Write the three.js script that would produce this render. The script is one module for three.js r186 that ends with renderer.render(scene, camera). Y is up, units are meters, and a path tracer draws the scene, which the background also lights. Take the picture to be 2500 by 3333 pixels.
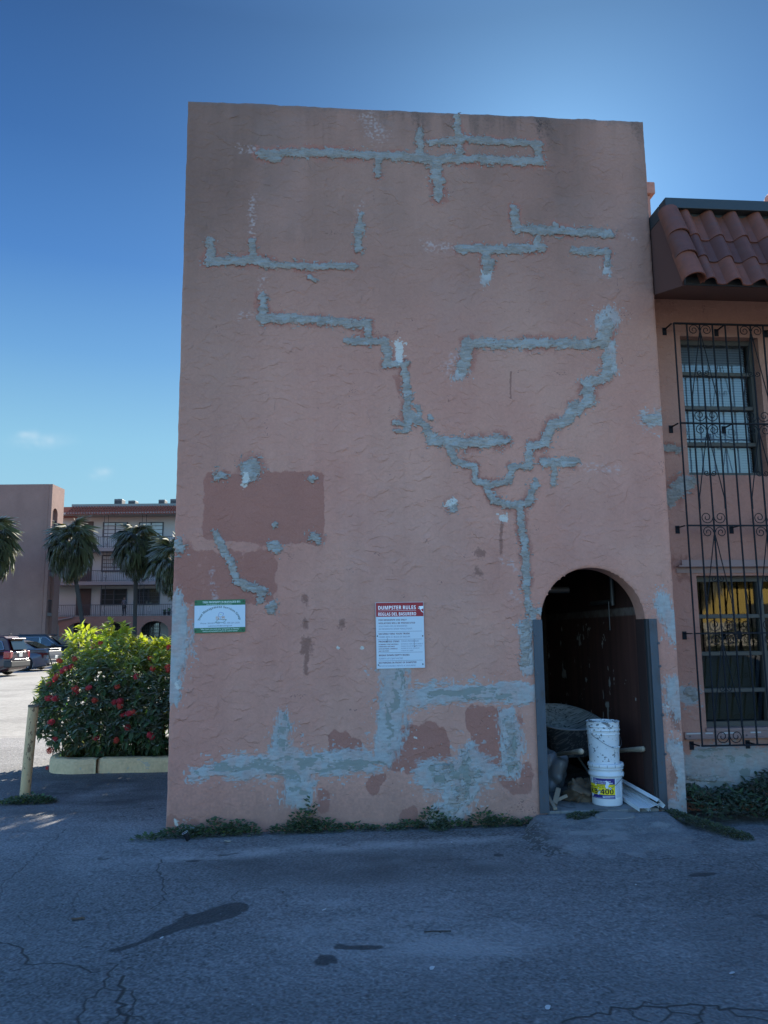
import * as THREE from 'three';
import { mergeGeometries, mergeVertices } from 'three/addons/utils/BufferGeometryUtils.js';
import { RoundedBoxGeometry } from 'three/addons/geometries/RoundedBoxGeometry.js';
import { MarchingCubes } from 'three/addons/objects/MarchingCubes.js';

// ---------------------------------------------------------------- camera, sky, sun, exposure
const EXPOSURE = 4.0;
const scene = new THREE.Scene();
const FOCAL = 2600, PITCH = 0.152046, ROLL = -0.009582, EYE = 1.6;      // focal length in pixels of the 2500 x 3333 photograph
const camera = new THREE.PerspectiveCamera(2 * Math.atan(1666.5 / FOCAL) * 180 / Math.PI, 0.75, 0.1, 900);
camera.position.set(0, EYE, 0);
camera.rotation.set(PITCH, 0, ROLL);
scene.add(camera);

const SUN_AZ = 13 * Math.PI / 180, SUN_EL = 28.5 * Math.PI / 180;           // azimuth to the right of the view axis
const sunDir = new THREE.Vector3(Math.sin(SUN_AZ) * Math.cos(SUN_EL), Math.sin(SUN_EL), -Math.cos(SUN_AZ) * Math.cos(SUN_EL));
const sun = new THREE.DirectionalLight(new THREE.Color(1.0, 0.93, 0.82), 3.5);
sun.position.copy(sunDir).multiplyScalar(120); sun.target.position.set(0, 0, 0);
sun.castShadow = true; sun.shadow.mapSize.set(4096, 4096);
Object.assign(sun.shadow.camera, { left: -90, right: 90, top: 90, bottom: -90, near: 1, far: 300 });
scene.add(sun, sun.target);

const clamp = (x, a = 0, b = 1) => Math.min(b, Math.max(a, x));
const lerp = (a, b, t) => a + (b - a) * t;
const sstep = (a, b, x) => { const t = clamp((x - a) / (b - a)); return t * t * (3 - 2 * t); };
const mix3 = (a, b, t) => [lerp(a[0], b[0], t), lerp(a[1], b[1], t), lerp(a[2], b[2], t)];
function rng(seed) { let s = seed >>> 0; return () => { s = (s + 0x6d2b79f5) >>> 0; let t = Math.imul(s ^ (s >>> 15), 1 | s); t = (t + Math.imul(t ^ (t >>> 7), 61 | t)) ^ t; return ((t ^ (t >>> 14)) >>> 0) / 4294967296; }; }
const PERM = new Float32Array(65536); { const r = rng(77); for (let i = 0; i < 65536; i++) PERM[i] = r() * 2 - 1; }
const hsh = (x, y) => PERM[((x * 197) ^ (y * 7919) ^ ((x * y) << 3)) & 65535];
function vn(x, y) {                                                        // value noise, -1 .. 1
  const xi = Math.floor(x), yi = Math.floor(y); let fx = x - xi, fy = y - yi;
  fx = fx * fx * (3 - 2 * fx); fy = fy * fy * (3 - 2 * fy);
  const a = hsh(xi, yi), b = hsh(xi + 1, yi), c = hsh(xi, yi + 1), d = hsh(xi + 1, yi + 1);
  return a + (b - a) * fx + (c - a) * fy + (a - b - c + d) * fx * fy;
}
function fbm(x, y, o = 4) { let s = 0, a = 0.5; for (let i = 0; i < o; i++) { s += a * vn(x, y); x = x * 2.03 + 17.3; y = y * 2.03 - 9.1; a *= 0.5; } return s; }

{ // the sky: blue falling to a pale horizon, a soft aureole round the sun, three small wisps of cloud
  const W = 2048, H = 1024, d = new Float32Array(W * H * 4);
  const stops = [[0, [0.40, 0.66, 0.79]], [6, [0.36, 0.64, 0.78]], [13, [0.27, 0.555, 0.765]], [19, [0.145, 0.36, 0.68]], [25, [0.066, 0.212, 0.55]], [32, [0.034, 0.130, 0.39]], [40, [0.018, 0.078, 0.26]], [60, [0.075, 0.19, 0.50]], [90, [0.14, 0.30, 0.72]]];
  for (let j = 0; j < H; j++) {
    const el = ((j + 0.5) / H - 0.5) * Math.PI, e = el * 180 / Math.PI;
    let c = [0.16, 0.17, 0.18];
    if (e >= 0) for (let k = 0; k < stops.length - 1; k++) if (e >= stops[k][0] && e <= stops[k + 1][0]) c = mix3(stops[k][1], stops[k + 1][1], (e - stops[k][0]) / (stops[k + 1][0] - stops[k][0]));
    for (let i = 0; i < W; i++) {
      const ph = ((i + 0.5) / W - 0.5) * 2 * Math.PI, o = (j * W + i) * 4;
      const x = Math.cos(el) * Math.cos(ph), y = Math.sin(el), z = Math.cos(el) * Math.sin(ph);
      const ang = Math.acos(clamp(x * sunDir.x + y * sunDir.y + z * sunDir.z, -1, 1)) * 180 / Math.PI;
      let r = c[0], g = c[1], b = c[2];
      if (e >= 0) {
        const gl = 0.52 * Math.exp(-ang / 7.5) + 0.30 * Math.exp(-ang / 18);
        r += gl * 0.42; g += gl * 0.76; b += gl * 1.02;
        const away = 1 + 2.1 * sstep(38, 140, ang);                                              // unseen sky opposite the sun, raised as fill for shaded surfaces
        r *= away; g *= away; b *= away;
        const az = Math.atan2(x, -z) * 180 / Math.PI;
        let cl = 0;
        for (const [ca, ce, sa, se] of [[-23.7, 12.9, 1.3, 0.35], [-19.8, 11.0, 0.55, 0.28], [-24.6, 13.2, 0.5, 0.2]]) cl += Math.exp(-(((az - ca) / sa) ** 2) - ((e - ce - 0.12 * (az - ca)) / se) ** 2);
        if (cl > 0.01) { const w = cl * clamp(0.55 + 0.9 * fbm(az * 2.2, e * 6, 4)) * 0.5; r = lerp(r, 0.8, w); g = lerp(g, 0.9, w); b = lerp(b, 0.97, w); }
      }
      d[o] = r / EXPOSURE; d[o + 1] = g / EXPOSURE; d[o + 2] = b / EXPOSURE; d[o + 3] = 1;
    }
  }
  const sky = new THREE.DataTexture(d, W, H, THREE.RGBAFormat, THREE.FloatType);
  sky.mapping = THREE.EquirectangularReflectionMapping; sky.magFilter = sky.minFilter = THREE.LinearFilter; sky.needsUpdate = true;
  scene.background = sky; scene.environment = sky;
}
const renderer = new THREE.WebGLRenderer({ antialias: true });
renderer.toneMapping = THREE.LinearToneMapping; renderer.toneMappingExposure = EXPOSURE;
renderer.shadowMap.enabled = true; renderer.shadowMap.type = THREE.PCFSoftShadowMap;

// ---------------------------------------------------------------- survey: where things of the photograph stand
function ray(px, py) {
  let x = (px - 1250) / FOCAL, y = -(py - 1666.5) / FOCAL; const c = Math.cos(ROLL), s = Math.sin(ROLL);
  [x, y] = [c * x - s * y, s * x + c * y];
  const cp = Math.cos(PITCH), sp = Math.sin(PITCH);
  return new THREE.Vector3(x, cp * y + sp, sp * y - cp);
}
const eye = new THREE.Vector3(0, EYE, 0);
const YAW = 0.0852531, X0 = -1.809512, Z0 = -6.843614, TW = 4.423637, TH = 6.589146;    // the patched block: turn, base corner, width, height
const CY = Math.cos(YAW), SY = Math.sin(YAW);
const toLocal = (p) => new THREE.Vector3(CY * (p.x - X0) - SY * (p.z - Z0), p.y, SY * (p.x - X0) + CY * (p.z - Z0));
const toWorld = (p) => new THREE.Vector3(CY * p.x + SY * p.z + X0, p.y, -SY * p.x + CY * p.z + Z0);
const eyeL = toLocal(eye);
function onWall(px, py, z = 0) { const r = ray(px, py), d = new THREE.Vector3(CY * r.x - SY * r.z, r.y, SY * r.x + CY * r.z), t = (z - eyeL.z) / d.z; return [eyeL.x + d.x * t, EYE + d.y * t]; }
function onGround(px, py, y = 0) { const r = ray(px, py), t = (y - EYE) / r.y; return [r.x * t, r.z * t]; }
function atZ(px, py, z) { const r = ray(px, py), t = z / r.z; return new THREE.Vector3(r.x * t, EYE + r.y * t, z); }

// ---------------------------------------------------------------- builders
const used = new Map();
function numbered(n) { const k = used.get(n) || 0; used.set(n, k + 1); return k ? n + '_' + String(k).padStart(3, '0') : n; }
function shade(o) { o.traverse((m) => { if (m.isMesh) { m.castShadow = true; m.receiveShadow = true; } }); return o; }
function tag(o, label, category, group, kind) { o.userData.label = label; o.userData.category = category; if (group) o.userData.group = group; if (kind) o.userData.kind = kind; return o; }
function thing(name, label, category, p = [0, 0, 0], turn = 0, group) { const g = new THREE.Group(); g.name = numbered(name); g.position.set(...p); g.rotation.y = turn; scene.add(g); return tag(g, label, category, group); }
function part(parent, name, geo, mat, label) { const m = new THREE.Mesh(Array.isArray(geo) ? mg(geo) : geo, mat); m.name = name; m.castShadow = m.receiveShadow = true; if (label) m.userData.label = label; parent.add(m); return m; }
function solo(name, geo, mat, label, category, group, kind) { const m = new THREE.Mesh(Array.isArray(geo) ? mg(geo) : geo, mat); m.name = numbered(name); m.castShadow = m.receiveShadow = true; scene.add(m); return tag(m, label, category, group, kind); }
function structure(name, geo, mat) { const m = new THREE.Mesh(geo, mat); m.name = numbered(name); m.castShadow = m.receiveShadow = true; m.userData.kind = 'structure'; scene.add(m); return m; }
function copy(o, label, p, turn) { const c = o.clone(); c.name = numbered(o.name.replace(/_\d{3}$/, '')); c.userData = { ...o.userData, label }; if (p) c.position.set(...p); if (turn !== undefined) c.rotation.y = turn; scene.add(c); return c; }
function mg(list) {
  const gs = list.filter(Boolean).map((g) => { const n = g.index ? g.toNonIndexed() : g; for (const k of Object.keys(n.attributes)) if (!['position', 'normal', 'uv', 'color'].includes(k)) n.deleteAttribute(k); return n; });
  const col = gs.some((g) => g.attributes.color);
  for (const g of gs) { if (!g.attributes.uv) g.setAttribute('uv', new THREE.BufferAttribute(new Float32Array(g.attributes.position.count * 2), 2)); if (col && !g.attributes.color) g.setAttribute('color', new THREE.BufferAttribute(new Float32Array(g.attributes.position.count * 3).fill(1), 3)); }
  return mergeGeometries(gs);
}
function bx(x0, x1, y0, y1, z0, z1) { return new THREE.BoxGeometry(Math.abs(x1 - x0), Math.abs(y1 - y0), Math.abs(z1 - z0)).translate((x0 + x1) / 2, (y0 + y1) / 2, (z0 + z1) / 2); }
function rb(x0, x1, y0, y1, z0, z1, r = 0.01, s = 2) { const w = Math.abs(x1 - x0), h = Math.abs(y1 - y0), d = Math.abs(z1 - z0); return new RoundedBoxGeometry(w, h, d, s, Math.min(r, w * 0.49, h * 0.49, d * 0.49)).translate((x0 + x1) / 2, (y0 + y1) / 2, (z0 + z1) / 2); }
const V = (x, y, z) => new THREE.Vector3(x, y, z);
function rod(a, b, r0, r1 = r0, n = 8) { const d = b.clone().sub(a), l = d.length(); return new THREE.CylinderGeometry(r1, r0, l, n, 1).applyQuaternion(new THREE.Quaternion().setFromUnitVectors(V(0, 1, 0), d.normalize())).translate((a.x + b.x) / 2, (a.y + b.y) / 2, (a.z + b.z) / 2); }
function tube(pts, r, n = 40, k = 7) { return new THREE.TubeGeometry(new THREE.CatmullRomCurve3(pts), n, r, k, false); }
function geo(pos, idx, uv) { const g = new THREE.BufferGeometry(); g.setAttribute('position', new THREE.Float32BufferAttribute(pos, 3)); if (uv) g.setAttribute('uv', new THREE.Float32BufferAttribute(uv, 2)); if (idx) g.setIndex(idx); g.computeVertexNormals(); return g; }
function boxUV(g, s = 1) { // texture coordinates in metres, by the face's main direction
  if (g.index) g = g.toNonIndexed(); g.computeVertexNormals(); const p = g.attributes.position, n = g.attributes.normal, uv = new Float32Array(p.count * 2);
  for (let i = 0; i < p.count; i++) { const ax = Math.abs(n.getX(i)), ay = Math.abs(n.getY(i)), az = Math.abs(n.getZ(i)); let u, v; if (az >= ax && az >= ay) { u = p.getX(i); v = p.getY(i); } else if (ax >= ay) { u = p.getZ(i); v = p.getY(i); } else { u = p.getX(i); v = p.getZ(i); } uv[i * 2] = u * s; uv[i * 2 + 1] = v * s; }
  g.setAttribute('uv', new THREE.BufferAttribute(uv, 2)); return g;
}
const std = (c, roughness = 0.8, o = {}) => new THREE.MeshStandardMaterial({ color: new THREE.Color().setRGB(...c), roughness, ...o });
const phys = (c, roughness = 0.5, o = {}) => new THREE.MeshPhysicalMaterial({ color: new THREE.Color().setRGB(...c), roughness, ...o });
const toS = (x) => { x = clamp(x); return 255 * (x <= 0.0031308 ? 12.92 * x : 1.055 * Math.pow(x, 1 / 2.4) - 0.055); };
function colorTex(W, H, fn, repeat) { // fn(x, y) -> linear rgb
  const d = new Uint8Array(W * H * 4);
  for (let j = 0, o = 0; j < H; j++) for (let i = 0; i < W; i++, o += 4) { const c = fn(i, j); d[o] = toS(c[0]); d[o + 1] = toS(c[1]); d[o + 2] = toS(c[2]); d[o + 3] = 255; }
  const t = new THREE.DataTexture(d, W, H); t.colorSpace = THREE.SRGBColorSpace; finish(t, repeat); return t;
}
function heightTex(W, H, arr, scale, repeat) { // heights in metres to 0..1
  const d = new Float32Array(W * H * 4); for (let k = 0; k < W * H; k++) { d[k * 4] = d[k * 4 + 1] = d[k * 4 + 2] = clamp(arr[k] / scale); d[k * 4 + 3] = 1; }
  const t = new THREE.DataTexture(d, W, H, THREE.RGBAFormat, THREE.FloatType); finish(t, repeat); return t;
}
function finish(t, repeat) { t.wrapS = t.wrapT = THREE.RepeatWrapping; t.magFilter = THREE.LinearFilter; t.minFilter = THREE.LinearMipmapLinearFilter; t.generateMipmaps = true; if (repeat) { t.wrapS = t.wrapT = THREE.RepeatWrapping; t.repeat.set(repeat, repeat); } t.needsUpdate = true; }
function canvasTex(W, H, draw) { const c = document.createElement('canvas'); c.width = W; c.height = H; const g = c.getContext('2d'); draw(g, W, H); const t = new THREE.CanvasTexture(c); t.colorSpace = THREE.SRGBColorSpace; t.anisotropy = 8; return t; }
function tileNoise(W, per, o, seed) { // periodic fbm on a W x W tile
  const a = new Float32Array(W * W); let amp = 0.5, p = per;
  for (let k = 0; k < o; k++, p *= 2, amp *= 0.5) for (let j = 0; j < W; j++) { const y = j * p / W, yi = Math.floor(y); let fy = y - yi; fy = fy * fy * (3 - 2 * fy); for (let i = 0; i < W; i++) { const x = i * p / W, xi = Math.floor(x); let fx = x - xi; fx = fx * fx * (3 - 2 * fx); const q = (u, v) => hsh(((u % p) + p) % p + seed * 31 + k * 101, ((v % p) + p) % p + seed * 57); const A = q(xi, yi), B = q(xi + 1, yi), C = q(xi, yi + 1), D = q(xi + 1, yi + 1); a[j * W + i] += amp * (A + (B - A) * fx + (C - A) * fy + (A - B - C + D) * fx * fy); } }
  return a;
}
// skip-trowel plaster: many overlapping trowel laps, each a low ramp that breaks off at a ragged front edge
function trowel(W, H, mw, mh, perM2, seed, periodic, dens) {
  const a = new Float32Array(W * H), r = rng(seed), J = (s, p) => 0.011 * vn(s * 17 + p, p) + 0.008 * vn(s * 47 + p, p * 2) + 0.004 * vn(s * 120 + p, p * 3), n = Math.round(perM2 * mw * mh), sx = mw / W, sy = mh / H;
  for (let k = 0; k < n; k++) {
    const cu = r() * mw, cv = r() * mh, L = 0.030 + 0.085 * r() * r() + 0.02 * r(), B = 0.022 + 0.040 * r(), an = (r() + r() + r() - 1.5) * 0.85 + (r() < 0.14 ? 1.2 : 0), ca = Math.cos(an), sa = Math.sin(an), amp = 0.0007 + 0.0050 * r() * r() * r(), ph = r() * 100, bend = (r() - 0.5) * 5;
    if (dens && r() > dens(cu, cv)) continue;
    const R = Math.max(L, B) * 1.3, i0 = Math.floor((cu - R) / sx), i1 = Math.ceil((cu + R) / sx), j0 = Math.floor((cv - R) / sy), j1 = Math.ceil((cv + R) / sy);
    for (let j = j0; j <= j1; j++) { if (!periodic && (j < 0 || j >= H)) continue; const jj = ((j % H) + H) % H; for (let i = i0; i <= i1; i++) { if (!periodic && (i < 0 || i >= W)) continue;
      const du = i * sx - cu, dv = j * sy - cv, s = du * ca + dv * sa, t = -du * sa + dv * ca + bend * s * s;
      const q = 1 - (s / L) * (s / L); if (q <= 0) continue;
      const edge = -B * 0.4 + J(s, ph), top = B;   // front edge (down), back edge (up)
      if (t < edge - 0.006 || t > top) continue;
      const f = t < edge ? (t - edge + 0.006) / 0.006 : 1 - (t - edge) / (top - edge);
      a[jj * W + ((i % W) + W) % W] += amp * f * q; } }
  }
  return a;
}

// ---------------------------------------------------------------- painted plaster with repairs
const PINK = [0.545, 0.264, 0.194], PRIMER = [0.305, 0.108, 0.078], MORTAR = [0.325, 0.292, 0.258], SKIM = [0.39, 0.395, 0.385];
const seg = (hw, s) => ({ hw: hw / 2, p: s.trim().split(/\s+/).map((q) => q.split(',').map(Number)) });
function strokesToWall(list, z) {
  return list.map(({ hw, p }) => { const m = p.map(([x, y]) => onWall(x, y, z)); const a = onWall(p[0][0], p[0][1], z), b = onWall(p[0][0] + 10, p[0][1], z); return { hw: hw * Math.abs(b[0] - a[0]) / 10, p: m.length > 1 ? m : [m[0], [m[0][0] + 0.004, m[0][1]]] }; });
}
function strokeField(W, H, u0, v0, w, h, list, wob, freq, streak = 0, out) { // 1 on a stroke's axis, 0 at its edge, ragged
  const f = out || new Float32Array(W * H).fill(-9), sx = w / W, sy = h / H;
  for (const { hw, p } of list) for (let k = 0; k + 1 < p.length; k++) {
    const [ax, ay] = p[k], [bx_, by] = p[k + 1], R = hw * (2.3 + wob * 2), i0 = Math.max(0, Math.floor((Math.min(ax, bx_) - R - u0) / sx)), i1 = Math.min(W - 1, Math.ceil((Math.max(ax, bx_) + R - u0) / sx)), j0 = Math.max(0, Math.floor((Math.min(ay, by) - R - v0) / sy)), j1 = Math.min(H - 1, Math.ceil((Math.max(ay, by) + R - v0) / sy));
    const dx = bx_ - ax, dy = by - ay, l2 = dx * dx + dy * dy || 1e-9, hz = Math.abs(dx) > Math.abs(dy), fu = freq * (hz ? 1 - 0.45 * streak : 1 + 1.2 * streak), fv = freq * (hz ? 1 + 1.2 * streak : 1 - 0.45 * streak);
    for (let j = j0; j <= j1; j++) for (let i = i0; i <= i1; i++) {
      const u = u0 + (i + 0.5) * sx, v = v0 + (j + 0.5) * sy;
      const n1 = vn(u * fu, v * fv) + 0.6 * vn(u * fu * 2.7 + 9, v * fv * 2.7) + 0.55 * vn(u * fu * 5, v * fv * 5 + 4) + 0.5 * vn(u * fu * 9, v * fv * 9), n2 = vn(u * fu + 40, v * fv + 71) + 0.6 * vn(u * fu * 2.9, v * fv * 2.9 - 31) + 0.55 * vn(u * fu * 5.3 + 3, v * fv * 5.3) + 0.5 * vn(u * fu * 9.5, v * fv * 9.5 - 8);
      const hv = Math.min(hw, 0.05), x = u + n1 * hv * wob, y = v + n2 * hv * wob, t = clamp(((x - ax) * dx + (y - ay) * dy) / l2), d = Math.hypot(x - ax - dx * t, y - ay - dy * t), q0 = 1 - d / hw, q = q0 < 0 && q0 > -0.9 && vn(u * 52, v * 58) > 0.52 + 0.25 * -q0 ? 0.12 : q0, o = j * W + i;
      if (q > f[o]) f[o] = q;
    }
  }
  return f;
}
function polyMask(W, H, u0, v0, w, h, polys, z, blur) { // polygons (photo survey) rasterised onto the wall
  const c = document.createElement('canvas'); c.width = W; c.height = H; const g = c.getContext('2d'); g.fillStyle = '#000'; g.fillRect(0, 0, W, H); g.filter = 'blur(' + blur + 'px)';
  for (const s of polys) { const [lev, pts] = s.split('|'); g.fillStyle = 'rgba(255,255,255,' + lev + ')'; g.beginPath(); pts.trim().split(/\s+/).forEach((q, k) => { const [x, y] = q.split(',').map(Number), [u, v] = onWall(x, y, z); const X = (u - u0) / w * W, Y = (v - v0) / h * H; k ? g.lineTo(X, Y) : g.moveTo(X, Y); }); g.closePath(); g.fill(); }
  const d = g.getImageData(0, 0, W, H).data, m = new Float32Array(W * H); for (let k = 0; k < W * H; k++) m[k] = d[k * 4] / 255; return m;
}
function paintWall(o) {
  const { W, H, u0, v0, w, h, z } = o;
  const mortar = strokeField(W, H, u0, v0, w, h, strokesToWall(o.mortar, z), 0.36, 20);
  const skim = strokeField(W, H, u0, v0, w, h, strokesToWall(o.skim, z), 0.62, 13, 0.9), core = strokeField(W, H, u0, v0, w, h, strokesToWall(o.core || [], z), 0.6, 16, 1);
  const white = strokeField(W, H, u0, v0, w, h, strokesToWall(o.white || [], z), 0.3, 30);
  const scuff = strokeField(W, H, u0, v0, w, h, strokesToWall(o.scuff || [], z), 0.6, 22);
  const rust = strokeField(W, H, u0, v0, w, h, strokesToWall(o.rust || [], z), 0.5, 20);
  const prim = polyMask(W, H, u0, v0, w, h, o.primer || [], z, 9), pale = polyMask(W, H, u0, v0, w, h, o.pale || [], z, 8);
  const tr = trowel(W, H, w, h, 330, o.seed, false), hgt = new Float32Array(W * H), d = new Uint8Array(W * H * 4);
  for (let j = 0, k = 0; j < H; j++) for (let i = 0; i < W; i++, k++) {
    const u = u0 + (i + 0.5) * w / W, v = v0 + (j + 0.5) * h / H;
    const big = fbm(u * 0.9 + 3, v * 0.7, 4), mid = fbm(u * 5, v * 4 + 11, 3), fine = vn(u * 170, v * 170), fin2 = vn(u * 60, v * 60);
    const streak = vn(u * 13 + 0.8 * vn(u * 3, v * 0.6), v * 0.35 + 5) * 0.6 + vn(u * 41, v * 0.8) * 0.4;
    const up = sstep(2.2, 5.6, v);
    let c = mix3(PINK, [0.535, 0.294, 0.220], clamp(0.5 * up + 0.75 * big + 0.2));
    c = mix3(c, [0.525, 0.230, 0.172], clamp((1 - up) * (0.25 - 0.9 * big)));
    const dirtVignette = sstep(3.0, 6.3, v + 0.14 * streak + 0.3 * mid) * (0.62 + 0.08 * streak + 0.24 * fbm(u * 2.2, v * 0.8 + 20, 4) + 0.12 * mid) + 0.30 * sstep(1.3, 0.1, u - 0.3 * fbm(v * 1.4, u + 9, 3)) * sstep(1.5, 4.0, v) * (o.lowSkim ? 1 : 0), grimeVignette = clamp(dirtVignette, 0, 0.85) * (o.lowSkim ? 1 : 0.5); c = mix3(c, [0.165, 0.098, 0.074], grimeVignette); let s = 1 + 0.10 * big + 0.085 * mid + 0.05 * fine + 0.04 * fin2 + 0.07 * streak * (0.5 + 0.5 * up);  // grime, with lens vignetting painted in at the top and left
    c = [c[0] * s, c[1] * s, c[2] * s];
    // old undercoat left around the upper repairs and in brushed-out rectangles
    const m0 = mortar[k], around = m0 > -1.15 && v > 2.0 ? sstep(-1.1, -0.2, m0) * sstep(-0.05, 0.30, fbm(u * 6.5, v * 5 + 40, 3) + 0.10) : 0;
    const pr = sstep(0.36, 0.56, prim[k] + 0.42 * fbm(u * 19, v * 15, 4) * (prim[k] > 0.03 && prim[k] < 0.97 ? 1 : 0));
    const cp = mix3(PRIMER, PINK, 0.20 + 0.25 * mid + 0.10 * fine);
    c = mix3(c, cp, clamp(Math.max(around * 0.75, pr * (0.80 + 0.2 * mid))));
    const pl = pale[k]; if (pl > 0.01) c = mix3(c, [0.37, 0.29, 0.27], pl * (0.13 + 0.12 * mid));
    const rs = rust[k]; if (rs > -0.6) c = mix3(c, [0.17, 0.075, 0.055], 0.62 * sstep(-0.5, 0.6, rs + 0.4 * mid));
    const sc = scuff[k]; if (sc > -1) c = mix3(c, [0.50, 0.43, 0.42], 0.55 * sstep(-0.4, 0.8, sc) * sstep(-0.15, 0.55, vn(u * 60, v * 60) * 0.6 + 0.4 * vn(u * 22, v * 95)));
    // damp and dirt near the ground, black growth under the coping
    const low = sstep(0.55, 0.02, v + 0.16 * mid + 0.1 * fin2); c = mix3(c, [0.23, 0.14, 0.115], 0.38 * low);
    if (o.mould) { const top = v0 + h - v; if (top < 0.55) { let gate = 0; for (const [mu, ms, ma] of o.mould) gate = Math.max(gate, ma * Math.exp(-(((u - mu) / ms) ** 2))); const drip = top + 0.18 * Math.abs(vn(u * 24, 3)) - 0.24 * vn(u * 11, 8) - 0.10 * fin2; c = mix3(c, [0.035, 0.03, 0.026], clamp(gate * sstep(0.34, 0.02, drip) * (0.75 + 0.5 * fine))); c = mix3(c, [0.20, 0.13, 0.105], 0.5 * sstep(0.08, 0, top + 0.03 * fin2)); } }
    let hh = 0.004 + tr[k] * (pr > 0.5 && v > 1.4 ? 0.55 : 1) * (1 - 0.55 * sstep(0.9, 0.1, v));
    // thin grey skim spread around the lower repairs
    const k2 = skim[k]; let sk = 0;
    if (k2 > -1.2) { sk = sstep(-0.16, 0.20, k2 + 0.30 * fbm(u * 13, v * 13 + 7, 3) + 0.16 * vn(u * 48, v * 44)); const t = 1 + 0.10 * mid + 0.10 * vn(u * 30, v * 60) + 0.05 * fine; c = mix3(c, [SKIM[0] * t, SKIM[1] * t, SKIM[2] * t], sk * (0.74 + 0.24 * sstep(-0.3, 0.3, fbm(u * 17 + 5, v * 12, 3)))); hh = lerp(hh, 0.0050 + 0.0010 * vn(u * 34, v * 80) + 0.0006 * fin2, sk * 0.75); }
    if (m0 > -0.02) { const t = 1 + 0.20 * fbm(u * 9, v * 16 + 3, 3) + 0.16 * vn(u * 34 + 3 * vn(u * 7, v * 7), v * 78) + 0.07 * fine, pk = sstep(0.12, 0.4, vn(u * 21, v * 33)); let mc = [MORTAR[0] * t, MORTAR[1] * t, MORTAR[2] * t]; mc = mix3(mc, [0.40, 0.41, 0.40], 0.55 * sstep(0.05, 0.45, vn(u * 15 + 9, v * 30))); mc = mix3(mc, [0.15, 0.14, 0.125], grimeVignette * 0.62); c = mix3(c, mc, sstep(-0.02, 0.10, m0)); hh = tr[k] * 1.1 + 0.0060 + 0.0020 * vn(u * 30 + 2, v * 85) + 0.0016 * vn(u * 75, v * 90) + 0.0006 * pk; }
    const co = core[k]; if (co > -0.4 && sk > 0.3) { const dash = sstep(0.02, 0.16, Math.min(co + 0.25, 0.55) * 0.55 + 0.55 * vn(u * (o.coreV && o.coreV(u, v) ? 24 : 7), v * (o.coreV && o.coreV(u, v) ? 13 : 30)) + 0.25 * vn(u * 40, v * 70) - 0.27); c = mix3(c, [0.245, 0.262, 0.228], dash * 0.85); hh = lerp(hh, 0.0036, dash); }
    if (white[k] > 0) c = mix3(c, [0.62, 0.60, 0.54], sstep(0, 0.15, white[k]) * (0.85 + 0.15 * fine));
    const hl = vn(u * 9.1, v * 8.3) > 0.86 && vn(u * 120, v * 120) > 0.55 ? 1 : 0; if (hl) c = mix3(c, [0.16, 0.09, 0.075], 0.6);
    hgt[k] = hh + 0.00025 * fine;
    const q = k * 4; d[q] = toS(c[0]); d[q + 1] = toS(c[1]); d[q + 2] = toS(c[2]); d[q + 3] = 255;
  }
  if (o.lowSkim) for (let k = 0; k < W * H; k++) mortar[k] = Math.max(mortar[k], Math.min(0.16, (skim[k] + 0.28 * fbm((k % W) / W * w * 13, (v0 + Math.floor(k / W) / H * h) * 13 + 7, 3) - 0.12) * 0.6));
  const map = new THREE.DataTexture(d, W, H); map.colorSpace = THREE.SRGBColorSpace; finish(map);
  const mat = new THREE.MeshStandardMaterial({ map, bumpMap: heightTex(W, H, hgt, 0.024), bumpScale: 0.024 * 1.45, roughness: 0.86 });
  return { mat, mortar, W, H, u0, v0, w, h };
}
const lowRelief = (u, v) => 0.0035 * fbm(u * 2.2, v * 2.2 + 8, 3) + 0.0016 * vn(u * 11, v * 11);
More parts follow.
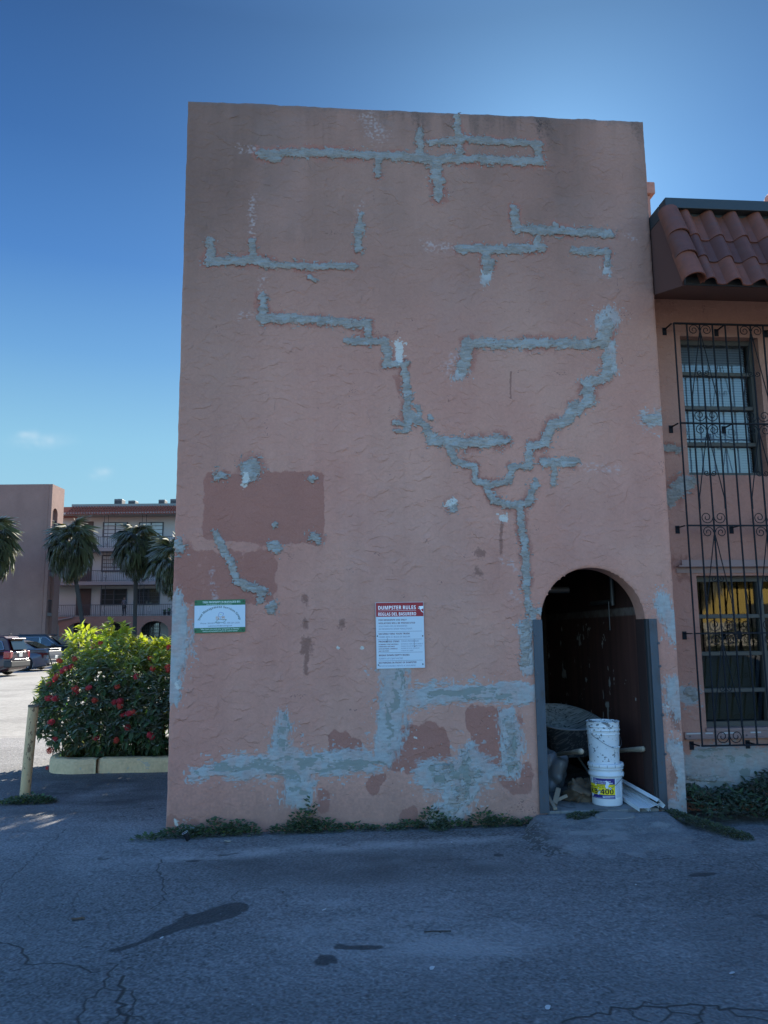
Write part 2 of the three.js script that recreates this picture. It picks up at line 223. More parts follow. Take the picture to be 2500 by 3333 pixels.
// the repairs as raised mortar: every separate smear becomes a mesh of its own, thinning to its ragged edge
function mortarPatches(P, parent, zBase, cell, skip) {
  const nx = Math.floor(P.w / cell), ny = Math.floor(P.h / cell), at = (i, j) => { const x = Math.min(P.W - 1, Math.floor((i + 0.5) * cell / P.w * P.W)), y = Math.min(P.H - 1, Math.floor((j + 0.5) * cell / P.h * P.H)); return P.mortar[y * P.W + x]; };
  const F = new Float32Array((nx + 1) * (ny + 1)); for (let j = 0; j <= ny; j++) for (let i = 0; i <= nx; i++) F[j * (nx + 1) + i] = at(Math.min(i, nx - 1), Math.min(j, ny - 1));
  const seen = new Uint8Array(nx * ny), inside = (i, j) => i >= 0 && j >= 0 && i < nx && j < ny && (F[j * (nx + 1) + i] + F[j * (nx + 1) + i + 1] + F[(j + 1) * (nx + 1) + i] + F[(j + 1) * (nx + 1) + i + 1]) / 4 > 0 && !(skip && skip(P.u0 + (i + 0.5) * cell, P.v0 + (j + 0.5) * cell));
  let made = 0;
  for (let j = 0; j < ny; j++) for (let i = 0; i < nx; i++) {
    if (seen[j * nx + i] || !inside(i, j)) continue;
    const stack = [[i, j]], cells = []; seen[j * nx + i] = 1;
    while (stack.length) { const [a, b] = stack.pop(); cells.push([a, b]); for (const [p, q] of [[a + 1, b], [a - 1, b], [a, b + 1], [a, b - 1], [a + 1, b + 1], [a - 1, b - 1], [a + 1, b - 1], [a - 1, b + 1]]) if (p >= 0 && q >= 0 && p < nx && q < ny && !seen[q * nx + p] && inside(p, q)) { seen[q * nx + p] = 1; stack.push([p, q]); } }
    if (cells.length < 10) continue;
    const id = new Map(), pos = [], uv = [], idx = [];
    const vert = (a, b) => { const k = b * (nx + 1) + a; if (!id.has(k)) { const u = P.u0 + a * cell, v = P.v0 + b * cell, f = F[k]; const th = f <= 0.02 ? -0.002 : 0.003 + 0.006 * Math.min(1, f * 2.4) + 0.0028 * vn(u * 26, v * 62) * Math.min(1, f * 3); id.set(k, pos.length / 3); pos.push(u, v, zBase + lowRelief(u, v) + th); uv.push((u - P.u0) / P.w, (v - P.v0) / P.h); } return id.get(k); };
    for (const [a, b] of cells) { const A = vert(a, b), B = vert(a + 1, b), C = vert(a + 1, b + 1), D = vert(a, b + 1); idx.push(A, B, C, A, C, D); }
    const m = part(parent, 'mortar_patch', geo(pos, idx, uv), P.mat); made++;
  }
  return made;
}

// ---------------------------------------------------------------- the patched block
const WALL_MORTAR = [
seg(33, '848,500 1012,497 1217,505 1402,518 1576,521 1762,526'), seg(26, '858,508 905,520'), seg(25, '1400,463 1525,454 1658,464 1758,471'), seg(30, '1752,474 1757,528'), seg(24, '1489,380 1492,449 1499,516'), seg(23, '1366,423 1369,500'),
  seg(35, '1417,526 1427,640'), seg(18, '1440,585 1442,592'), seg(22, '1232,515 1231,574'), seg(30, '1171,735 1169,805'), seg(14, '1175,700 1172,735'), seg(12, '1162,800 1160,820'),
  seg(27, '684,782 688,854'), seg(32, '676,850 828,849 900,862'), seg(27, '900,862 1010,868'), seg(22, '1010,868 1158,866'), seg(24, '823,785 826,850'), seg(16, '1008,900 1026,912'),
  seg(27, '1673,680 1680,746'), seg(30, '1684,746 1832,753 1990,761'), seg(20, '1806,730 1808,745'), seg(30, '1498,811 1637,811 1766,806'), seg(24, '1745,795 1752,775'), seg(28, '1581,815 1583,880'), seg(20, '1600,870 1603,850'), seg(26, '1866,818 1978,820'), seg(18, '1976,825 1974,862'),
  seg(30, '856,965 856,1043'), seg(33, '854,1034 1012,1041 1187,1056'), seg(26, '1197,1052 1202,1110'), seg(25, '1130,1110 1258,1113'), seg(28, '1256,1115 1263,1182'), seg(22, '1253,1187 1320,1182'), seg(27, '1316,1190 1328,1310 1325,1396'), seg(16, '1284,1374 1320,1385'), seg(14, '1290,1402 1322,1404'), seg(33, '1328,1349 1386,1388 1412,1433'), seg(18, '1357,1326 1366,1346'), seg(14, '1398,1352 1406,1362'),
  seg(34, '1408,1433 1484,1443'), seg(40, '1484,1441 1576,1440 1628,1434'), seg(24, '1620,1440 1652,1438'), seg(23, '1461,1450 1482,1503 1543,1518 1550,1564 1596,1580 1656,1566 1663,1525'), seg(22, '1664,1520 1726,1516'), seg(28, '1724,1515 1724,1453 1771,1443'),
  seg(38, '1771,1443 1796,1384 1850,1368 1873,1332'), seg(40, '1873,1330 1917,1308 1909,1250'), seg(34, '1909,1250 1972,1228 1978,1160'), seg(44, '1980,1058 1960,1112'), seg(34, '1965,1120 1781,1118 1525,1119'), seg(42, '1525,1120 1504,1200'),
  seg(26, '1586,1590 1607,1631 1678,1645 1722,1636 1738,1582'), seg(18, '1745,1575 1742,1560'), seg(27, '1692,1650 1699,1720 1712,1822 1714,1925 1722,1984'), seg(24, '1722,1984 1762,1990'), seg(22, '1722,1985 1735,2012'), seg(34, '1712,2030 1706,2158'),
  seg(30, '1775,1504 1868,1503'), seg(23, '1801,1512 1803,1572'), seg(34, '1473,1642 1476,1656'), seg(58, '818,1520 816,1532'), seg(30, '806,1548 800,1560'), seg(32, '710,1549 722,1549'), seg(24, '1012,1560 1018,1562'), seg(38, '1020,1748 1030,1754'), seg(36, '890,1778 906,1783'), seg(18, '892,1712 898,1706'), seg(40, '576,1775 590,1785'),
  seg(27, '703,1742 746,1822 772,1892 838,1918'), seg(30, '800,1908 858,1928'), seg(26, '848,1925 848,1953'), seg(32, '885,1974 888,1982'),
  seg(30, '1420,2530 1556,2512'), seg(36, '1518,2470 1524,2540'), seg(44, '1500,2580 1448,2668'), seg(30, '1658,2350 1672,2412 1664,2492'), seg(16, '1400,2500 1470,2490'),
  seg(26, '2100,1364 2152,1366'),
];
const WALL_CORE = [
  seg(38, '1286,2190 1284,2310 1262,2418'), seg(28, '1412,2256 1540,2252 1668,2259'), seg(30, '712,2502 830,2494 960,2490 1100,2486 1236,2480'), seg(20, '640,2516 700,2508'), seg(20, '840,2470 1040,2466'), seg(16, '860,2518 1130,2506'), seg(26, '922,2350 920,2450'), seg(44, '960,2535 980,2585'),
  seg(30, '1420,2530 1556,2512'), seg(36, '1518,2470 1524,2540'), seg(44, '1500,2580 1448,2668'), seg(30, '1658,2350 1672,2412 1664,2492'), seg(16, '1400,2500 1470,2490'),
];
const WALL_SKIM = [seg(52, '575,1950 590,2040 574,2120'), seg(70, '592,2050 575,2150'), seg(50, '568,2150 562,2262'), seg(70, '2158,1965 2198,2060'), seg(60, '2190,2225 2212,2305'), seg(44, '2190,2440 2228,2490'), seg(50, '2190,2640 2236,2655'), 
  seg(96, '1284,2185 1282,2310 1254,2440'), seg(60, '1352,2262 1500,2256 1720,2264'), seg(40, '1600,2240 1720,2240'), seg(50, '640,2514 760,2498'), seg(80, '760,2500 960,2486 1190,2478'), seg(30, '925,2325 922,2370'), seg(64, '920,2380 918,2470'), seg(104, '958,2490 978,2580'), seg(40, '980,2590 986,2612'),
  seg(104, '1400,2530 1560,2505'), seg(40, '1520,2440 1522,2470'), seg(96, '1530,2470 1520,2570'), seg(110, '1500,2570 1444,2690'), seg(62, '1646,2338 1670,2412 1662,2500'), seg(40, '1660,2508 1596,2510'), seg(60, '2165,1975 2200,2070'), seg(64, '2188,2240 2206,2310'), seg(54, '2200,2430 2215,2490'), seg(60, '2190,2635 2232,2660'), seg(40, '2224,2500 2236,2640'),
  seg(54, '2112,1362 2158,1366'), seg(60, '572,1990 584,2120'), seg(52, '572,2150 562,2270'), seg(40, '1500,1215 1490,1228'), seg(60, '1965,1060 1985,1030'), seg(36, '1985,1120 1992,1200'), seg(30, '1580,885 1578,915'), seg(26, '1976,860 1972,885'), seg(46, '1712,2040 1716,2170'), seg(30, '600,2690 640,2716'),
];
const WALL_WHITE = [seg(30, '1299,1122 1301,1160'), seg(22, '1296,1150 1300,1172'), seg(24, '802,1552 799,1574'), seg(20, '1462,1636 1480,1630'), seg(24, '1636,1686 1642,1690'), seg(8, '1178,2106 1182,2110'), seg(8, '1098,2108 1102,2110'), seg(10, '574,2225 582,2240'), seg(10, '570,2670 574,2684'), seg(13, '590,2706 610,2716'), seg(9, '1716,2686 1724,2694'), seg(7, '1690,2706 1694,2710'), seg(6, '1350,2400 1356,2402'), seg(7, '2172,2298 2175,2300'), seg(8, '1025,2702 1030,2706')];
const WALL_SCUFF = [seg(26, '770,478 845,490'), seg(22, '825,640 820,770'), seg(22, '1175,660 1172,730'), seg(30, '1380,800 1490,815'), seg(24, '858,900 854,960'), seg(24, '780,1030 845,1032'), seg(26, '1900,1515 2010,1530'), seg(30, '1440,1210 1510,1130'), seg(24, '1640,1820 1700,1870'), seg(20, '690,1860 700,1960'), seg(16, '1660,1930 1690,1960'), seg(60, '1200,380 1230,440'), seg(20, '2040,770 2080,780'), seg(20, '1670,2230 1716,2230'), seg(24, '1360,500 1385,520')];
const WALL_RUST = [seg(16, '994,1942 995,1954'), seg(18, '994,2022 994,2042'), seg(30, '1002,2092 998,2118'), seg(14, '1000,2120 996,2190'), seg(20, '1115,2024 1113,2036'), seg(24, '1560,1795 1566,1800'), seg(26, '1556,1860 1564,1868'), seg(10, '1634,1700 1630,1800'), seg(30, '2196,2330 2200,2360'), seg(40, '2196,2520 2204,2550'), seg(16, '1998,1144 1999,1145'), seg(5, '1663,1210 1662,1296'), seg(24, '2186,2420 2220,2424')];
const WALL_PRIMER = ['1|669,1540 1054,1536 1058,1600 1052,1774 930,1768 880,1774 664,1758 661,1640', '0.72|572,1782 700,1790 902,1788 902,1900 890,1968 572,1965', '0.9|1070,2376 1120,2378 1182,2412 1188,2446 1068,2452', '0.95|1300,2366 1420,2350 1462,2400 1466,2460 1478,2470 1420,2480 1352,2512 1330,2520 1258,2500 1254,2460 1290,2420', '0.9|1512,2318 1530,2300 1620,2300 1650,2310 1636,2360 1640,2490 1580,2492 1545,2450 1520,2370', '0.85|1192,2526 1240,2514 1262,2520 1232,2588 1208,2594 1192,2560', '0.8|1032,2572 1070,2554 1074,2650 1034,2656', '0.6|1600,2540 1716,2470 1738,2500 1736,2590 1670,2596', '0.75|1300,2640 1340,2614 1366,2630 1360,2690 1300,2690', '0.8|542,2640 600,2656 650,2668 640,2712 542,2724', '0.55|560,1800 640,1800 640,1960 565,1960', '0.5|1270,1205 1310,1200 1320,1310 1300,1320', '0.5|2160,2500 2200,2480 2210,2560 2176,2590', '0.35|700,2640 860,2620 862,2632 704,2654', '0.45|700,2700 950,2690 940,2716 700,2722', '0.6|1660,2290 1690,2300 1716,2360 1690,2370'];
const WALL_PALE = ['0.6|830,380 1000,380 980,760 840,760', '0.5|1190,380 1290,385 1300,480 1190,470', '0.5|1400,900 1600,930 1640,1100 1420,1090', '0.4|1800,640 2080,640 2100,900 1900,930', '0.5|1100,1640 1500,1660 1560,1990 1130,1960', '0.5|1800,1560 2130,1500 2150,1800 1840,1830'];
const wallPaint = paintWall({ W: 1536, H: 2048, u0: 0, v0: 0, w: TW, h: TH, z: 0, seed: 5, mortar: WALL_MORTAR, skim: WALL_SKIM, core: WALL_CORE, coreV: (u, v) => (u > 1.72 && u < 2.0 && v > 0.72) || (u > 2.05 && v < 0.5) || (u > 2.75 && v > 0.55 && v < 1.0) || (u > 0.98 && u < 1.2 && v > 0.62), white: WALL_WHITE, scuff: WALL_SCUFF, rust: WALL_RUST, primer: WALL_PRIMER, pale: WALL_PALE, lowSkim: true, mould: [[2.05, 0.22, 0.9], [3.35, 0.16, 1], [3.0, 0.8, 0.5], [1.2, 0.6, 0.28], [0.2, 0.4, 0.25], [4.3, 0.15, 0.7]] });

// a plain pink plaster that repeats every 2 m, for walls without repairs
const plaster = (() => {
  const N = 512, b = tileNoise(N, 3, 5, 4), f = tileNoise(N, 64, 2, 9), t = trowel(N, N, 2, 2, 330, 91, true);
  const map = colorTex(N, N, (i, j) => { const k = j * N + i, s = 1 + 0.16 * b[k] + 0.10 * f[k]; return [PINK[0] * s, PINK[1] * s, PINK[2] * s]; }, 0.5);
  return new THREE.MeshStandardMaterial({ map, bumpMap: heightTex(N, N, t, 0.024, 0.5), bumpScale: 0.03, roughness: 0.88 });
})();

const tower = thing('utility_building', 'tall windowless salmon pink stucco block with grey patched cracks and an arched doorway', 'building', [X0, 0, Z0], YAW);
const AU = 3.675, AR = 0.475, AS = 1.70, FLOOR = 0.10;                    // arch: middle, radius, spring line; height of the doorway floor
const archSD = (u, v) => v > AS ? AR - Math.hypot(u - AU, v - AS) : AR - Math.abs(u - AU);   // > 0 inside the opening
{
  const nx = 300, ny = 440, pos = [], uv = [], idx = [], sd = [], cu = TW / nx, cv = TH / ny;
  for (let j = 0; j <= ny; j++) for (let i = 0; i <= nx; i++) {
    let u = i * cu, v = j * cv, s = archSD(u, v);
    if (Math.abs(s) < 0.0085) { if (v > AS) { const l = Math.hypot(u - AU, v - AS); u = AU + (u - AU) / l * AR; v = AS + (v - AS) / l * AR; } else u = AU + Math.sign(u - AU) * AR; s = 0; }
    sd.push(s);
    const e = Math.min(u, TW - u, TH - v), a = Math.max(0, -s), rnd = (d, r) => d < r ? -0.010 * (1 - d / r) ** 2 : 0;
    const chip = e < 0.03 ? 0.004 * vn(u * 30, v * 30) : 0;
    pos.push(u + (u < 0.002 ? 0.006 * fbm(3, v * 9, 3) + 0.002 : 0), v + (j === ny ? 0.012 * fbm(u * 7, 5, 4) - 0.004 : 0), lowRelief(u, v) + rnd(e, 0.022) + rnd(a, 0.02) + chip); uv.push(u / TW, v / TH);
  }
  for (let j = 0; j < ny; j++) for (let i = 0; i < nx; i++) { const A = j * (nx + 1) + i, B = A + 1, D = A + nx + 1, C = D + 1; if (Math.min(sd[A], sd[B], sd[C], sd[D]) >= 0) continue; idx.push(A, B, C, A, C, D); }
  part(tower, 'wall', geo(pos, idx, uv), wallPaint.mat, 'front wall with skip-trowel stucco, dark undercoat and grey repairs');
  mortarPatches(wallPaint, tower, 0.0012, 0.007, (u, v) => archSD(u, v) > -0.005);
  const sh = new THREE.Shape([[0.004, 0], [TW, 0], [TW, TH - 0.006], [0.004, TH - 0.006]].map((p) => new THREE.Vector2(...p))), ho = new THREE.Path();
  ho.moveTo(AU - AR, 0.001); ho.lineTo(AU - AR, AS); ho.absarc(AU, AS, AR, Math.PI, 0, true); ho.lineTo(AU + AR, 0.001); ho.closePath(); sh.holes.push(ho);
  const core = new THREE.ExtrudeGeometry(sh, { depth: 0.2, bevelEnabled: false, curveSegments: 40 }).translate(0, 0, -0.212);
  part(tower, 'wall', boxUV(core), plaster);
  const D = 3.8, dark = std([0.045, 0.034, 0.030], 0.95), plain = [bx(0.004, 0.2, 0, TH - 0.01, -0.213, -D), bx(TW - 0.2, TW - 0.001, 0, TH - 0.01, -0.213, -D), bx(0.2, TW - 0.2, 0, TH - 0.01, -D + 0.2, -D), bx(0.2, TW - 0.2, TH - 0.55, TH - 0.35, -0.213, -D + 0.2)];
  part(tower, 'wall', boxUV(mg(plain)), plaster);
  // the small store behind the arch
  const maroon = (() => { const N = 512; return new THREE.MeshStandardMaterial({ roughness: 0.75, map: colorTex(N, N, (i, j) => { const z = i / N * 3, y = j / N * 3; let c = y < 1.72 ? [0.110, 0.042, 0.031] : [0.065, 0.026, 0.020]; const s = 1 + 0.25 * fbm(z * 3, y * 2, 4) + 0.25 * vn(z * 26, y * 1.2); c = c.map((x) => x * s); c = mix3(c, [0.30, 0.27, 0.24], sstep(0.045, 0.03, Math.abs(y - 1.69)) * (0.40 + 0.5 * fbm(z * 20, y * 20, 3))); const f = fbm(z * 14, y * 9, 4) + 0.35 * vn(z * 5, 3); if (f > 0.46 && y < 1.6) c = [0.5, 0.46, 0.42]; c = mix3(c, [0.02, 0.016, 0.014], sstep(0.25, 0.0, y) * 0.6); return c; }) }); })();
  const inner = new THREE.BoxGeometry(0.045, 2.62, 2.95); { const p = inner.attributes.position, uvA = inner.attributes.uv; for (let k = 0; k < p.count; k++) uvA.setXY(k, (p.getZ(k) + 1.475) / 3, (p.getY(k) + 1.31) / 3); } inner.translate(4.185, 1.41, -1.69);
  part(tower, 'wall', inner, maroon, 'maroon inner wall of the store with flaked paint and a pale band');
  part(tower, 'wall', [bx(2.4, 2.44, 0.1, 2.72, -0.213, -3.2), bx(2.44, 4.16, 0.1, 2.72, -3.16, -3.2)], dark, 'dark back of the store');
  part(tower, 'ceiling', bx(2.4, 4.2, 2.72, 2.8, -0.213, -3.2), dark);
}
const steelTex = (c, seed, wear = 0.35) => { const N = 256, H = 1024; return new THREE.MeshStandardMaterial({ roughness: 0.55, metalness: 0.15, map: colorTex(N, H, (i, j) => { const u = i / N * 0.14, v = j / H * 1.7, s = 1 + 0.16 * fbm(u * 30 + seed, v * 6, 4) + 0.05 * vn(u * 300, v * 300); let q = c.map((x) => x * s); const spot = Math.exp(-(((u - 0.06) / 0.022) ** 2) - (((v - 0.95 - seed * 0.02) / 0.06) ** 2)) + 0.8 * Math.exp(-(((v - 1.56) / 0.07) ** 2)) * (seed > 5 ? 1 : 0.1) + sstep(0.22, 0.02, v) * (seed > 5 ? 1.0 : 0.3) + (seed > 5 ? 0.5 * Math.exp(-(((u - 0.08) / 0.012) ** 2)) * sstep(1.1, 1.5, v) : 0); q = mix3(q, [0.055, 0.052, 0.055], clamp(spot * (0.7 + 0.6 * fbm(u * 60, v * 30, 3)))); if (fbm(u * 70 + seed, v * 40, 3) > 0.5 - 0.1 * wear) q = mix3(q, [0.10, 0.075, 0.065], 0.7); return q; }) }); };
for (const [u0, u1, seed, lean] of [[3.118, 3.200, 2, 0.0], [4.170, 4.242, 8, 0.0]]) {
  const post = new THREE.BoxGeometry(u1 - u0, 1.63, 0.010); { const uvA = post.attributes.uv, p = post.attributes.position; for (let k = 0; k < p.count; k++) uvA.setXY(k, (p.getX(k) + (u1 - u0) / 2) / 0.14, (p.getY(k) + 0.815) / 1.7); } post.translate((u0 + u1) / 2, 0.085 + 0.815, 0.021);
  const inn = seed === 2 ? rb(u1 - 0.009, u1 + 0.001, 0.085, 1.715, -0.12, 0.0155, 0.002) : rb(u0 - 0.032, u0 - 0.0, 0.085, 1.715, -0.062, -0.050, 0.002);
  const m = part(tower, 'door_post', [post, seed === 2 ? inn : null], steelTex([0.066, 0.084, 0.106], seed), seed === 2 ? 'left steel door post painted grey blue' : 'right steel door post with black scuffs at top and foot');
  if (seed !== 2) part(m, 'flange', [rb(u0 - 0.024, u0 + 0.004, 0.085, 1.715, -0.03, 0.013, 0.002)], std([0.03, 0.032, 0.035], 0.7));
  if (seed !== 2) part(tower, 'jamb', rb(AU + AR - 0.009, AU + AR + 0.003, 0.085, 1.715, -0.214, -0.031, 0.002), std([0.045, 0.020, 0.016], 0.85));
  for (const y of seed === 2 ? [0.42, 0.72, 1.02, 1.25, 1.58] : [0.55, 0.88, 1.3, 1.5]) part(m, 'bolt', new THREE.CylinderGeometry(0.011, 0.012, 0.008, 8).rotateX(Math.PI / 2).translate(seed === 2 ? u0 + 0.022 : u0 + 0.075, y, 0.030), std([0.09, 0.10, 0.12], 0.5, { metalness: 0.5 }));
}
{ // concrete floor of the store and its worn sill
  const N = 512, map = colorTex(N, N, (i, j) => { const u = i / N * 2, v = j / N * 3.4, s = 1 + 0.3 * fbm(u * 4, v * 4, 4) + 0.14 * vn(u * 90, v * 90); let c = [0.20 * s, 0.195 * s, 0.185 * s]; if (fbm(u * 9 + 4, v * 9, 4) > 0.22) c = mix3(c, [0.09, 0.085, 0.08], 0.6); return c; });
  const sh = new THREE.Shape(); sh.moveTo(3.2, 3.2); sh.lineTo(3.2, 0.02); for (let k = 0; k <= 16; k++) { const t = k / 16; sh.lineTo(3.2 + 0.95 * t, -0.02 - 0.012 * vn(k * 1.3, 4) + 0.01 * Math.sin(t * 9)); } sh.lineTo(4.15, 3.2); sh.closePath();
  const g = new THREE.ExtrudeGeometry(sh, { depth: 0.09, bevelEnabled: true, bevelSize: 0.008, bevelThickness: 0.008, bevelSegments: 2 }).rotateX(-Math.PI / 2); g.scale(1, 1, 1);
  const p = g.attributes.position, uvA = g.attributes.uv; for (let k = 0; k < p.count; k++) uvA.setXY(k, (p.getX(k) - 2.4) / 2, (p.getZ(k) + 3.4) / 3.6);
  g.translate(0, 0.004, 0); part(tower, 'floor_slab', g, new THREE.MeshStandardMaterial({ map, roughness: 0.9 }), 'worn concrete floor in the doorway');
  const pipe = std([0.10, 0.10, 0.105], 0.5, { metalness: 0.4 });
  part(tower, 'pipe', [tube([V(2.5, 2.02, -1.0), V(3.3, 2.03, -1.0), V(3.78, 2.03, -1.0)], 0.035, 20, 10), rod(V(3.6, 2.03, -1.0), V(3.6, 2.72, -1.0), 0.02)], pipe);
  part(tower, 'pipe', [rod(V(2.5, 1.9, -1.2), V(3.55, 1.9, -1.2), 0.04, 0.04, 10), rod(V(3.38, 1.86, -1.2), V(3.38, 1.76, -1.2), 0.012)], pipe);
  part(tower, 'pipe', [rod(V(4.12, 2.72, -0.7), V(4.12, 1.86, -0.7), 0.022), rod(V(4.12, 1.9, -0.7), V(4.12, 1.9, -1.3), 0.022), rod(V(4.08, 1.9, -0.7), V(4.08, 1.62, -0.7), 0.006)], pipe);
}

// ---------------------------------------------------------------- ground
const ASPH = [0.158, 0.155, 0.152];
const aggregate = (() => { const N = 512, a = tileNoise(N, 110, 1, 3), b = tileNoise(N, 46, 2, 8), c = tileNoise(N, 220, 1, 5), h = new Float32Array(N * N); for (let k = 0; k < N * N; k++) h[k] = 0.003 + 0.0030 * Math.abs(a[k]) * 2 + 0.0018 * b[k] + 0.0016 * c[k]; return heightTex(N, N, h, 0.012, 0.5); })();
{ // the worn parking lot, repeating every 8 m with large slow stains
  const N = 1024, a = tileNoise(N, 4, 5, 11), b = tileNoise(N, 128, 2, 13), s1 = tileNoise(N, 6, 4, 17);
  const map = colorTex(N, N, (i, j) => { const k = j * N + i, l = tileNoiseLine(i / N, j / N), s = 1 + 0.22 * a[k] + 0.34 * b[k]; let c = [ASPH[0] * s * 1.43, ASPH[1] * s * 1.41, ASPH[2] * s * 1.32]; if (s1[k] > 0.16) c = mix3(c, [0.12, 0.115, 0.11], 0.4 * sstep(0.16, 0.4, s1[k])); c = mix3(c, [0.10, 0.095, 0.09], 0.35 * l); return c; }, 1 / 8);
  function tileNoiseLine(u, v) { const d = Math.abs(Math.sin(Math.PI * (v * 3 + 0.12 * Math.sin(2 * Math.PI * u) + 0.05 * Math.sin(6 * Math.PI * u)))); return sstep(0.12, 0, d); }
  const mat = new THREE.MeshStandardMaterial({ map, bumpMap: aggregate, bumpScale: 0.010, roughness: 0.93 });
  const g = new THREE.PlaneGeometry(1200, 1200, 60, 60).rotateX(-Math.PI / 2), p = g.attributes.position, uv = g.attributes.uv; for (let k = 0; k < p.count; k++) uv.setXY(k, p.getX(k), p.getZ(k)); g.translate(0, -0.006, 0);
  structure('parking_lot', g, mat);
}
const GX0 = -6.2, GZ0 = -13.4, GS = 12.4, GN = 2048;                        // the yard in front of the block: 12.4 m square
const groundMask = (draw, blur) => { // strokes and blots, surveyed from the photograph, drawn on the yard in metres
  const c = document.createElement('canvas'); c.width = c.height = GN; const g = c.getContext('2d'); g.fillStyle = '#000'; g.fillRect(0, 0, GN, GN); g.lineCap = g.lineJoin = 'round'; if (blur) g.filter = 'blur(' + blur + 'px)';
  const M = (x, y) => { const [X, Z] = onGround(x, y); return [(X - GX0) / GS * GN, (Z - GZ0) / GS * GN]; };
  draw({ line(wmm, s, lev = 1, jag = 0.02) { const pts = s.trim().split(/\s+/).map((q) => M(...q.split(',').map(Number))), r = rng(Math.round(pts[0][0] * 7 + pts[0][1])); g.strokeStyle = 'rgba(255,255,255,' + lev + ')'; g.beginPath(); g.moveTo(...pts[0]); for (let k = 0; k + 1 < pts.length; k++) { const [a, b] = [pts[k], pts[k + 1]], l = Math.hypot(b[0] - a[0], b[1] - a[1]), n = Math.max(1, Math.round(l / 7)); for (let q = 1; q <= n; q++) { const t = q / n, w = q < n ? jag / GS * GN : 0; g.lineTo(a[0] + (b[0] - a[0]) * t + (r() - 0.5) * 2 * w, a[1] + (b[1] - a[1]) * t + (r() - 0.5) * 2 * w); } } g.lineWidth = wmm / 1000 / GS * GN; g.stroke(); },
    blot(s, lev = 1) { g.fillStyle = 'rgba(255,255,255,' + lev + ')'; g.beginPath(); s.trim().split(/\s+/).forEach((q, k) => { const m = M(...q.split(',').map(Number)); k ? g.lineTo(...m) : g.moveTo(...m); }); g.closePath(); g.fill(); },
    oval(x, y, rx, ry, lev = 1) { const a = M(x - rx, y), b = M(x + rx, y), d = M(x, y - ry), e = M(x, y + ry); g.fillStyle = 'rgba(255,255,255,' + lev + ')'; g.beginPath(); g.ellipse((a[0] + b[0]) / 2, (d[1] + e[1]) / 2, Math.abs(b[0] - a[0]) / 2, Math.abs(e[1] - d[1]) / 2, 0, 0, 7); g.fill(); } });
  const d = g.getImageData(0, 0, GN, GN).data, m = new Uint8Array(GN * GN); for (let k = 0; k < GN * GN; k++) m[k] = d[k * 4]; return m;
};
const cracks = groundMask((p) => {
  p.line(9.9, '0,3067 45,3078 94,3124 83,3139 218,3139 286,3158 324,3164'); p.line(8.1, '384,3140 350,3169 343,3214 283,3252 255,3310 250,3360'); p.line(16.1, '403,3177 407,3218 396,3240 392,3300 410,3333 400,3400', 1, 0.03); p.line(7.4, '343,3218 407,3225 433,3226 436,3270 410,3300 470,3320'); p.line(6.2, '392,3300 350,3340'); p.line(5.6, '436,3290 480,3345');
  p.line(7.4, '527,2800 516,2841 535,2886 535,2931 490,2962'); p.line(5, '535,2931 600,2930 650,2945'); p.line(5.6, '0,2849 56,2841 120,2781 218,2698'); p.line(5, '56,2841 8,2880 0,2930'); p.line(5, '0,2709 211,2698', 1, 0.008); p.line(7.4, '0,2664 180,2652 542,2622', 1, 0.008); p.line(5, '113,2788 300,2781 482,2777 527,2800 760,2804'); p.line(5, '754,2940 776,2902 904,2894 934,2920 1002,2902'); p.line(4.3, '934,2920 915,2948'); p.line(4.3, '300,2880 250,2910 230,3000'); p.line(3.7, '80,3036 140,3030 190,3020'); p.line(3.7, '60,2980 100,3020');
  p.line(12.4, '1830,3333 1875,3315 1943,3300 2034,3286 2086,3279 2169,3283 2290,3275 2380,3283 2500,3294', 1, 0.03); p.line(9.3, '2290,3275 2275,3310 2260,3345'); p.line(8.7, '2169,3283 2185,3298 2290,3304'); p.line(7.4, '2034,3286 2060,3310 2120,3330'); p.line(8.1, '2380,3283 2400,3310 2500,3325'); p.line(7.4, '2185,3298 2150,3330'); p.line(6.2, '2086,3279 2100,3262 2180,3270');
  p.line(8.7, '2070,2788 2110,2798 2205,2796'); p.line(4.3, '2205,2793 2320,2778 2500,2796'); p.line(4.3, '2455,2800 2500,2842'); p.line(3.7, '1440,2900 1500,2905 1560,2895'); p.line(3.7, '1700,2860 1750,2880 1760,2900'); p.line(4.3, '2340,2760 2420,2790 2500,2850'); p.line(3.1, '1250,3300 1350,3285');
}, 0);
const fineCracks = groundMask((p) => { const r = rng(4); for (let k = 0; k < 130; k++) { let x = r() * 2500, y = 2680 + r() * 640; const a0 = r() * 6.3; let s = ''; for (let q = 0; q < 5; q++) { s += x.toFixed(0) + ',' + y.toFixed(0) + ' '; x += Math.cos(a0 + (r() - 0.5) * 2) * 26; y += Math.sin(a0 + (r() - 0.5) * 2) * 11; } p.line(4, s, 0.35 + 0.4 * r()); } }, 0);
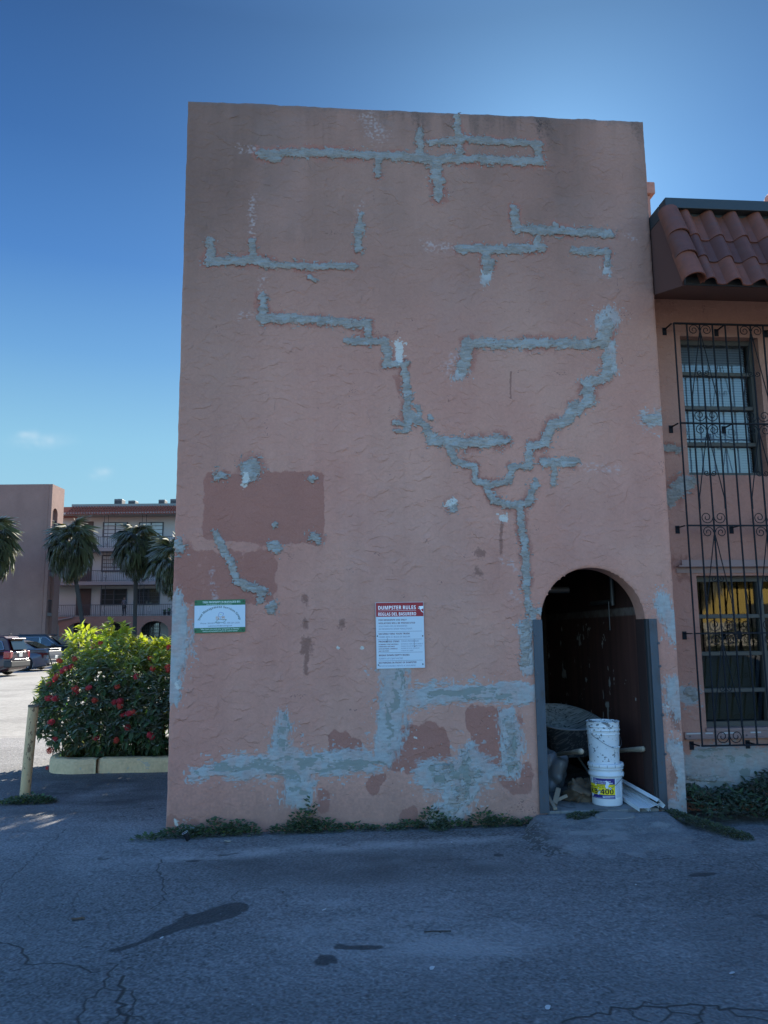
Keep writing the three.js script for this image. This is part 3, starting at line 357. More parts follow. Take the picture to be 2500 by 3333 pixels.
const stains = groundMask((p) => {
  p.blot('338,3096 452,3067 527,3022 600,2990 594,2968 606,2966 620,2982 655,2969 738,2943 780,2938 808,2944 812,2960 770,2986 700,3004 640,3016 600,3026 530,3050 452,3078 380,3100', 1); p.blot('560,2994 640,2976 640,2990 580,3000', 0.8);
  p.blot('1078,3095 1100,3070 1130,3082 1170,3080 1246,3080 1252,3090 1190,3098 1140,3096 1100,3092', 0.95); p.blot('1016,3134 1040,3110 1090,3112 1108,3140 1100,3148 1080,3138 1062,3150 1030,3144', 0.95);
  p.oval(1972, 2772, 32, 9, 1.0); p.oval(1995, 2776, 22, 5, 0.9); p.blot('2232,2850 2262,2843 2332,2840 2336,2846 2300,2854 2246,2856', 1); p.oval(1622, 2785, 22, 6, 0.8); p.oval(2049, 3077, 12, 4, 0.95); p.oval(2020, 2820, 9, 5, 0.9); p.oval(2130, 2856, 22, 3, 0.6); p.oval(2072, 2992, 16, 5, 0.6); p.oval(1845, 3004, 24, 9, 0.45); p.oval(2165, 2996, 14, 4, 0.5); p.oval(630, 2804, 26, 5, 0.8); p.blot('700,2784 740,2780 790,2772 770,2784 720,2788', 0.8); p.oval(330, 2790, 12, 26, 0.5); p.oval(345, 2798, 20, 5, 0.5); p.oval(2490, 2990, 40, 14, 0.45); p.oval(270, 2950, 10, 2, 0.7); p.oval(46, 2950, 10, 3, 0.8); p.oval(332, 3142, 16, 6, 0.6); p.oval(490, 2635, 16, 4, 0.6); p.oval(1400, 2824, 40, 5, 0.6); p.oval(1500, 2800, 60, 5, 0.5); p.oval(2440, 3010, 50, 10, 0.3);
}, 2);
const tarVignette = groundMask((p) => { p.blot('640,2790 800,2775 1100,2765 1260,2768 1500,2770 1700,2790 1640,2850 1400,2880 1100,2890 800,2880 640,2840', 0.75); p.blot('0,2560 160,2520 540,2530 540,2625 180,2650 0,2665', 1.0); p.blot('0,3180 330,3170 420,3333 0,3333', 0.55); p.blot('0,2800 200,2830 260,3000 120,3150 0,3160', 0.35); p.blot('600,3180 1300,3200 1700,3190 2500,3120 2500,3400 500,3400', 0.38); p.blot('2250,2860 2500,2850 2500,3200 2300,3180', 0.35); p.blot('400,2900 560,2880 620,2940 480,2960', 0.25); p.blot('1900,3290 2500,3286 2500,3400 1800,3400', 0.8); p.blot('2200,2900 2500,2850 2500,3150 2250,3100', 0.3); p.blot('520,2810 640,2850 640,2900 540,2930', 0.3); p.blot('1700,3100 2100,3060 2100,3200 1700,3250', 0.25); }, 26);  // tar blots, plus painted vignette darkening along the edges and foreground
const dustCentreLift = groundMask((p) => { p.blot('480,2770 720,2770 1000,2750 1250,2745 1500,2725 1700,2710 1720,2725 1500,2748 1250,2768 1000,2778 760,2796 520,2806', 1.0); p.blot('1520,2780 1640,2790 1660,2820 1560,2810', 0.5); p.blot('1250,3000 1400,2990 1560,3060 1800,3120 1500,3120 1250,3100', 0.55); p.blot('900,2920 1300,2930 1700,2990 1900,3090 1500,3160 1100,3140 850,3020', 0.30); p.oval(1540, 3200, 26, 14, 0.6); p.oval(1445, 2931, 16, 6, 0.95); p.oval(1005, 3247, 26, 7, 0.95); p.oval(1040, 3262, 10, 5, 0.8); p.blot('200,2770 480,2740 520,2800 300,2860 180,2830', 0.35); p.blot('2080,2900 2130,2890 2160,2960 2110,2970', 0.35); p.blot('2060,3080 2230,3060 2260,3120 2100,3130', 0.35); p.blot('230,2590 420,2560 440,2568 250,2606', 0.55); p.blot('300,2680 540,2660 540,2720 400,2730', 0.3); p.blot('2330,2750 2500,2730 2500,2760 2360,2780', 0.4); p.oval(1300, 2805, 24, 7, 0.5); p.blot('1040,2920 1240,2960 1240,3040 1060,3000', 0.25); }, 9);  // pale dust, plus a painted lighter centre left by the vignette
{
  const hgt = new Float32Array(GN * GN), specks = rng(8);
  const map = colorTex(GN, GN, (i, j) => {
    const k = j * GN + i, x = GX0 + i / GN * GS, z = GZ0 + j / GN * GS;
    const big = fbm(x * 0.55 + 2, z * 0.7, 4), mid = fbm(x * 3.1, z * 4.3 + 9, 3), f1 = vn(x * 110, z * 110), f2 = vn(x * 55 + 7, z * 55), sm = vn(x * 3 + big, z * 14);
    const wear = fbm(x * 0.28 + 31, z * 0.42 + 7, 3), tyre = sstep(0.35, 0.9, vn(x * 0.5 + 3, z * 2.6 + 0.6 * vn(x * 0.8, 2))); let s = 1.02 + 0.34 * big + 0.30 * wear - 0.10 * tyre + 0.20 * mid + 0.50 * f1 + 0.24 * f2 + 0.07 * sm; if (f1 > 0.62) s += 0.35 * (f1 - 0.62) / 0.38;
    let c = [ASPH[0] * s, ASPH[1] * s, ASPH[2] * s];
    c = mix3(c, [0.052, 0.051, 0.050], tarVignette[k] / 255 * clamp(0.55 + 0.9 * mid + 0.25 * f2));
    const pd = dustCentreLift[k] / 255 * clamp(0.62 + 1.0 * mid + 0.35 * f2 + 0.2 * sm); if (pd > 0) c = mix3(c, [0.36, 0.35, 0.335], clamp(pd) * 0.8);
    const st = sstep(0.36, 0.62, stains[k] / 255 + (stains[k] ? 0.55 * fbm(x * 16, z * 22, 4) : 0)); if (st > 0) c = mix3(c, [0.036, 0.036, 0.036], st * (0.88 + 0.1 * f2) * Math.min(1, stains[k] / 190));
    const fc = fineCracks[k] / 255; if (fc > 0) c = mix3(c, [0.05, 0.048, 0.046], fc * 0.6);
    const cr = cracks[k] / 255; if (cr > 0) c = mix3(c, [0.03, 0.029, 0.028], Math.min(1, cr * 0.95));
    if (specks() < 0.00010) c = [0.5, 0.5, 0.48];
    hgt[k] = 0.008 - 0.007 * cr - 0.002 * fc + 0.0028 * f1 + 0.0016 * f2 + 0.0012 * mid;
    return c;
  });
  const mat = new THREE.MeshStandardMaterial({ map, bumpMap: heightTex(GN, GN, hgt, 0.016), bumpScale: 0.018, roughness: 0.90 });
  const n = 120, pos = [], uv = [], idx = [];
  for (let j = 0; j <= n; j++) for (let i = 0; i <= n; i++) { const u = i / n, v = j / n, x = GX0 + u * GS, z = GZ0 + v * GS, e = Math.min(u, 1 - u, v, 1 - v) * GS; pos.push(x, Math.min(0.004, -0.004 + e * 0.05) + 0.006 * fbm(x * 0.9, z * 0.9, 2) * Math.min(1, e), z); uv.push(u, v); }
  for (let j = 0; j < n; j++) for (let i = 0; i < n; i++) { const A = j * (n + 1) + i, B = A + 1, D = A + n + 1; idx.push(A, D, B, B, D, D + 1); }
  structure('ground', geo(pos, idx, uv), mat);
}
{ // asphalt ramp smeared up to the doorway
  const N = 1024, foot = [[1690, 2742], [1722, 2790], [1800, 2812], [1950, 2820], [2120, 2812], [2250, 2800], [2330, 2768]].map(([x, y]) => { const [X, Z] = onGround(x, y); const l = toLocal(V(X, 0, Z)); return [l.x, l.z]; });
  const map = colorTex(N, N, (i, j) => { const u = i / N * 2, v = j / N * 2, f1 = vn(u * 120 + 3, v * 120), s = 1.22 + 0.22 * fbm(u * 3, v * 3, 4) + 0.32 * f1 + 0.16 * vn(u * 52, v * 52); let c = ASPH.map((x) => x * s); const g = sstep(0.36, 0.10, u + 0.12 * fbm(u * 9, v * 9, 3)); c = mix3(c, vn(u * 60, v * 60) > 0.25 ? [0.17, 0.165, 0.16] : [0.055, 0.052, 0.05], g * 0.9); c = mix3(c, [0.33, 0.32, 0.30], 0.5 * sstep(0.25, 0.5, fbm(u * 4 + 2, v * 6 + 1, 3))); return c; });
  const n = 46, m = 26, pos = [], uv = [], idx = [], crv = new THREE.CatmullRomCurve3(foot.map(([a, b]) => V(a, 0, b)));
  for (let i = 0; i <= n; i++) { const t = i / n, f = crv.getPoint(t), tx = lerp(3.02, 4.33, clamp(t * 1.06 - 0.03)), topY = FLOOR - 0.012 - 0.075 * sstep(0.10, 0, t) - 0.085 * sstep(0.88, 1, t); for (let j = 0; j <= m; j++) { const q = j / m, x = lerp(tx, f.x, q), z = lerp(0.012, f.z, q); const lip = 0.018 * vn(x * 9, z * 9) * Math.sin(Math.PI * q); pos.push(x, lerp(topY, -0.012, Math.pow(q, 0.85)) + lip + 0.005 * fbm(x * 6, z * 6, 3) * (1 - q) + (q < 0.02 ? -0.03 : 0), z); uv.push((x - 2.8) / 2, (1.2 - z) / 2); } }
  for (let i = 0; i < n; i++) for (let j = 0; j < m; j++) { const A = i * (m + 1) + j, B = A + 1, D = A + m + 1; idx.push(A, B, D, B, D + 1, D); }
  const g = geo(pos, idx, uv); const mat = new THREE.MeshStandardMaterial({ map, bumpMap: aggregate, bumpScale: 0.012, roughness: 0.92 });
  const rm = structure('ramp', g, mat); rm.position.set(X0, 0, Z0); rm.rotation.y = YAW;
  const sl = new THREE.Shape(); for (let k = 0; k <= 22; k++) { const a = k / 22 * 6.2832, r = 1 + 0.10 * vn(Math.cos(a) * 2 + 5, Math.sin(a) * 2); const x = Math.cos(a) * 0.165 * r, y = Math.sin(a) * 0.075 * r; k ? sl.lineTo(x, y) : sl.moveTo(x, y); }
  const lid = new THREE.ExtrudeGeometry(sl, { depth: 0.008, bevelEnabled: true, bevelSize: 0.008, bevelThickness: 0.006, bevelSegments: 2 }).rotateX(-Math.PI / 2);
  const p = toWorld(V(3.72, 0.072, 0.15)); const s = solo('concrete_slab', boxUV(lid), std([0.215, 0.212, 0.204], 0.92, { bumpMap: aggregate, bumpScale: 0.010 }), 'small flat piece of concrete let into the ramp before the doorway', 'slab'); s.position.copy(p); s.rotation.set(0.16, YAW, 0, 'YXZ');
}

// ---------------------------------------------------------------- house with the tiled eave on the right
const house = thing('house', 'salmon pink house wing with a red tile eave and two barred windows', 'building', [X0, 0, Z0], YAW);
const FZ = -0.30, HU0 = TW + 0.012, HU1 = 9.5;
{
  const P = paintWall({ W: 768, H: 1536, u0: HU0 - 0.02, v0: -0.1, w: 2.4, h: 5.0, z: FZ, seed: 23, mortar: [seg(24, '2160,1458 2210,1462'), seg(46, '2175,1625 2215,1580 2245,1568'), seg(26, '2240,2250 2262,2262'), seg(16, '2242,2530 2330,2536')], core: [seg(30, '2285,2460 2345,2452'), seg(22, '2350,2448 2400,2450'), seg(40, '2430,2456 2540,2462'), seg(26, '2240,2548 2370,2552'), seg(24, '2420,2485 2424,2560'), seg(18, '2370,2455 2380,2470'), seg(24, '2560,2470 2620,2470')], skim: [seg(60, '2235,2260 2250,2270'), seg(96, '2262,2490 2340,2495 2460,2495 2620,2480'), seg(70, '2246,2540 2420,2556 2540,2540'), seg(50, '2275,2455 2360,2448 2460,2468')], primer: ['0.4|2170,1800 2260,1780 2270,1900 2180,1900'] });
  const sh = new THREE.Shape([[HU0, 0], [HU1, 0], [HU1, 4.9], [HU0, 4.9]].map((q) => new THREE.Vector2(...q)));
  const W1 = [4.795, 5.60, 3.09, 4.49], W2 = [4.795, 6.15, 0.72, 2.12];
  for (const [a, b, c, d] of [W1, W2, [7.2, 8.0, 3.09, 4.49]]) { const h = new THREE.Path(); h.moveTo(a, c); h.lineTo(a, d); h.lineTo(b, d); h.lineTo(b, c); h.closePath(); sh.holes.push(h); }
  const g = new THREE.ExtrudeGeometry(sh, { depth: 0.2, bevelEnabled: false }).translate(0, 0, FZ - 0.2); { const p = g.attributes.position, uv = g.attributes.uv; for (let k = 0; k < p.count; k++) uv.setXY(k, (p.getX(k) - P.u0) / P.w, (p.getY(k) - P.v0) / P.h); }
  P.mat.color.setRGB(0.80, 0.80, 0.80); P.mat.map.wrapS = THREE.MirroredRepeatWrapping; P.mat.bumpMap.wrapS = THREE.MirroredRepeatWrapping;
  part(house, 'wall', g, P.mat, 'pink front wall with grey repaired band at its foot'); mortarPatches(P, house, FZ - 0.001, 0.009, (u, v) => (u > W1[0] - 0.02 && v > W1[2] - 0.02) || (u > W2[0] - 0.02 && v > W2[2] - 0.02 && v < W2[3] + 0.02) || u < HU0 + 0.006);
  part(house, 'wall', boxUV(mg([bx(HU0, HU0 + 0.2, 0, 5.5, FZ - 0.201, -9), bx(HU0 + 0.2, HU1, 0, 5.5, -8.8, -9), bx(HU1 - 0.2, HU1, 0, 5.5, FZ - 0.201, -8.8)])), plaster);
  // stepped fire wall behind the block and a chimney at the frame's edge
  part(house, 'parapet', boxUV(mg([rb(TW - 0.0, 4.622, 5.5, 6.43, -0.42, -1.0, 0.02), rb(TW + 0.002, 4.672, 6.04, 6.17, -0.36, -0.9, 0.012), rb(TW + 0.002, 4.632, 5.5, 6.04, -0.40, -0.9, 0.012)])), plaster);
  part(house, 'chimney', boxUV(mg([rb(6.94, 7.7, 5.5, 7.16, -1.4, -2.2, 0.10, 4)])), plaster);
  const frameM = std([0.085, 0.08, 0.072], 0.55, { metalness: 0.3 }), dark = std([0.012, 0.012, 0.012], 0.95), glassM = phys([0.55, 0.60, 0.62], 0.02, { transmission: 1, thickness: 0, ior: 1.75 });
  function awning(W, rows, mullions, name) {
    const [a, b, c, d] = W, z = FZ - 0.13, w = part(house, 'window', [bx(a, a + 0.045, c, d, z - 0.03, z + 0.03), bx(b - 0.045, b, c, d, z - 0.03, z + 0.03), bx(a + 0.045, b - 0.045, d - 0.05, d, z - 0.03, z + 0.03), bx(a + 0.045, b - 0.045, c, c + 0.045, z - 0.03, z + 0.03), ...mullions.map((u) => bx(u - 0.025, u + 0.025, c + 0.045, d - 0.05, z - 0.03, z + 0.028))], frameM, name);
    const xs = [a + 0.045, ...mullions, b - 0.045], ys = [c + 0.045, ...rows, d - 0.05];
    for (let i = 0; i + 1 < xs.length; i++) for (let j = 0; j + 1 < ys.length; j++) {
      const x0 = xs[i] + (i ? 0.025 : 0), x1 = xs[i + 1] - (i + 2 < xs.length ? 0.025 : 0), y0 = ys[j], y1 = ys[j + 1];
      part(w, 'pane', new THREE.PlaneGeometry(x1 - x0, y1 - y0).rotateX(name.startsWith('lower') && j < 2 ? 0.125 : -0.006 + 0.004 * j).translate((x0 + x1) / 2, (y0 + y1) / 2, z - 0.012), glassM);
      if (j) part(w, 'rail', rb(x0, x1, y0 - 0.02, y0 + 0.02, z - 0.02, z + 0.025, 0.006), frameM);
    }
    return w;
  }
  const w1 = awning(W1, [3.42, 3.79, 4.14], [], 'upper window with white slatted blind');
  const w2 = awning(W2, [1.05, 1.39, 1.74], [5.47], 'lower window with dark panes');
  { const blind = []; for (let y = 3.13; y < 4.46; y += 0.0265) blind.push(new THREE.BoxGeometry(0.70, 0.0016, 0.029).rotateX(1.18).translate(5.19, y, FZ - 0.185)); part(w1, 'blind_slats', blind, std([0.50, 0.54, 0.62], 0.6)).userData.kind = 'stuff'; part(w1, 'blind_cord', [5.0, 5.38].map((u) => rod(V(u, 3.12, FZ - 0.17), V(u, 4.46, FZ - 0.17), 0.002)), std([0.6, 0.6, 0.6])); part(w1, 'curtain', [rb(5.32, 5.46, 3.14, 3.44, FZ - 0.23, FZ - 0.22, 0.01)], std([0.6, 0.6, 0.6], 0.9)); }
  part(w2, 'inner_shutter', [bx(4.84, 5.44, 0.77, 1.38, FZ - 0.27, FZ - 0.25), bx(5.5, 6.1, 0.77, 1.38, FZ - 0.27, FZ - 0.25)], std([0.085, 0.062, 0.026], 0.8)).userData.kind = 'stuff';
  part(house, 'room', [bx(4.65, 6.4, 0.5, 2.4, -1.6, -1.65), bx(4.65, 6.4, 2.9, 4.7, -0.9, -0.95), bx(4.65, 4.7, 0.5, 4.7, FZ - 0.201, -1.6), bx(4.7, 6.4, 0.5, 0.55, FZ - 0.201, -1.6), bx(4.7, 6.4, 2.4, 2.45, FZ - 0.201, -1.6), bx(4.7, 6.4, 2.9, 2.95, FZ - 0.201, -0.9), bx(4.7, 6.4, 4.7, 4.75, FZ - 0.201, -1.6), bx(6.4, 6.45, 0.5, 4.7, FZ - 0.201, -1.6)], dark);
  // shutter tracks over and under the lower window
  const rose = std([0.30, 0.185, 0.165], 0.6);
  part(house, 'shutter_track', [bx(4.60, 6.6, 2.20, 2.212, FZ, FZ + 0.075), bx(4.60, 6.6, 2.145, 2.20, FZ, FZ + 0.012), bx(4.63, 6.6, 2.212, 2.262, FZ + 0.06, FZ + 0.074)], rose);
  const st = part(house, 'shutter_track', [bx(4.575, 6.6, 0.63, 0.69, FZ, FZ + 0.02), bx(4.575, 6.6, 0.63, 0.64, FZ + 0.02, FZ + 0.045)], rose); for (const u of [4.62, 4.86, 5.16, 5.45, 5.75]) part(st, 'screw', new THREE.CylinderGeometry(0.008, 0.008, 0.008, 6).rotateX(Math.PI / 2).translate(u, 0.655, FZ + 0.022), std([0.08, 0.07, 0.07], 0.6)); for (const q of [bx(4.59, 4.74, 0.672, 0.684, FZ + 0.02, FZ + 0.0216), bx(4.77, 4.84, 0.672, 0.684, FZ + 0.02, FZ + 0.0216), bx(4.93, 5.05, 0.672, 0.684, FZ + 0.02, FZ + 0.0216), bx(5.2, 5.3, 0.672, 0.684, FZ + 0.02, FZ + 0.0216)]) part(st, 'worn_edge', q, std([0.5, 0.48, 0.47], 0.6));
  part(house, 'window_sill', rb(4.78, 6.17, 0.69, 0.722, FZ - 0.08, FZ + 0.025, 0.006), rose);

  // mansard eave: boxed soffit, side cheek, flashing, fascia, S tiles
  const paintD = std([0.100, 0.044, 0.034], 0.9), metal = std([0.040, 0.050, 0.056], 0.5, { metalness: 0.4 });
  const EB = [0.565, 4.70], ET = [0.215, 5.555];                             // [z, y] of the slope's lower and upper edge
  const cheek = new THREE.Shape([[FZ, 4.87], [EB[0] - 0.02, 4.62], [EB[0] - 0.02, EB[1]], [ET[0] - 0.02, ET[1]], [FZ, ET[1]]].map((q) => new THREE.Vector2(...q)));
  part(house, 'soffit', boxUV(new THREE.ExtrudeGeometry(cheek, { depth: HU1 - HU0, bevelEnabled: false }).rotateY(-Math.PI / 2).translate(HU1, 0, 0)), paintD, 'dark red boxed soffit and cheek of the eave');
  part(house, 'roof', boxUV(bx(HU0 + 0.01, HU1, 5.45, 5.545, 0.18, -9)), std([0.2, 0.19, 0.18], 0.9));
  part(house, 'flashing', [rb(HU0 + 0.0, HU1, 5.487, 5.588, ET[0] - 0.03, ET[0] + 0.115, 0.006), bx(HU0 + 0.03, HU1, 5.40, 5.50, ET[0] - 0.06, ET[0] + 0.02), rb(HU0 - 0.005, HU0 + 0.03, 5.44, 5.58, ET[0] - 0.5, ET[0] - 0.03, 0.006)], metal);
  part(house, 'drip_edge', [rb(HU0 + 0.015, HU1, 4.622, 4.69, EB[0] - 0.018, EB[0] + 0.012, 0.004)], metal);
  const slope = V(0, EB[1] - ET[1], EB[0] - ET[0]), SL = slope.length(), ang = Math.atan2(EB[0] - ET[0], ET[1] - EB[1]);   // lean from the vertical
  const tw = 0.232, prof = []; for (let k = 0; k <= 14; k++) { const t = k / 14; prof.push([t * 0.66 * tw, Math.sin(Math.PI * t) * 0.072]); } for (let k = 1; k <= 7; k++) { const t = k / 7; prof.push([(0.66 + 0.40 * t) * tw, -0.010 * Math.sin(Math.PI * t) + 0.004 * t]); }
  function sTile(r, len, rake) { const P = rake ? Array.from({ length: 15 }, (_, k) => { const a = Math.PI * (k / 14) * 1.12 - 0.2; return [0.085 - Math.cos(a) * 0.098, Math.sin(a) * 0.095 + 0.01]; }) : prof, pos = [], idx = [], n = P.length, th = 0.013, rows = 5, uv = [];
    for (let side = 0; side < 2; side++) for (let q = 0; q < rows; q++) for (const [x, y] of P) { const t = q / (rows - 1); pos.push(x * (rake ? 1 - 0.06 * (1 - t) : 1) + r * 0.002, t * -len, (rake ? y * (1 - 0.1 * (1 - t)) : y) + 0.026 * t - side * th); uv.push(x, t * len); }
    const at = (s, q, k) => s * rows * n + q * n + k;
    for (let q = 0; q + 1 < rows; q++) for (let k = 0; k + 1 < n; k++) { idx.push(at(0, q, k), at(0, q + 1, k), at(0, q, k + 1), at(0, q, k + 1), at(0, q + 1, k), at(0, q + 1, k + 1)); idx.push(at(1, q, k), at(1, q, k + 1), at(1, q + 1, k), at(1, q, k + 1), at(1, q + 1, k + 1), at(1, q + 1, k)); }
    const e = []; for (const q of [rows - 1]) for (let k = 0; k + 1 < n; k++) { for (const i of [at(0, q, k), at(1, q, k), at(0, q, k + 1), at(0, q, k + 1), at(1, q, k), at(1, q, k + 1)]) { e.push(pos[i * 3], pos[i * 3 + 1], pos[i * 3 + 2]); } }
    return mg([geo(pos, idx, uv), geo(e)]); }
  const clay = (() => { const N = 256; return [[0.155, 0.050, 0.029], [0.120, 0.040, 0.026], [0.185, 0.058, 0.032], [0.105, 0.036, 0.025]].map((c, q) => new THREE.MeshStandardMaterial({ roughness: 0.62, map: colorTex(N, N, (i, j) => { const s = 1 + 0.2 * fbm(i / 40 + q * 9, j / 30, 4) + 0.06 * vn(i * 0.7, j * 0.7); return mix3(c.map((x) => x * s), [0.10, 0.05, 0.04], 0.5 * sstep(0.2, 0.5, fbm(i / 60 + q, j / 26 + 5, 3))); }, 3) })); })();
  const r = rng(31), courses = 3, exp = SL / courses, tg = [sTile(0, exp + 0.06, false), sTile(1, exp + 0.06, false)], rg = sTile(0, exp + 0.06, true);
  const onSlope = (m, u, c) => { const t = c / courses; m.position.set(u, ET[1] - 0.085 + slope.y * t * 0.925, ET[0] + slope.z * t + 0.022); m.rotation.x = -ang; };
  for (let c = 0; c < courses; c++) { const k = part(house, 'rake_tile', rg, clay[c % 4]); onSlope(k, HU0 - 0.035, c); k.position.z += 0.03; for (let i = 0; i < 20; i++) { const m = part(house, 'roof_tile', tg[i % 2], clay[Math.floor(r() * 4)]); onSlope(m, HU0 + 0.125 + i * tw, c); m.rotation.z = (r() - 0.5) * 0.012; m.position.z += (r() - 0.5) * 0.004; } }
  const gap = []; for (let i = 0; i < 20; i++) gap.push(new THREE.CircleGeometry(0.068, 10, 0, Math.PI).translate(HU0 + 0.125 + i * tw + 0.077, EB[1] + 0.01, EB[0] + 0.03)); part(house, 'tile_bedding', gap, std([0.05, 0.035, 0.03], 0.9));

  // wrought-iron grille in front of both windows
  const iron = phys([0.014, 0.016, 0.021], 0.75, { specularIntensity: 0.35 }), gz = FZ + 0.17, rails = [4.55, 3.556, 2.575, 1.581, 0.588], s0 = 4.66, sp = 0.1285, nb = 14, U = (i) => s0 + sp * i;
  const gr = part(house, 'window_grille', [...rails.map((y) => bx(U(0) - 0.006, U(nb) + 0.006, y - 0.0065, y + 0.0065, gz - 0.012, gz + 0.012))], iron, 'black wrought-iron grille with scrolls over both windows');
  for (let i = 0; i <= nb; i++) part(gr, 'bar', rb(U(i) - 0.0065, U(i) + 0.0065, rails[4], rails[0], gz - 0.0062, gz + 0.0062, 0.002), iron);
  for (const y of rails) for (const u of [U(0) - 0.02, U(4), U(8), U(12)]) part(gr, 'bracket', [bx(u - 0.006, u + 0.006, y - 0.005, y + 0.005, FZ, gz - 0.012), bx(u - 0.02, u + 0.02, y - 0.055, y + 0.02, FZ, FZ + 0.006)], iron);
  const spiral = (cx, cy, r0, a0, turns, dir) => { const pts = []; const n = 26; for (let k = 0; k <= n; k++) { const t = k / n, a = a0 + dir * t * turns * 6.2832, rr = r0 * (1 - 0.80 * t); pts.push(V(cx + Math.cos(a) * rr, cy + Math.sin(a) * rr, gz)); } return tube(pts, 0.0042, 34, 5); };
  for (let q = 0; q + 1 < rails.length; q++) { const yT = rails[q], yB = rails[q + 1], H = yT - yB; for (let ci = 2; ci <= nb - 1; ci += 4) { const uc = U(ci), g2 = [];
    for (const d of [-1, 1]) { g2.push(rod(V(uc + d * 0.006, yT - 0.09, gz), V(uc + d * (sp - 0.008), yB + 0.27, gz), 0.0048, 0.0048, 6), rod(V(uc + d * (sp - 0.008), yB + 0.27, gz), V(uc + d * (sp - 0.008), yB + 0.16, gz), 0.0048, 0.0048, 6));
      g2.push(spiral(uc + d * 0.064, yT - 0.062, 0.055, d > 0 ? Math.PI : 0, 1.6, d > 0 ? -1 : 1)); g2.push(spiral(uc + d * 0.066, yB + 0.078, 0.060, d > 0 ? Math.PI : 0, 1.6, d > 0 ? 1 : -1)); g2.push(spiral(uc + d * 0.034, yB + 0.50, 0.030, d > 0 ? Math.PI : 0, 1.3, d > 0 ? 1 : -1)); }
    part(gr, 'scroll', g2, iron); } }
}

// ---------------------------------------------------------------- signs on the patched wall
function plate(name, label, corners, tex, holes, round) {
  const [a, b, c, d] = corners.map(([x, y]) => onWall(x, y, 0.012)), w = (Math.hypot(b[0] - a[0], b[1] - a[1]) + Math.hypot(c[0] - d[0], c[1] - d[1])) / 2, h = (Math.hypot(d[0] - a[0], d[1] - a[1]) + Math.hypot(c[0] - b[0], c[1] - b[1])) / 2, cx = (a[0] + b[0] + c[0] + d[0]) / 4, cy = (a[1] + b[1] + c[1] + d[1]) / 4, tilt = Math.atan2(b[1] - a[1] + c[1] - d[1], b[0] - a[0] + c[0] - d[0]);
  const p = toWorld(V(cx, cy, 0.010)), g = thing(name, label, 'sign', [p.x, p.y, p.z], YAW);
  const s = new THREE.Shape(), r = round; s.moveTo(-w / 2 + r, -h / 2); s.lineTo(w / 2 - r, -h / 2); s.quadraticCurveTo(w / 2, -h / 2, w / 2, -h / 2 + r); s.lineTo(w / 2, h / 2 - r); s.quadraticCurveTo(w / 2, h / 2, w / 2 - r, h / 2); s.lineTo(-w / 2 + r, h / 2); s.quadraticCurveTo(-w / 2, h / 2, -w / 2, h / 2 - r); s.lineTo(-w / 2, -h / 2 + r); s.quadraticCurveTo(-w / 2, -h / 2, -w / 2 + r, -h / 2);
  const f = new THREE.ShapeGeometry(s, 6); { const q = f.attributes.position, uv = f.attributes.uv; for (let k = 0; k < q.count; k++) uv.setXY(k, q.getX(k) / w + 0.5, q.getY(k) / h + 0.5); }
  const body = part(g, 'plate', new THREE.ExtrudeGeometry(s, { depth: 0.003, bevelEnabled: false, curveSegments: 6 }).rotateZ(tilt), std([0.55, 0.57, 0.6], 0.5));
  const face = part(g, 'printed_face', f.translate(0, 0, 0.0036).rotateZ(tilt), new THREE.MeshStandardMaterial({ map: tex, roughness: 0.45 }));
  for (const [x, y] of holes) part(g, 'screw', new THREE.CylinderGeometry(0.0055, 0.006, 0.004, 8).rotateX(Math.PI / 2).translate((x - 0.5) * w, (0.5 - y) * h, 0.0055).rotateZ(tilt), std([0.02, 0.02, 0.025], 0.4, { metalness: 0.5 }));
  return g;
}
function fit(g, s, x, y, w, size, style = '', fam = 'sans-serif') { g.font = style + ' ' + size + 'px ' + fam; const m = g.measureText(s).width; g.save(); g.translate(x, y); g.scale(w / m, 1); g.fillText(s, 0, 0); g.restore(); }
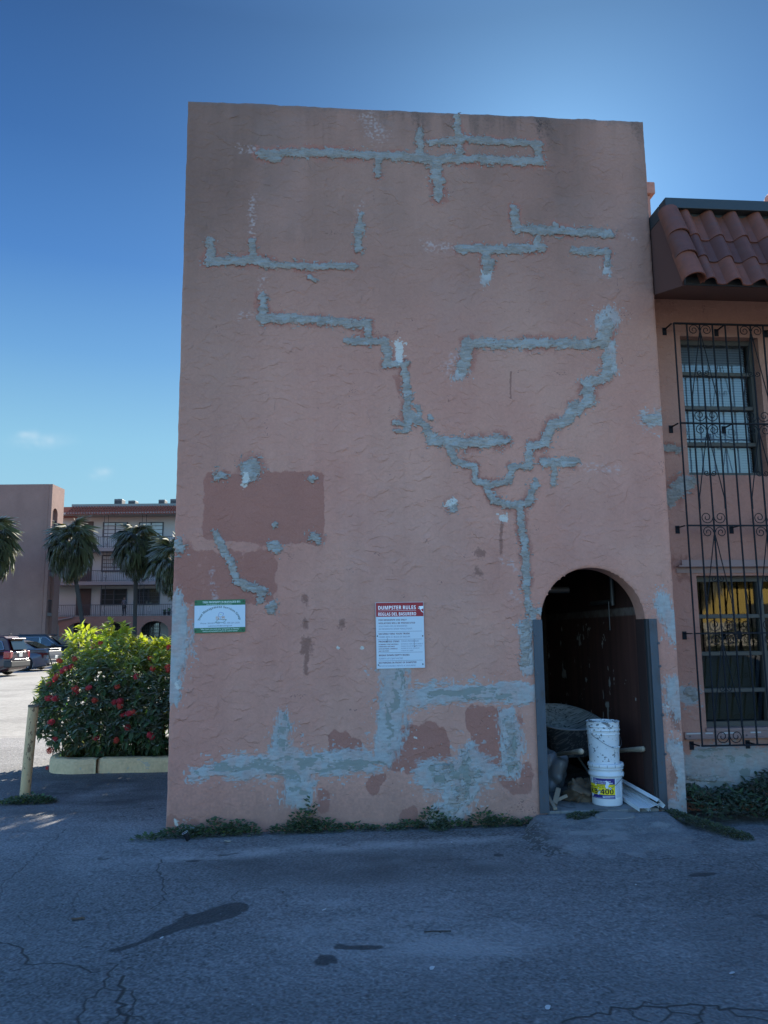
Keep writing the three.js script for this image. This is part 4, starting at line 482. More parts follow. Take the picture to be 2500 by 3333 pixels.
const rulesTex = canvasTex(768, 1086, (g, W, H) => {
  g.fillStyle = '#cfdbe4'; g.fillRect(0, 0, W, H); g.fillStyle = '#a51c2a'; g.fillRect(6, 6, W - 12, 232); g.fillStyle = '#ffffff';
  fit(g, 'DUMPSTER RULES', 36, 120, 610, 86, 'bold'); g.fillRect(36, 138, 612, 4); fit(g, 'REGLAS DEL BASURERO', 36, 222, 612, 76, 'bold');
  g.beginPath(); g.moveTo(672, 94); g.lineTo(700, 72); g.lineTo(762, 68); g.lineTo(762, 112); g.lineTo(716, 130); g.closePath(); g.fill(); g.lineWidth = 12; g.strokeStyle = '#fff'; g.beginPath(); g.moveTo(728, 134); g.lineTo(730, 152); g.lineTo(764, 176); g.stroke(); g.fillStyle = '#7a1420'; g.beginPath(); g.ellipse(688, 104, 15, 18, 0.3, 0, 7); g.fill(); g.fillStyle = '#fff'; g.beginPath(); g.ellipse(688, 106, 7, 9, 0.3, 0, 7); g.fill();
  const D = '#4a1524', L = '#5d6a86';
  const ln = (s, x, y, w, z, b) => { g.fillStyle = b ? D : L; fit(g, s, x, y, w, z, b ? 'bold' : 'italic'); };
  ln('FOR RESIDENTS USE ONLY', 42, 306, 450, 36, 1); ln('VIOLATORS WILL BE PROSECUTED', 42, 358, 586, 36, 1); ln('SOLO PARA USO DE RESIDENTES', 42, 406, 456, 34); ln('NO RESIDENTES SERAN PENALIZADOS', 42, 452, 532, 34);
  ln('SECURELY BAG YOUR TRASH', 40, 534, 496, 38, 1); ln('CIERRE BIEN SU BOLSA DE BASURA', 40, 584, 500, 36); ln('PROHIBITED ITEMS', 38, 660, 332, 38, 1); ln('COSAS PROHIBIDAS', 390, 658, 284, 36);
  ['FLAMMABLE TOXIC MATERIALS', 'FURNITURE & APPLIANCE', 'AUTO BATTERIES, CHEMICALS', 'AND CAR PARTS'].forEach((s, k) => ln(s, 38, 702 + k * 36, [314, 256, 300, 164][k], 25, 1));
  ['MATERIALES TOXICOS INFLAMABLES', 'MUEBLES & ELECTRODOMESTICOS', 'BATERIAS DE AUTO, QUIMICOS', 'Y PIEZAS DE CARRO'].forEach((s, k) => ln(s, 390, 700 + k * 36, [352, 338, 294, 196][k], 24));
  ln('BREAK DOWN EMPTY BOXES', 38, 884, 488, 38, 1); ln('ROMPA LAS CAJAS VACIAS', 36, 936, 378, 36); ln('NO PARKING IN FRONT OF DUMPSTER', 34, 1006, 600, 38, 1); ln('NO ESTACIONARSE FRENTE AL BASURERO', 34, 1056, 586, 34);
  g.fillStyle = '#3d4a63'; for (const y of [482, 612, 826, 958]) g.fillRect(26, y, W - 60, 4);
  g.strokeStyle = 'rgba(40,30,40,.7)'; g.lineWidth = 5; g.beginPath(); g.moveTo(180, 590); g.lineTo(172, 660); g.moveTo(606, 610); g.lineTo(604, 744); g.lineTo(640, 720); g.stroke();
  g.fillStyle = 'rgba(90,80,80,.15)'; g.fillRect(0, 0, 6, H); g.fillRect(W - 6, 0, 6, H);
});
plate('dumpster_sign', 'white rectangular sign with dark red heading listing dumpster rules in two languages', [[1222, 1961], [1378, 1959], [1384, 2173], [1226, 2177]], rulesTex, [[0.03, 0.51], [0.965, 0.52], [0.04, 0.945], [0.955, 0.945]], 0.002);
const manageTex = canvasTex(1024, 668, (g, W, H) => {
  g.fillStyle = '#cad9e3'; g.fillRect(0, 0, W, H); g.fillStyle = '#1f6b43'; g.fillRect(0, 0, W, 112); g.fillRect(0, 566, W, 102); g.fillStyle = '#eef6f2';
  fit(g, 'THIS PROPERTY IS MANAGED BY:', 160, 66, 770, 52, 'bold', 'serif'); fit(g, 'Esta propiedad es administrada por:', 240, 102, 520, 28); fit(g, '"We treat you and your property as family".', 120, 608, 800, 40); fit(g, 'Usted y su propiedad es parte de nuestra familia', 165, 648, 700, 34);
  g.fillStyle = '#17382c'; g.font = 'bold 62px serif'; const s = 'Trust Management Services Group', cx = 505, cy = 470, R = 345; let tot = 0; for (const ch of s) tot += g.measureText(ch).width + 1; let a = -tot / R / 1.155 / 2; for (const ch of s) { const w = g.measureText(ch).width + 1, q = w / R / 1.155; a += q / 2; g.save(); g.translate(cx + Math.sin(a) * R * 1.16, cy - Math.cos(a) * R * 0.88); g.rotate(a); g.fillText(ch, -w / 2, 0); g.restore(); a += q / 2; }
  g.fillStyle = '#31405c'; fit(g, 'Phone: 305-827-7666  -  Fax: 305-231-2028', 120, 490, 790, 40); fit(g, 'customerinfo@trustmgt.net', 270, 544, 490, 40);
  g.lineWidth = 6; g.strokeStyle = '#27409a'; g.beginPath(); g.moveTo(520, 405); g.lineTo(520, 345); g.moveTo(512, 345); g.bezierCurveTo(470, 350, 476, 312, 492, 308); g.bezierCurveTo(480, 262, 530, 244, 552, 268); g.bezierCurveTo(590, 262, 592, 300, 570, 312); g.bezierCurveTo(584, 340, 550, 352, 530, 345); g.stroke(); g.fillStyle = '#b8c94a'; g.beginPath(); g.arc(530, 300, 9, 0, 7); g.fill();
  g.strokeStyle = '#c08a62'; for (const [x, y, w, h] of [[435, 345, 34, 60], [470, 358, 24, 48], [552, 345, 26, 62], [578, 340, 28, 62]]) { g.strokeRect(x, y, w, h); g.strokeRect(x + 8, y + 16, 10, 14); }
  g.strokeStyle = '#26583f'; g.lineWidth = 7; g.beginPath(); g.moveTo(420, 466); g.bezierCurveTo(470, 380, 520, 398, 560, 408); g.bezierCurveTo(580, 412, 600, 420, 640, 402); g.bezierCurveTo(625, 460, 560, 478, 490, 456); g.bezierCurveTo(460, 450, 440, 462, 420, 466); g.stroke();
  g.strokeStyle = 'rgba(255,255,255,.6)'; g.lineWidth = 5; g.beginPath(); g.moveTo(66, 180); g.quadraticCurveTo(84, 260, 70, 330); g.stroke();
});
plate('management_sign', 'green and white property management sign with an arc of lettering left of the dumpster sign', [[634, 1954], [799, 1950], [798, 2057], [632, 2061]], manageTex, [[0.03, 0.06], [0.965, 0.06], [0.03, 0.935], [0.95, 0.94]], 0.012);

// ---------------------------------------------------------------- in the doorway
const L = (u, y, z) => toWorld(V(u, y, z));
function pail(name, label, p, turn, look) {
  const g = thing(name, label, 'bucket', [p.x, p.y, p.z], YAW + turn, 'white plastic buckets stacked in the doorway');
  const white = new THREE.MeshPhysicalMaterial({ roughness: 0.42, clearcoat: 0.15, map: colorTex(512, 256, (i, j) => { const x = i / 512 * 8, y = j / 256 * 4; let c = [0.70, 0.72, 0.74].map((q) => q * (1 + 0.05 * fbm(x * 2, y * 2, 3))); if (look.dirty) { const s = fbm(x * 5.5 + 3, y * 5.5, 3); if (s > 0.44 || (y > 3.25 && fbm(x * 4, y * 7 + 8, 3) > 0.20)) c = [0.17, 0.18, 0.19]; else if (s > 0.36) c = mix3(c, [0.36, 0.37, 0.38], 0.5); } else if (vn(x * 5, y * 5) > 0.82) c = mix3(c, [0.4, 0.4, 0.4], 0.4); return c; }) });
  const pr = [[0.0, 0.004], [0.118, 0.004], [0.127, 0.0], [0.130, 0.006], [0.139, 0.255], [0.1445, 0.256], [0.1450, 0.262], [0.1405, 0.266], [0.1405, 0.290], [0.1475, 0.291], [0.1485, 0.298], [0.1425, 0.301], [0.1430, 0.322], [0.147, 0.323], [0.1475, 0.329], [0.143, 0.331]];
  const ribbed = [[0.0, 0.004], [0.118, 0.004], [0.127, 0.0], [0.130, 0.006], [0.1385, 0.248], [0.1530, 0.249], [0.1545, 0.256], [0.1540, 0.276], [0.1420, 0.279], [0.1420, 0.303], [0.1515, 0.304], [0.1520, 0.312], [0.1430, 0.315], [0.1435, 0.328]];
  const hollow = pr.concat([[0.143, 0.362], [0.1475, 0.363], [0.148, 0.370], [0.140, 0.3715], [0.1385, 0.364], [0.1345, 0.25], [0.126, 0.015], [0.0, 0.012]]);
  part(g, 'pail_body', ((q) => { const p = q.attributes.position, t = q.attributes.uv; for (let k = 0; k < p.count; k++) t.setXY(k, t.getX(k), p.getY(k) * 2.6); return q; })(new THREE.LatheGeometry((look.lid ? ribbed.concat([[0.1435, 0.335]]) : hollow).map(([x, y]) => new THREE.Vector2(x, y)), 48)), white);
  if (look.lid) { part(g, 'lid', [new THREE.LatheGeometry([[0.0, 0.344], [0.120, 0.344], [0.124, 0.355], [0.150, 0.357], [0.1565, 0.350], [0.1575, 0.330], [0.154, 0.326], [0.147, 0.326]].map(([x, y]) => new THREE.Vector2(x, y)), 48)], white); const cl = []; for (let k = 0; k < 14; k++) cl.push(bx(-0.002, 0.002, 0.326, 0.349, 0.1555, 0.1583).rotateY(k * 6.2832 / 14 + 0.2)); part(g, 'lid_slit', cl, std([0.22, 0.24, 0.27], 0.6)); }
  const a = look.handle, wire = std([0.15, 0.16, 0.17], 0.4, { metalness: 0.6 }), hy = look.lid ? 0.263 : 0.285, hr = 0.156, ear = (s) => new THREE.CylinderGeometry(0.016, 0.018, 0.016, 12).rotateZ(Math.PI / 2).translate(s * (hr - 0.007), hy, 0);
  part(g, 'handle_ear', [ear(1), ear(-1)].map((q) => q.rotateY(a)), white);
  const pts = []; for (let k = 0; k <= 20; k++) { const t = k / 20 * Math.PI, drop = Math.sin(t); pts.push(V(Math.cos(t) * hr * (1 - 0.06 * drop), hy - drop * look.drop, Math.sqrt(Math.max(0, 1 - (Math.cos(t)) ** 2)) * 0.158 * Math.min(1, drop * 2.2)).applyAxisAngle(V(0, 1, 0), a)); }
  const h = part(g, 'handle', tube(pts, 0.0022, 40, 6), wire); if (look.grip) part(h, 'grip', rod(pts[9].clone().lerp(pts[8], 0.6), pts[11].clone().lerp(pts[12], 0.4), 0.007, 0.007, 10), white);
  if (look.label) { const a0 = look.label.a0, a1 = look.label.a1, n = 28, pos = [], uv = [], idx = []; for (let k = 0; k <= n; k++) { const an = lerp(a0, a1, k / n); for (const [y, v] of [[0.064, 0], [0.234, 1]]) { const r = 0.1325 + (y - 0.006) * 0.034 + 0.0012; pos.push(Math.sin(an) * r, y, Math.cos(an) * r); uv.push(k / n, v); } } for (let k = 0; k < n; k++) { const q = k * 2; idx.push(q, q + 2, q + 1, q + 1, q + 2, q + 3); } part(g, 'paper_label', geo(pos, idx, uv), new THREE.MeshStandardMaterial({ map: look.label.tex, roughness: 0.5 }), 'torn purple and yellow product label'); }
  return g;
}
const pailTex = canvasTex(1024, 512, (g, W, H) => {
  g.fillStyle = '#d9e2ea'; g.fillRect(0, 0, W, H); g.fillStyle = '#8b949e'; g.fillRect(20, 24, 86, 100); g.fillStyle = '#d9e2ea'; for (let y = 34; y < 120; y += 9) g.fillRect(26, y, 70 - (y * 7) % 20, 3); g.fillStyle = '#3a3a44'; g.fillRect(20, 140, 130, 12);
  g.fillStyle = '#2b2478'; g.fillRect(160, 0, 620, 150); g.fillStyle = '#f2d91e'; g.fillRect(0, 150, 780, 262); g.fillStyle = '#2b2478'; g.fillRect(0, 412, 780, 100);
  g.fillStyle = '#fff'; fit(g, 'PEGA', 180, 44, 90, 30, 'bold'); fit(g, 'SELLANTE DE CONCRETO', 180, 86, 480, 36, 'bold'); fit(g, 'PARA TECHOS Y PAREDES', 180, 128, 540, 36, 'bold'); g.fillStyle = '#111'; fit(g, 'LA LUMINOSA', 260, 196, 330, 38, 'bold'); fit(g, 'PROTEGE TODO EL AGUA', 20, 236, 620, 36, 'bold');
  fit(g, 'KB-400', 20, 392, 720, 176, 'bold'); g.fillStyle = '#e7eef4'; g.fillRect(430, 440, 330, 8); g.fillRect(430, 458, 330, 8); g.fillRect(430, 476, 200, 6); g.fillRect(20, 492, 740, 5);
  g.fillStyle = '#8d97a3'; for (let y = 10; y < 490; y += 13) g.fillRect(810, y, 130 + (y * 37) % 60, 5);
  g.fillStyle = '#dbe6ef'; const r = rng(6); for (const [x, y, s] of [[560, 100, 46], [575, 150, 60], [560, 200, 44], [640, 250, 34], [660, 238, 26], [300, 300, 26], [340, 352, 44], [312, 392, 36], [80, 440, 54], [130, 430, 30], [460, 470, 18], [255, 170, 22], [330, 240, 16], [230, 160, 20]]) { g.beginPath(); for (let k = 0; k < 11; k++) { const a = k / 11 * 6.28, q = s * (0.5 + 0.7 * r()); k ? g.lineTo(x + Math.cos(a) * q, y + Math.sin(a) * q) : g.moveTo(x + Math.cos(a) * q, y + Math.sin(a) * q); } g.fill(); }
});
const pu = onWall(1977, 2610, -0.22), pailAt = L(pu[0], FLOOR + 0.001, -0.22);
pail('bucket', 'lower white bucket standing on the doorway floor, with torn yellow and purple label', pailAt, 0, { lid: true, handle: -0.7, drop: 0.13, label: { a0: -1.62, a1: 0.76, tex: pailTex } });
pail('bucket', 'open upper bucket splashed with grey mortar, standing on the labelled one', L(pu[0] - 0.008, FLOOR + 0.001 + 0.3445, -0.22), 0.1, { dirty: true, handle: 0.35, drop: 0.135, grip: true });

{ // wheelbarrow, handles towards the door
  const p = L(3.735, FLOOR, -1.02), g = thing('wheelbarrow', 'grey concrete-crusted wheelbarrow with wooden handles standing in the dark doorway', 'wheelbarrow', [p.x, p.y, p.z], YAW + 96 * Math.PI / 180);
  const crust = new THREE.MeshStandardMaterial({ roughness: 0.95, map: colorTex(512, 512, (i, j) => { const x = i / 512 * 5, y = j / 512 * 5, q = fbm(x * 7, y * 7, 5); let c = mix3([0.36, 0.36, 0.345], [0.23, 0.23, 0.222], clamp(0.5 + 1.2 * q)); if (fbm(x * 13 + 5, y * 14, 4) > 0.30) c = [0.06, 0.06, 0.062]; return c; }) });
  const under = new THREE.MeshStandardMaterial({ roughness: 0.9, map: colorTex(512, 512, (i, j) => { const x = i / 512 * 5, y = j / 512 * 5; let c = [0.045, 0.046, 0.05]; if (fbm(x * 11, y * 12, 4) > 0.20) c = [0.12, 0.12, 0.118]; return c; }) });
  const wood = new THREE.MeshStandardMaterial({ roughness: 0.85, map: colorTex(128, 128, (i, j) => { const s = 1 + 0.3 * vn(i * 0.12, j * 0.02) + 0.2 * vn(i * 0.5, j * 0.05); return [0.33 * s, 0.27 * s, 0.20 * s]; }) });
  const ring = (t, inset) => { const n = 44, out = []; for (let k = 0; k < n; k++) { const a = k / n * 6.2832, c = Math.cos(a), s = Math.sin(a), e = 2.6, cc = Math.sign(c) * Math.abs(c) ** (2 / e), ss = Math.sign(s) * Math.abs(s) ** (2 / e); const front = c > 0 ? 1.0 + 0.12 * t : 0.82; const x = 0.06 + cc * lerp(0.25, 0.44, t) * front - inset * cc, z = ss * (lerp(0.17, 0.335, t) * (1 - 0.16 * Math.max(0, c))) - inset * ss, y = lerp(0.30, 0.575, t) + t * (0.16 * Math.max(0, (x + 0.30) / 0.8)); out.push(V(x, y, z)); } return out; };
  const loft = (rs) => { const pos = [], uv = [], idx = [], n = rs[0].length; rs.forEach((r, q) => r.forEach((v, k) => { pos.push(v.x, v.y, v.z); uv.push(k / n * 2, q / rs.length); })); for (let q = 0; q + 1 < rs.length; q++) for (let k = 0; k < n; k++) { const A = q * n + k, B = q * n + (k + 1) % n; idx.push(A, A + n, B, B, A + n, B + n); } return geo(pos, idx, uv); };
  const cap = (r, flip) => { const pos = [], idx = [], n = r.length, c = r.reduce((s, v) => s.add(v), V(0, 0, 0)).multiplyScalar(1 / n); pos.push(c.x, c.y, c.z); r.forEach((v) => pos.push(v.x, v.y, v.z)); for (let k = 0; k < n; k++) idx.push(0, flip ? 1 + k : 1 + (k + 1) % n, flip ? 1 + (k + 1) % n : 1 + k); return geo(pos, idx, pos.filter((_, q) => q % 3 < 2).map((x) => x)); };
  const smoothUV = (l) => { const q = mg(l), p = q.attributes.position, t = q.attributes.uv; for (let k = 0; k < p.count; k++) t.setXY(k, p.getZ(k) * 1.2 + p.getX(k) * 0.8, p.getY(k) * 1.5 + p.getX(k) * 0.9); return q; };
  const rs = [0, 0.2, 0.45, 0.72, 1].map((t) => ring(t, 0)), ri = [0, 0.2, 0.45, 0.72, 1].map((t) => ring(t, 0.006).map((v) => V(v.x, v.y + 0.006, v.z)));
  part(g, 'tray', smoothUV([loft(rs), cap(rs[0], false)]), under, 'dark underside of the tray crusted with mortar');
  part(g, 'tray_lining', smoothUV([loft(ri.slice().reverse()), cap(ri[0], true)]), crust, 'inside of the tray with dried grey concrete');
  part(g, 'rim', tube([...rs[4], rs[4][0]].map((v) => V(v.x, v.y + 0.004, v.z)), 0.010, 120, 8), std([0.24, 0.24, 0.235], 0.8));
  for (const s of [-1, 1]) { part(g, 'handle', [rod(V(0.60, 0.20, s * 0.09), V(-0.66, 0.43, s * 0.262), 0.020, 0.021, 6), rod(V(-0.66, 0.43, s * 0.262), V(-0.71, 0.438, s * 0.269), 0.021, 0.017, 10), rod(V(-0.70, 0.437, s * 0.268), V(-0.90, 0.470, s * 0.293), 0.021, 0.026, 12), new THREE.SphereGeometry(0.0255, 12, 8).translate(-0.90, 0.470, s * 0.293)], wood); part(g, 'leg', [tube([V(-0.12, 0.32, s * 0.18), V(-0.16, 0.16, s * 0.22), V(-0.20, 0.012, s * 0.25), V(-0.06, 0.012, s * 0.25), V(0.18, 0.26, s * 0.15)], 0.012, 30, 6)], std([0.16, 0.17, 0.18], 0.6)); }
  const wh = part(g, 'wheel', new THREE.TorusGeometry(0.145, 0.045, 10, 28).translate(0.62, 0.19, 0), std([0.02, 0.02, 0.02], 0.85)); part(wh, 'rim', new THREE.CylinderGeometry(0.10, 0.10, 0.05, 20).rotateX(Math.PI / 2).translate(0.62, 0.19, 0), std([0.12, 0.12, 0.12], 0.6)); part(g, 'axle', rod(V(0.62, 0.19, -0.11), V(0.62, 0.19, 0.11), 0.01), std([0.1, 0.1, 0.1], 0.5));
}
function crumple(w, h, d, seed, amp, box) { // folds: facets between random crease planes
  const g = mergeVertices((box ? new THREE.BoxGeometry(w, h, d, 22, 18, 18) : new THREE.SphereGeometry(0.5, 64, 44).scale(w, h, d)).deleteAttribute('uv').deleteAttribute('normal'), 1e-5), p = g.attributes.position, r = rng(seed), cr = []; for (let k = 0; k < 34; k++) cr.push([V(r() - 0.5, r() - 0.5, r() - 0.5).normalize(), (r() - 0.5) * w * 1.1, 0.3 + 0.7 * r(), (0.05 + 0.18 * r()) * w]);
  for (let k = 0; k < p.count; k++) { const q = V(p.getX(k), p.getY(k), p.getZ(k)), o = q.clone(); let s = 0; for (const [n, off, a, wd] of cr) { const t = Math.abs(o.dot(n) - off) / wd; if (t < 1) s += a * (1 - t); } const dir = o.clone().divide(V(w, h, d)).normalize(); const m = (s * 0.6 - 0.9) * amp * 0.34 * w + 0.004 * vn(o.x * 60 + seed, o.y * 60 + o.z * 50); q.addScaledVector(dir, m); if (box && q.y > 0) { const f = q.y / h * 2; q.x += 0.035 * f * vn(seed, q.z * 9) - 0.03 * f; q.y -= 0.05 * f * (0.5 + 0.5 * vn(q.x * 12, q.z * 12 + seed)); q.z *= 1 - 0.45 * f; } p.setXYZ(k, q.x, Math.max(-h / 2, q.y), q.z); } g.computeVertexNormals(); return g; }
{ let p = L(3.50, FLOOR + 0.125, -0.95); const b = solo('plastic_bag', crumple(0.23, 0.25, 0.22, 3, 1.0), phys([0.26, 0.27, 0.28], 0.45, { clearcoat: 0.3 }), 'crumpled pale plastic bag on the floor beside the wheelbarrow leg', 'bag'); b.position.copy(p);
  p = L(3.63, FLOOR + 0.093, -0.40); const q = solo('paper_bag', crumple(0.235, 0.185, 0.16, 8, 0.55, true), std([0.135, 0.10, 0.07], 0.9), 'brown paper bag slumped on the floor left of the buckets', 'bag'); q.position.copy(p); q.rotation.set(0.12, YAW + 0.5, -0.10);
  const wd = std([0.27, 0.22, 0.165], 0.85), sticks = [[3.255, 0.02, 3.235, -0.30, 0.12, 0.016, 'pale wooden offcut leaning towards the left door post'], [3.30, -0.16, 3.38, -0.30, 0.10, 0.022, 'short thick wooden block behind the leaning offcut'], [3.27, -0.22, 3.44, -0.24, 0.06, 0.014, 'thin wooden stick lying crosswise by the left door post']];
  for (const [u0, z0, u1, z1, dy, r, lab] of sticks) { const a = L(u0, FLOOR + r, z0), c = L(u1, FLOOR + r + dy, z1), d = c.clone().sub(a), m = solo('wood_offcut', rb(-r, r, -d.length() / 2, d.length() / 2, -r * 0.6, r * 0.6, 0.003), wd, lab, 'wood scrap', 'wood scraps inside the doorway'); m.position.copy(a.add(c).multiplyScalar(0.5)); m.quaternion.setFromUnitVectors(V(0, 1, 0), d.normalize()); }
  // slotted white vent strips
  const strip = () => { const len = 0.66, w = 0.085, s = new THREE.Shape([[-w / 2, -len / 2], [w / 2, -len / 2], [w / 2, len / 2], [-w / 2, len / 2]].map((q) => new THREE.Vector2(...q))); for (let k = 0; k < 34; k++) for (const c of [-1, 1]) { const y = -len / 2 + 0.018 + k * 0.0188, h = new THREE.Path(); h.moveTo(c * 0.019 - 0.015, y - 0.0035); h.lineTo(c * 0.019 + 0.015, y - 0.0035 + 0.004); h.lineTo(c * 0.019 + 0.015, y + 0.0045 + 0.004); h.lineTo(c * 0.019 - 0.015, y + 0.0045); h.closePath(); s.holes.push(h); } return mg([new THREE.ExtrudeGeometry(s, { depth: 0.0025, bevelEnabled: false }), bx(-w / 2, -w / 2 + 0.0025, -len / 2, len / 2, -0.028, 0), bx(w / 2 - 0.0025, w / 2, -len / 2, len / 2, -0.028, 0)]).rotateX(-Math.PI / 2); };
  const sg = strip(), wm = std([0.66, 0.68, 0.70], 0.45);
  [[3.985, 0.145, -0.23, 0.07, -0.02, 0, 'slotted white vent strip lying closest to the buckets'], [4.055, 0.165, -0.24, 0.10, 0.05, 0.3, 'slotted white vent strip in the middle of the three on the doorway floor'], [4.105, 0.205, -0.22, 0.12, 0.10, -0.75, 'slotted white vent strip tilted against the right door post']].forEach(([u, y, z, pitch, dy, rollA, lab]) => { const m = solo('vent_strip', sg, wm, lab, 'vent strip', 'white vent strips on the doorway floor'); m.position.copy(L(u, y, z)); m.rotation.set(pitch, YAW + dy + 0.06, rollA, 'YXZ'); });
}

// ---------------------------------------------------------------- leaves
function leafGeo(len, wid, fold = 0.18, droop = 0.25, n = 4) { // base at 0, grows along +y, faces +z
  const pos = [], idx = []; for (let k = 0; k <= n; k++) { const t = k / n, w = wid * 0.5 * Math.sin(Math.PI * Math.pow(t, 0.8)) * (1 - 0.15 * t) + (k === 0 ? 0.001 : 0), y = len * t * (1 - droop * 0.2 * t), z = -droop * len * t * t; pos.push(-w, y, z + fold * w, 0, y, z, w, y, z + fold * w); }
  for (let k = 0; k < n; k++) { const a = k * 3; idx.push(a, a + 1, a + 3, a + 1, a + 4, a + 3, a + 1, a + 2, a + 4, a + 2, a + 5, a + 4); } return geo(pos, idx, pos.filter((_, q) => q % 3 < 2)); }
class Foliage { constructor() { this.p = []; this.n = []; this.c = []; }
  add(g, m, col) { const q = g.index ? g.toNonIndexed() : g, P = q.attributes.position, N = q.attributes.normal, nm = new THREE.Matrix3().getNormalMatrix(m), v = V(0, 0, 0); for (let k = 0; k < P.count; k++) { v.fromBufferAttribute(P, k).applyMatrix4(m); this.p.push(v.x, v.y, v.z); v.fromBufferAttribute(N, k).applyMatrix3(nm).normalize(); this.n.push(v.x, v.y, v.z); this.c.push(...col); } }
  geo() { const g = new THREE.BufferGeometry(); g.setAttribute('position', new THREE.Float32BufferAttribute(this.p, 3)); g.setAttribute('normal', new THREE.Float32BufferAttribute(this.n, 3)); g.setAttribute('color', new THREE.Float32BufferAttribute(this.c, 3)); g.setAttribute('uv', new THREE.Float32BufferAttribute(new Float32Array(this.p.length / 3 * 2), 2)); return g; } }
function aim(p, dir, roll, s = 1) { const q = new THREE.Quaternion().setFromUnitVectors(V(0, 1, 0), dir.clone().normalize()).multiply(new THREE.Quaternion().setFromAxisAngle(V(0, 1, 0), roll)); return new THREE.Matrix4().compose(p, q, V(s, s, s)); }
const flatLeaf = (p, dir, s, roll = 0) => { const d = dir.clone().normalize(), up = V(0, 1, 0), side = d.clone().cross(up).normalize(); if (side.lengthSq() < 0.1) side.set(1, 0, 0); const nrm = side.clone().cross(d).normalize(); if (nrm.y < 0) { nrm.negate(); side.negate(); } const m = new THREE.Matrix4().makeBasis(side.clone().applyAxisAngle(d, roll), d, nrm.clone().applyAxisAngle(d, roll)); m.scale(V(s, s, s)); m.setPosition(p); return m; };
const leafMat = (c, t, rough = 0.5) => new THREE.MeshPhysicalMaterial({ color: new THREE.Color().setRGB(...c), vertexColors: true, roughness: Math.max(0.92, rough), transmission: t, thickness: 0, side: THREE.DoubleSide, clearcoat: 0.10, clearcoatRoughness: 0.45 });

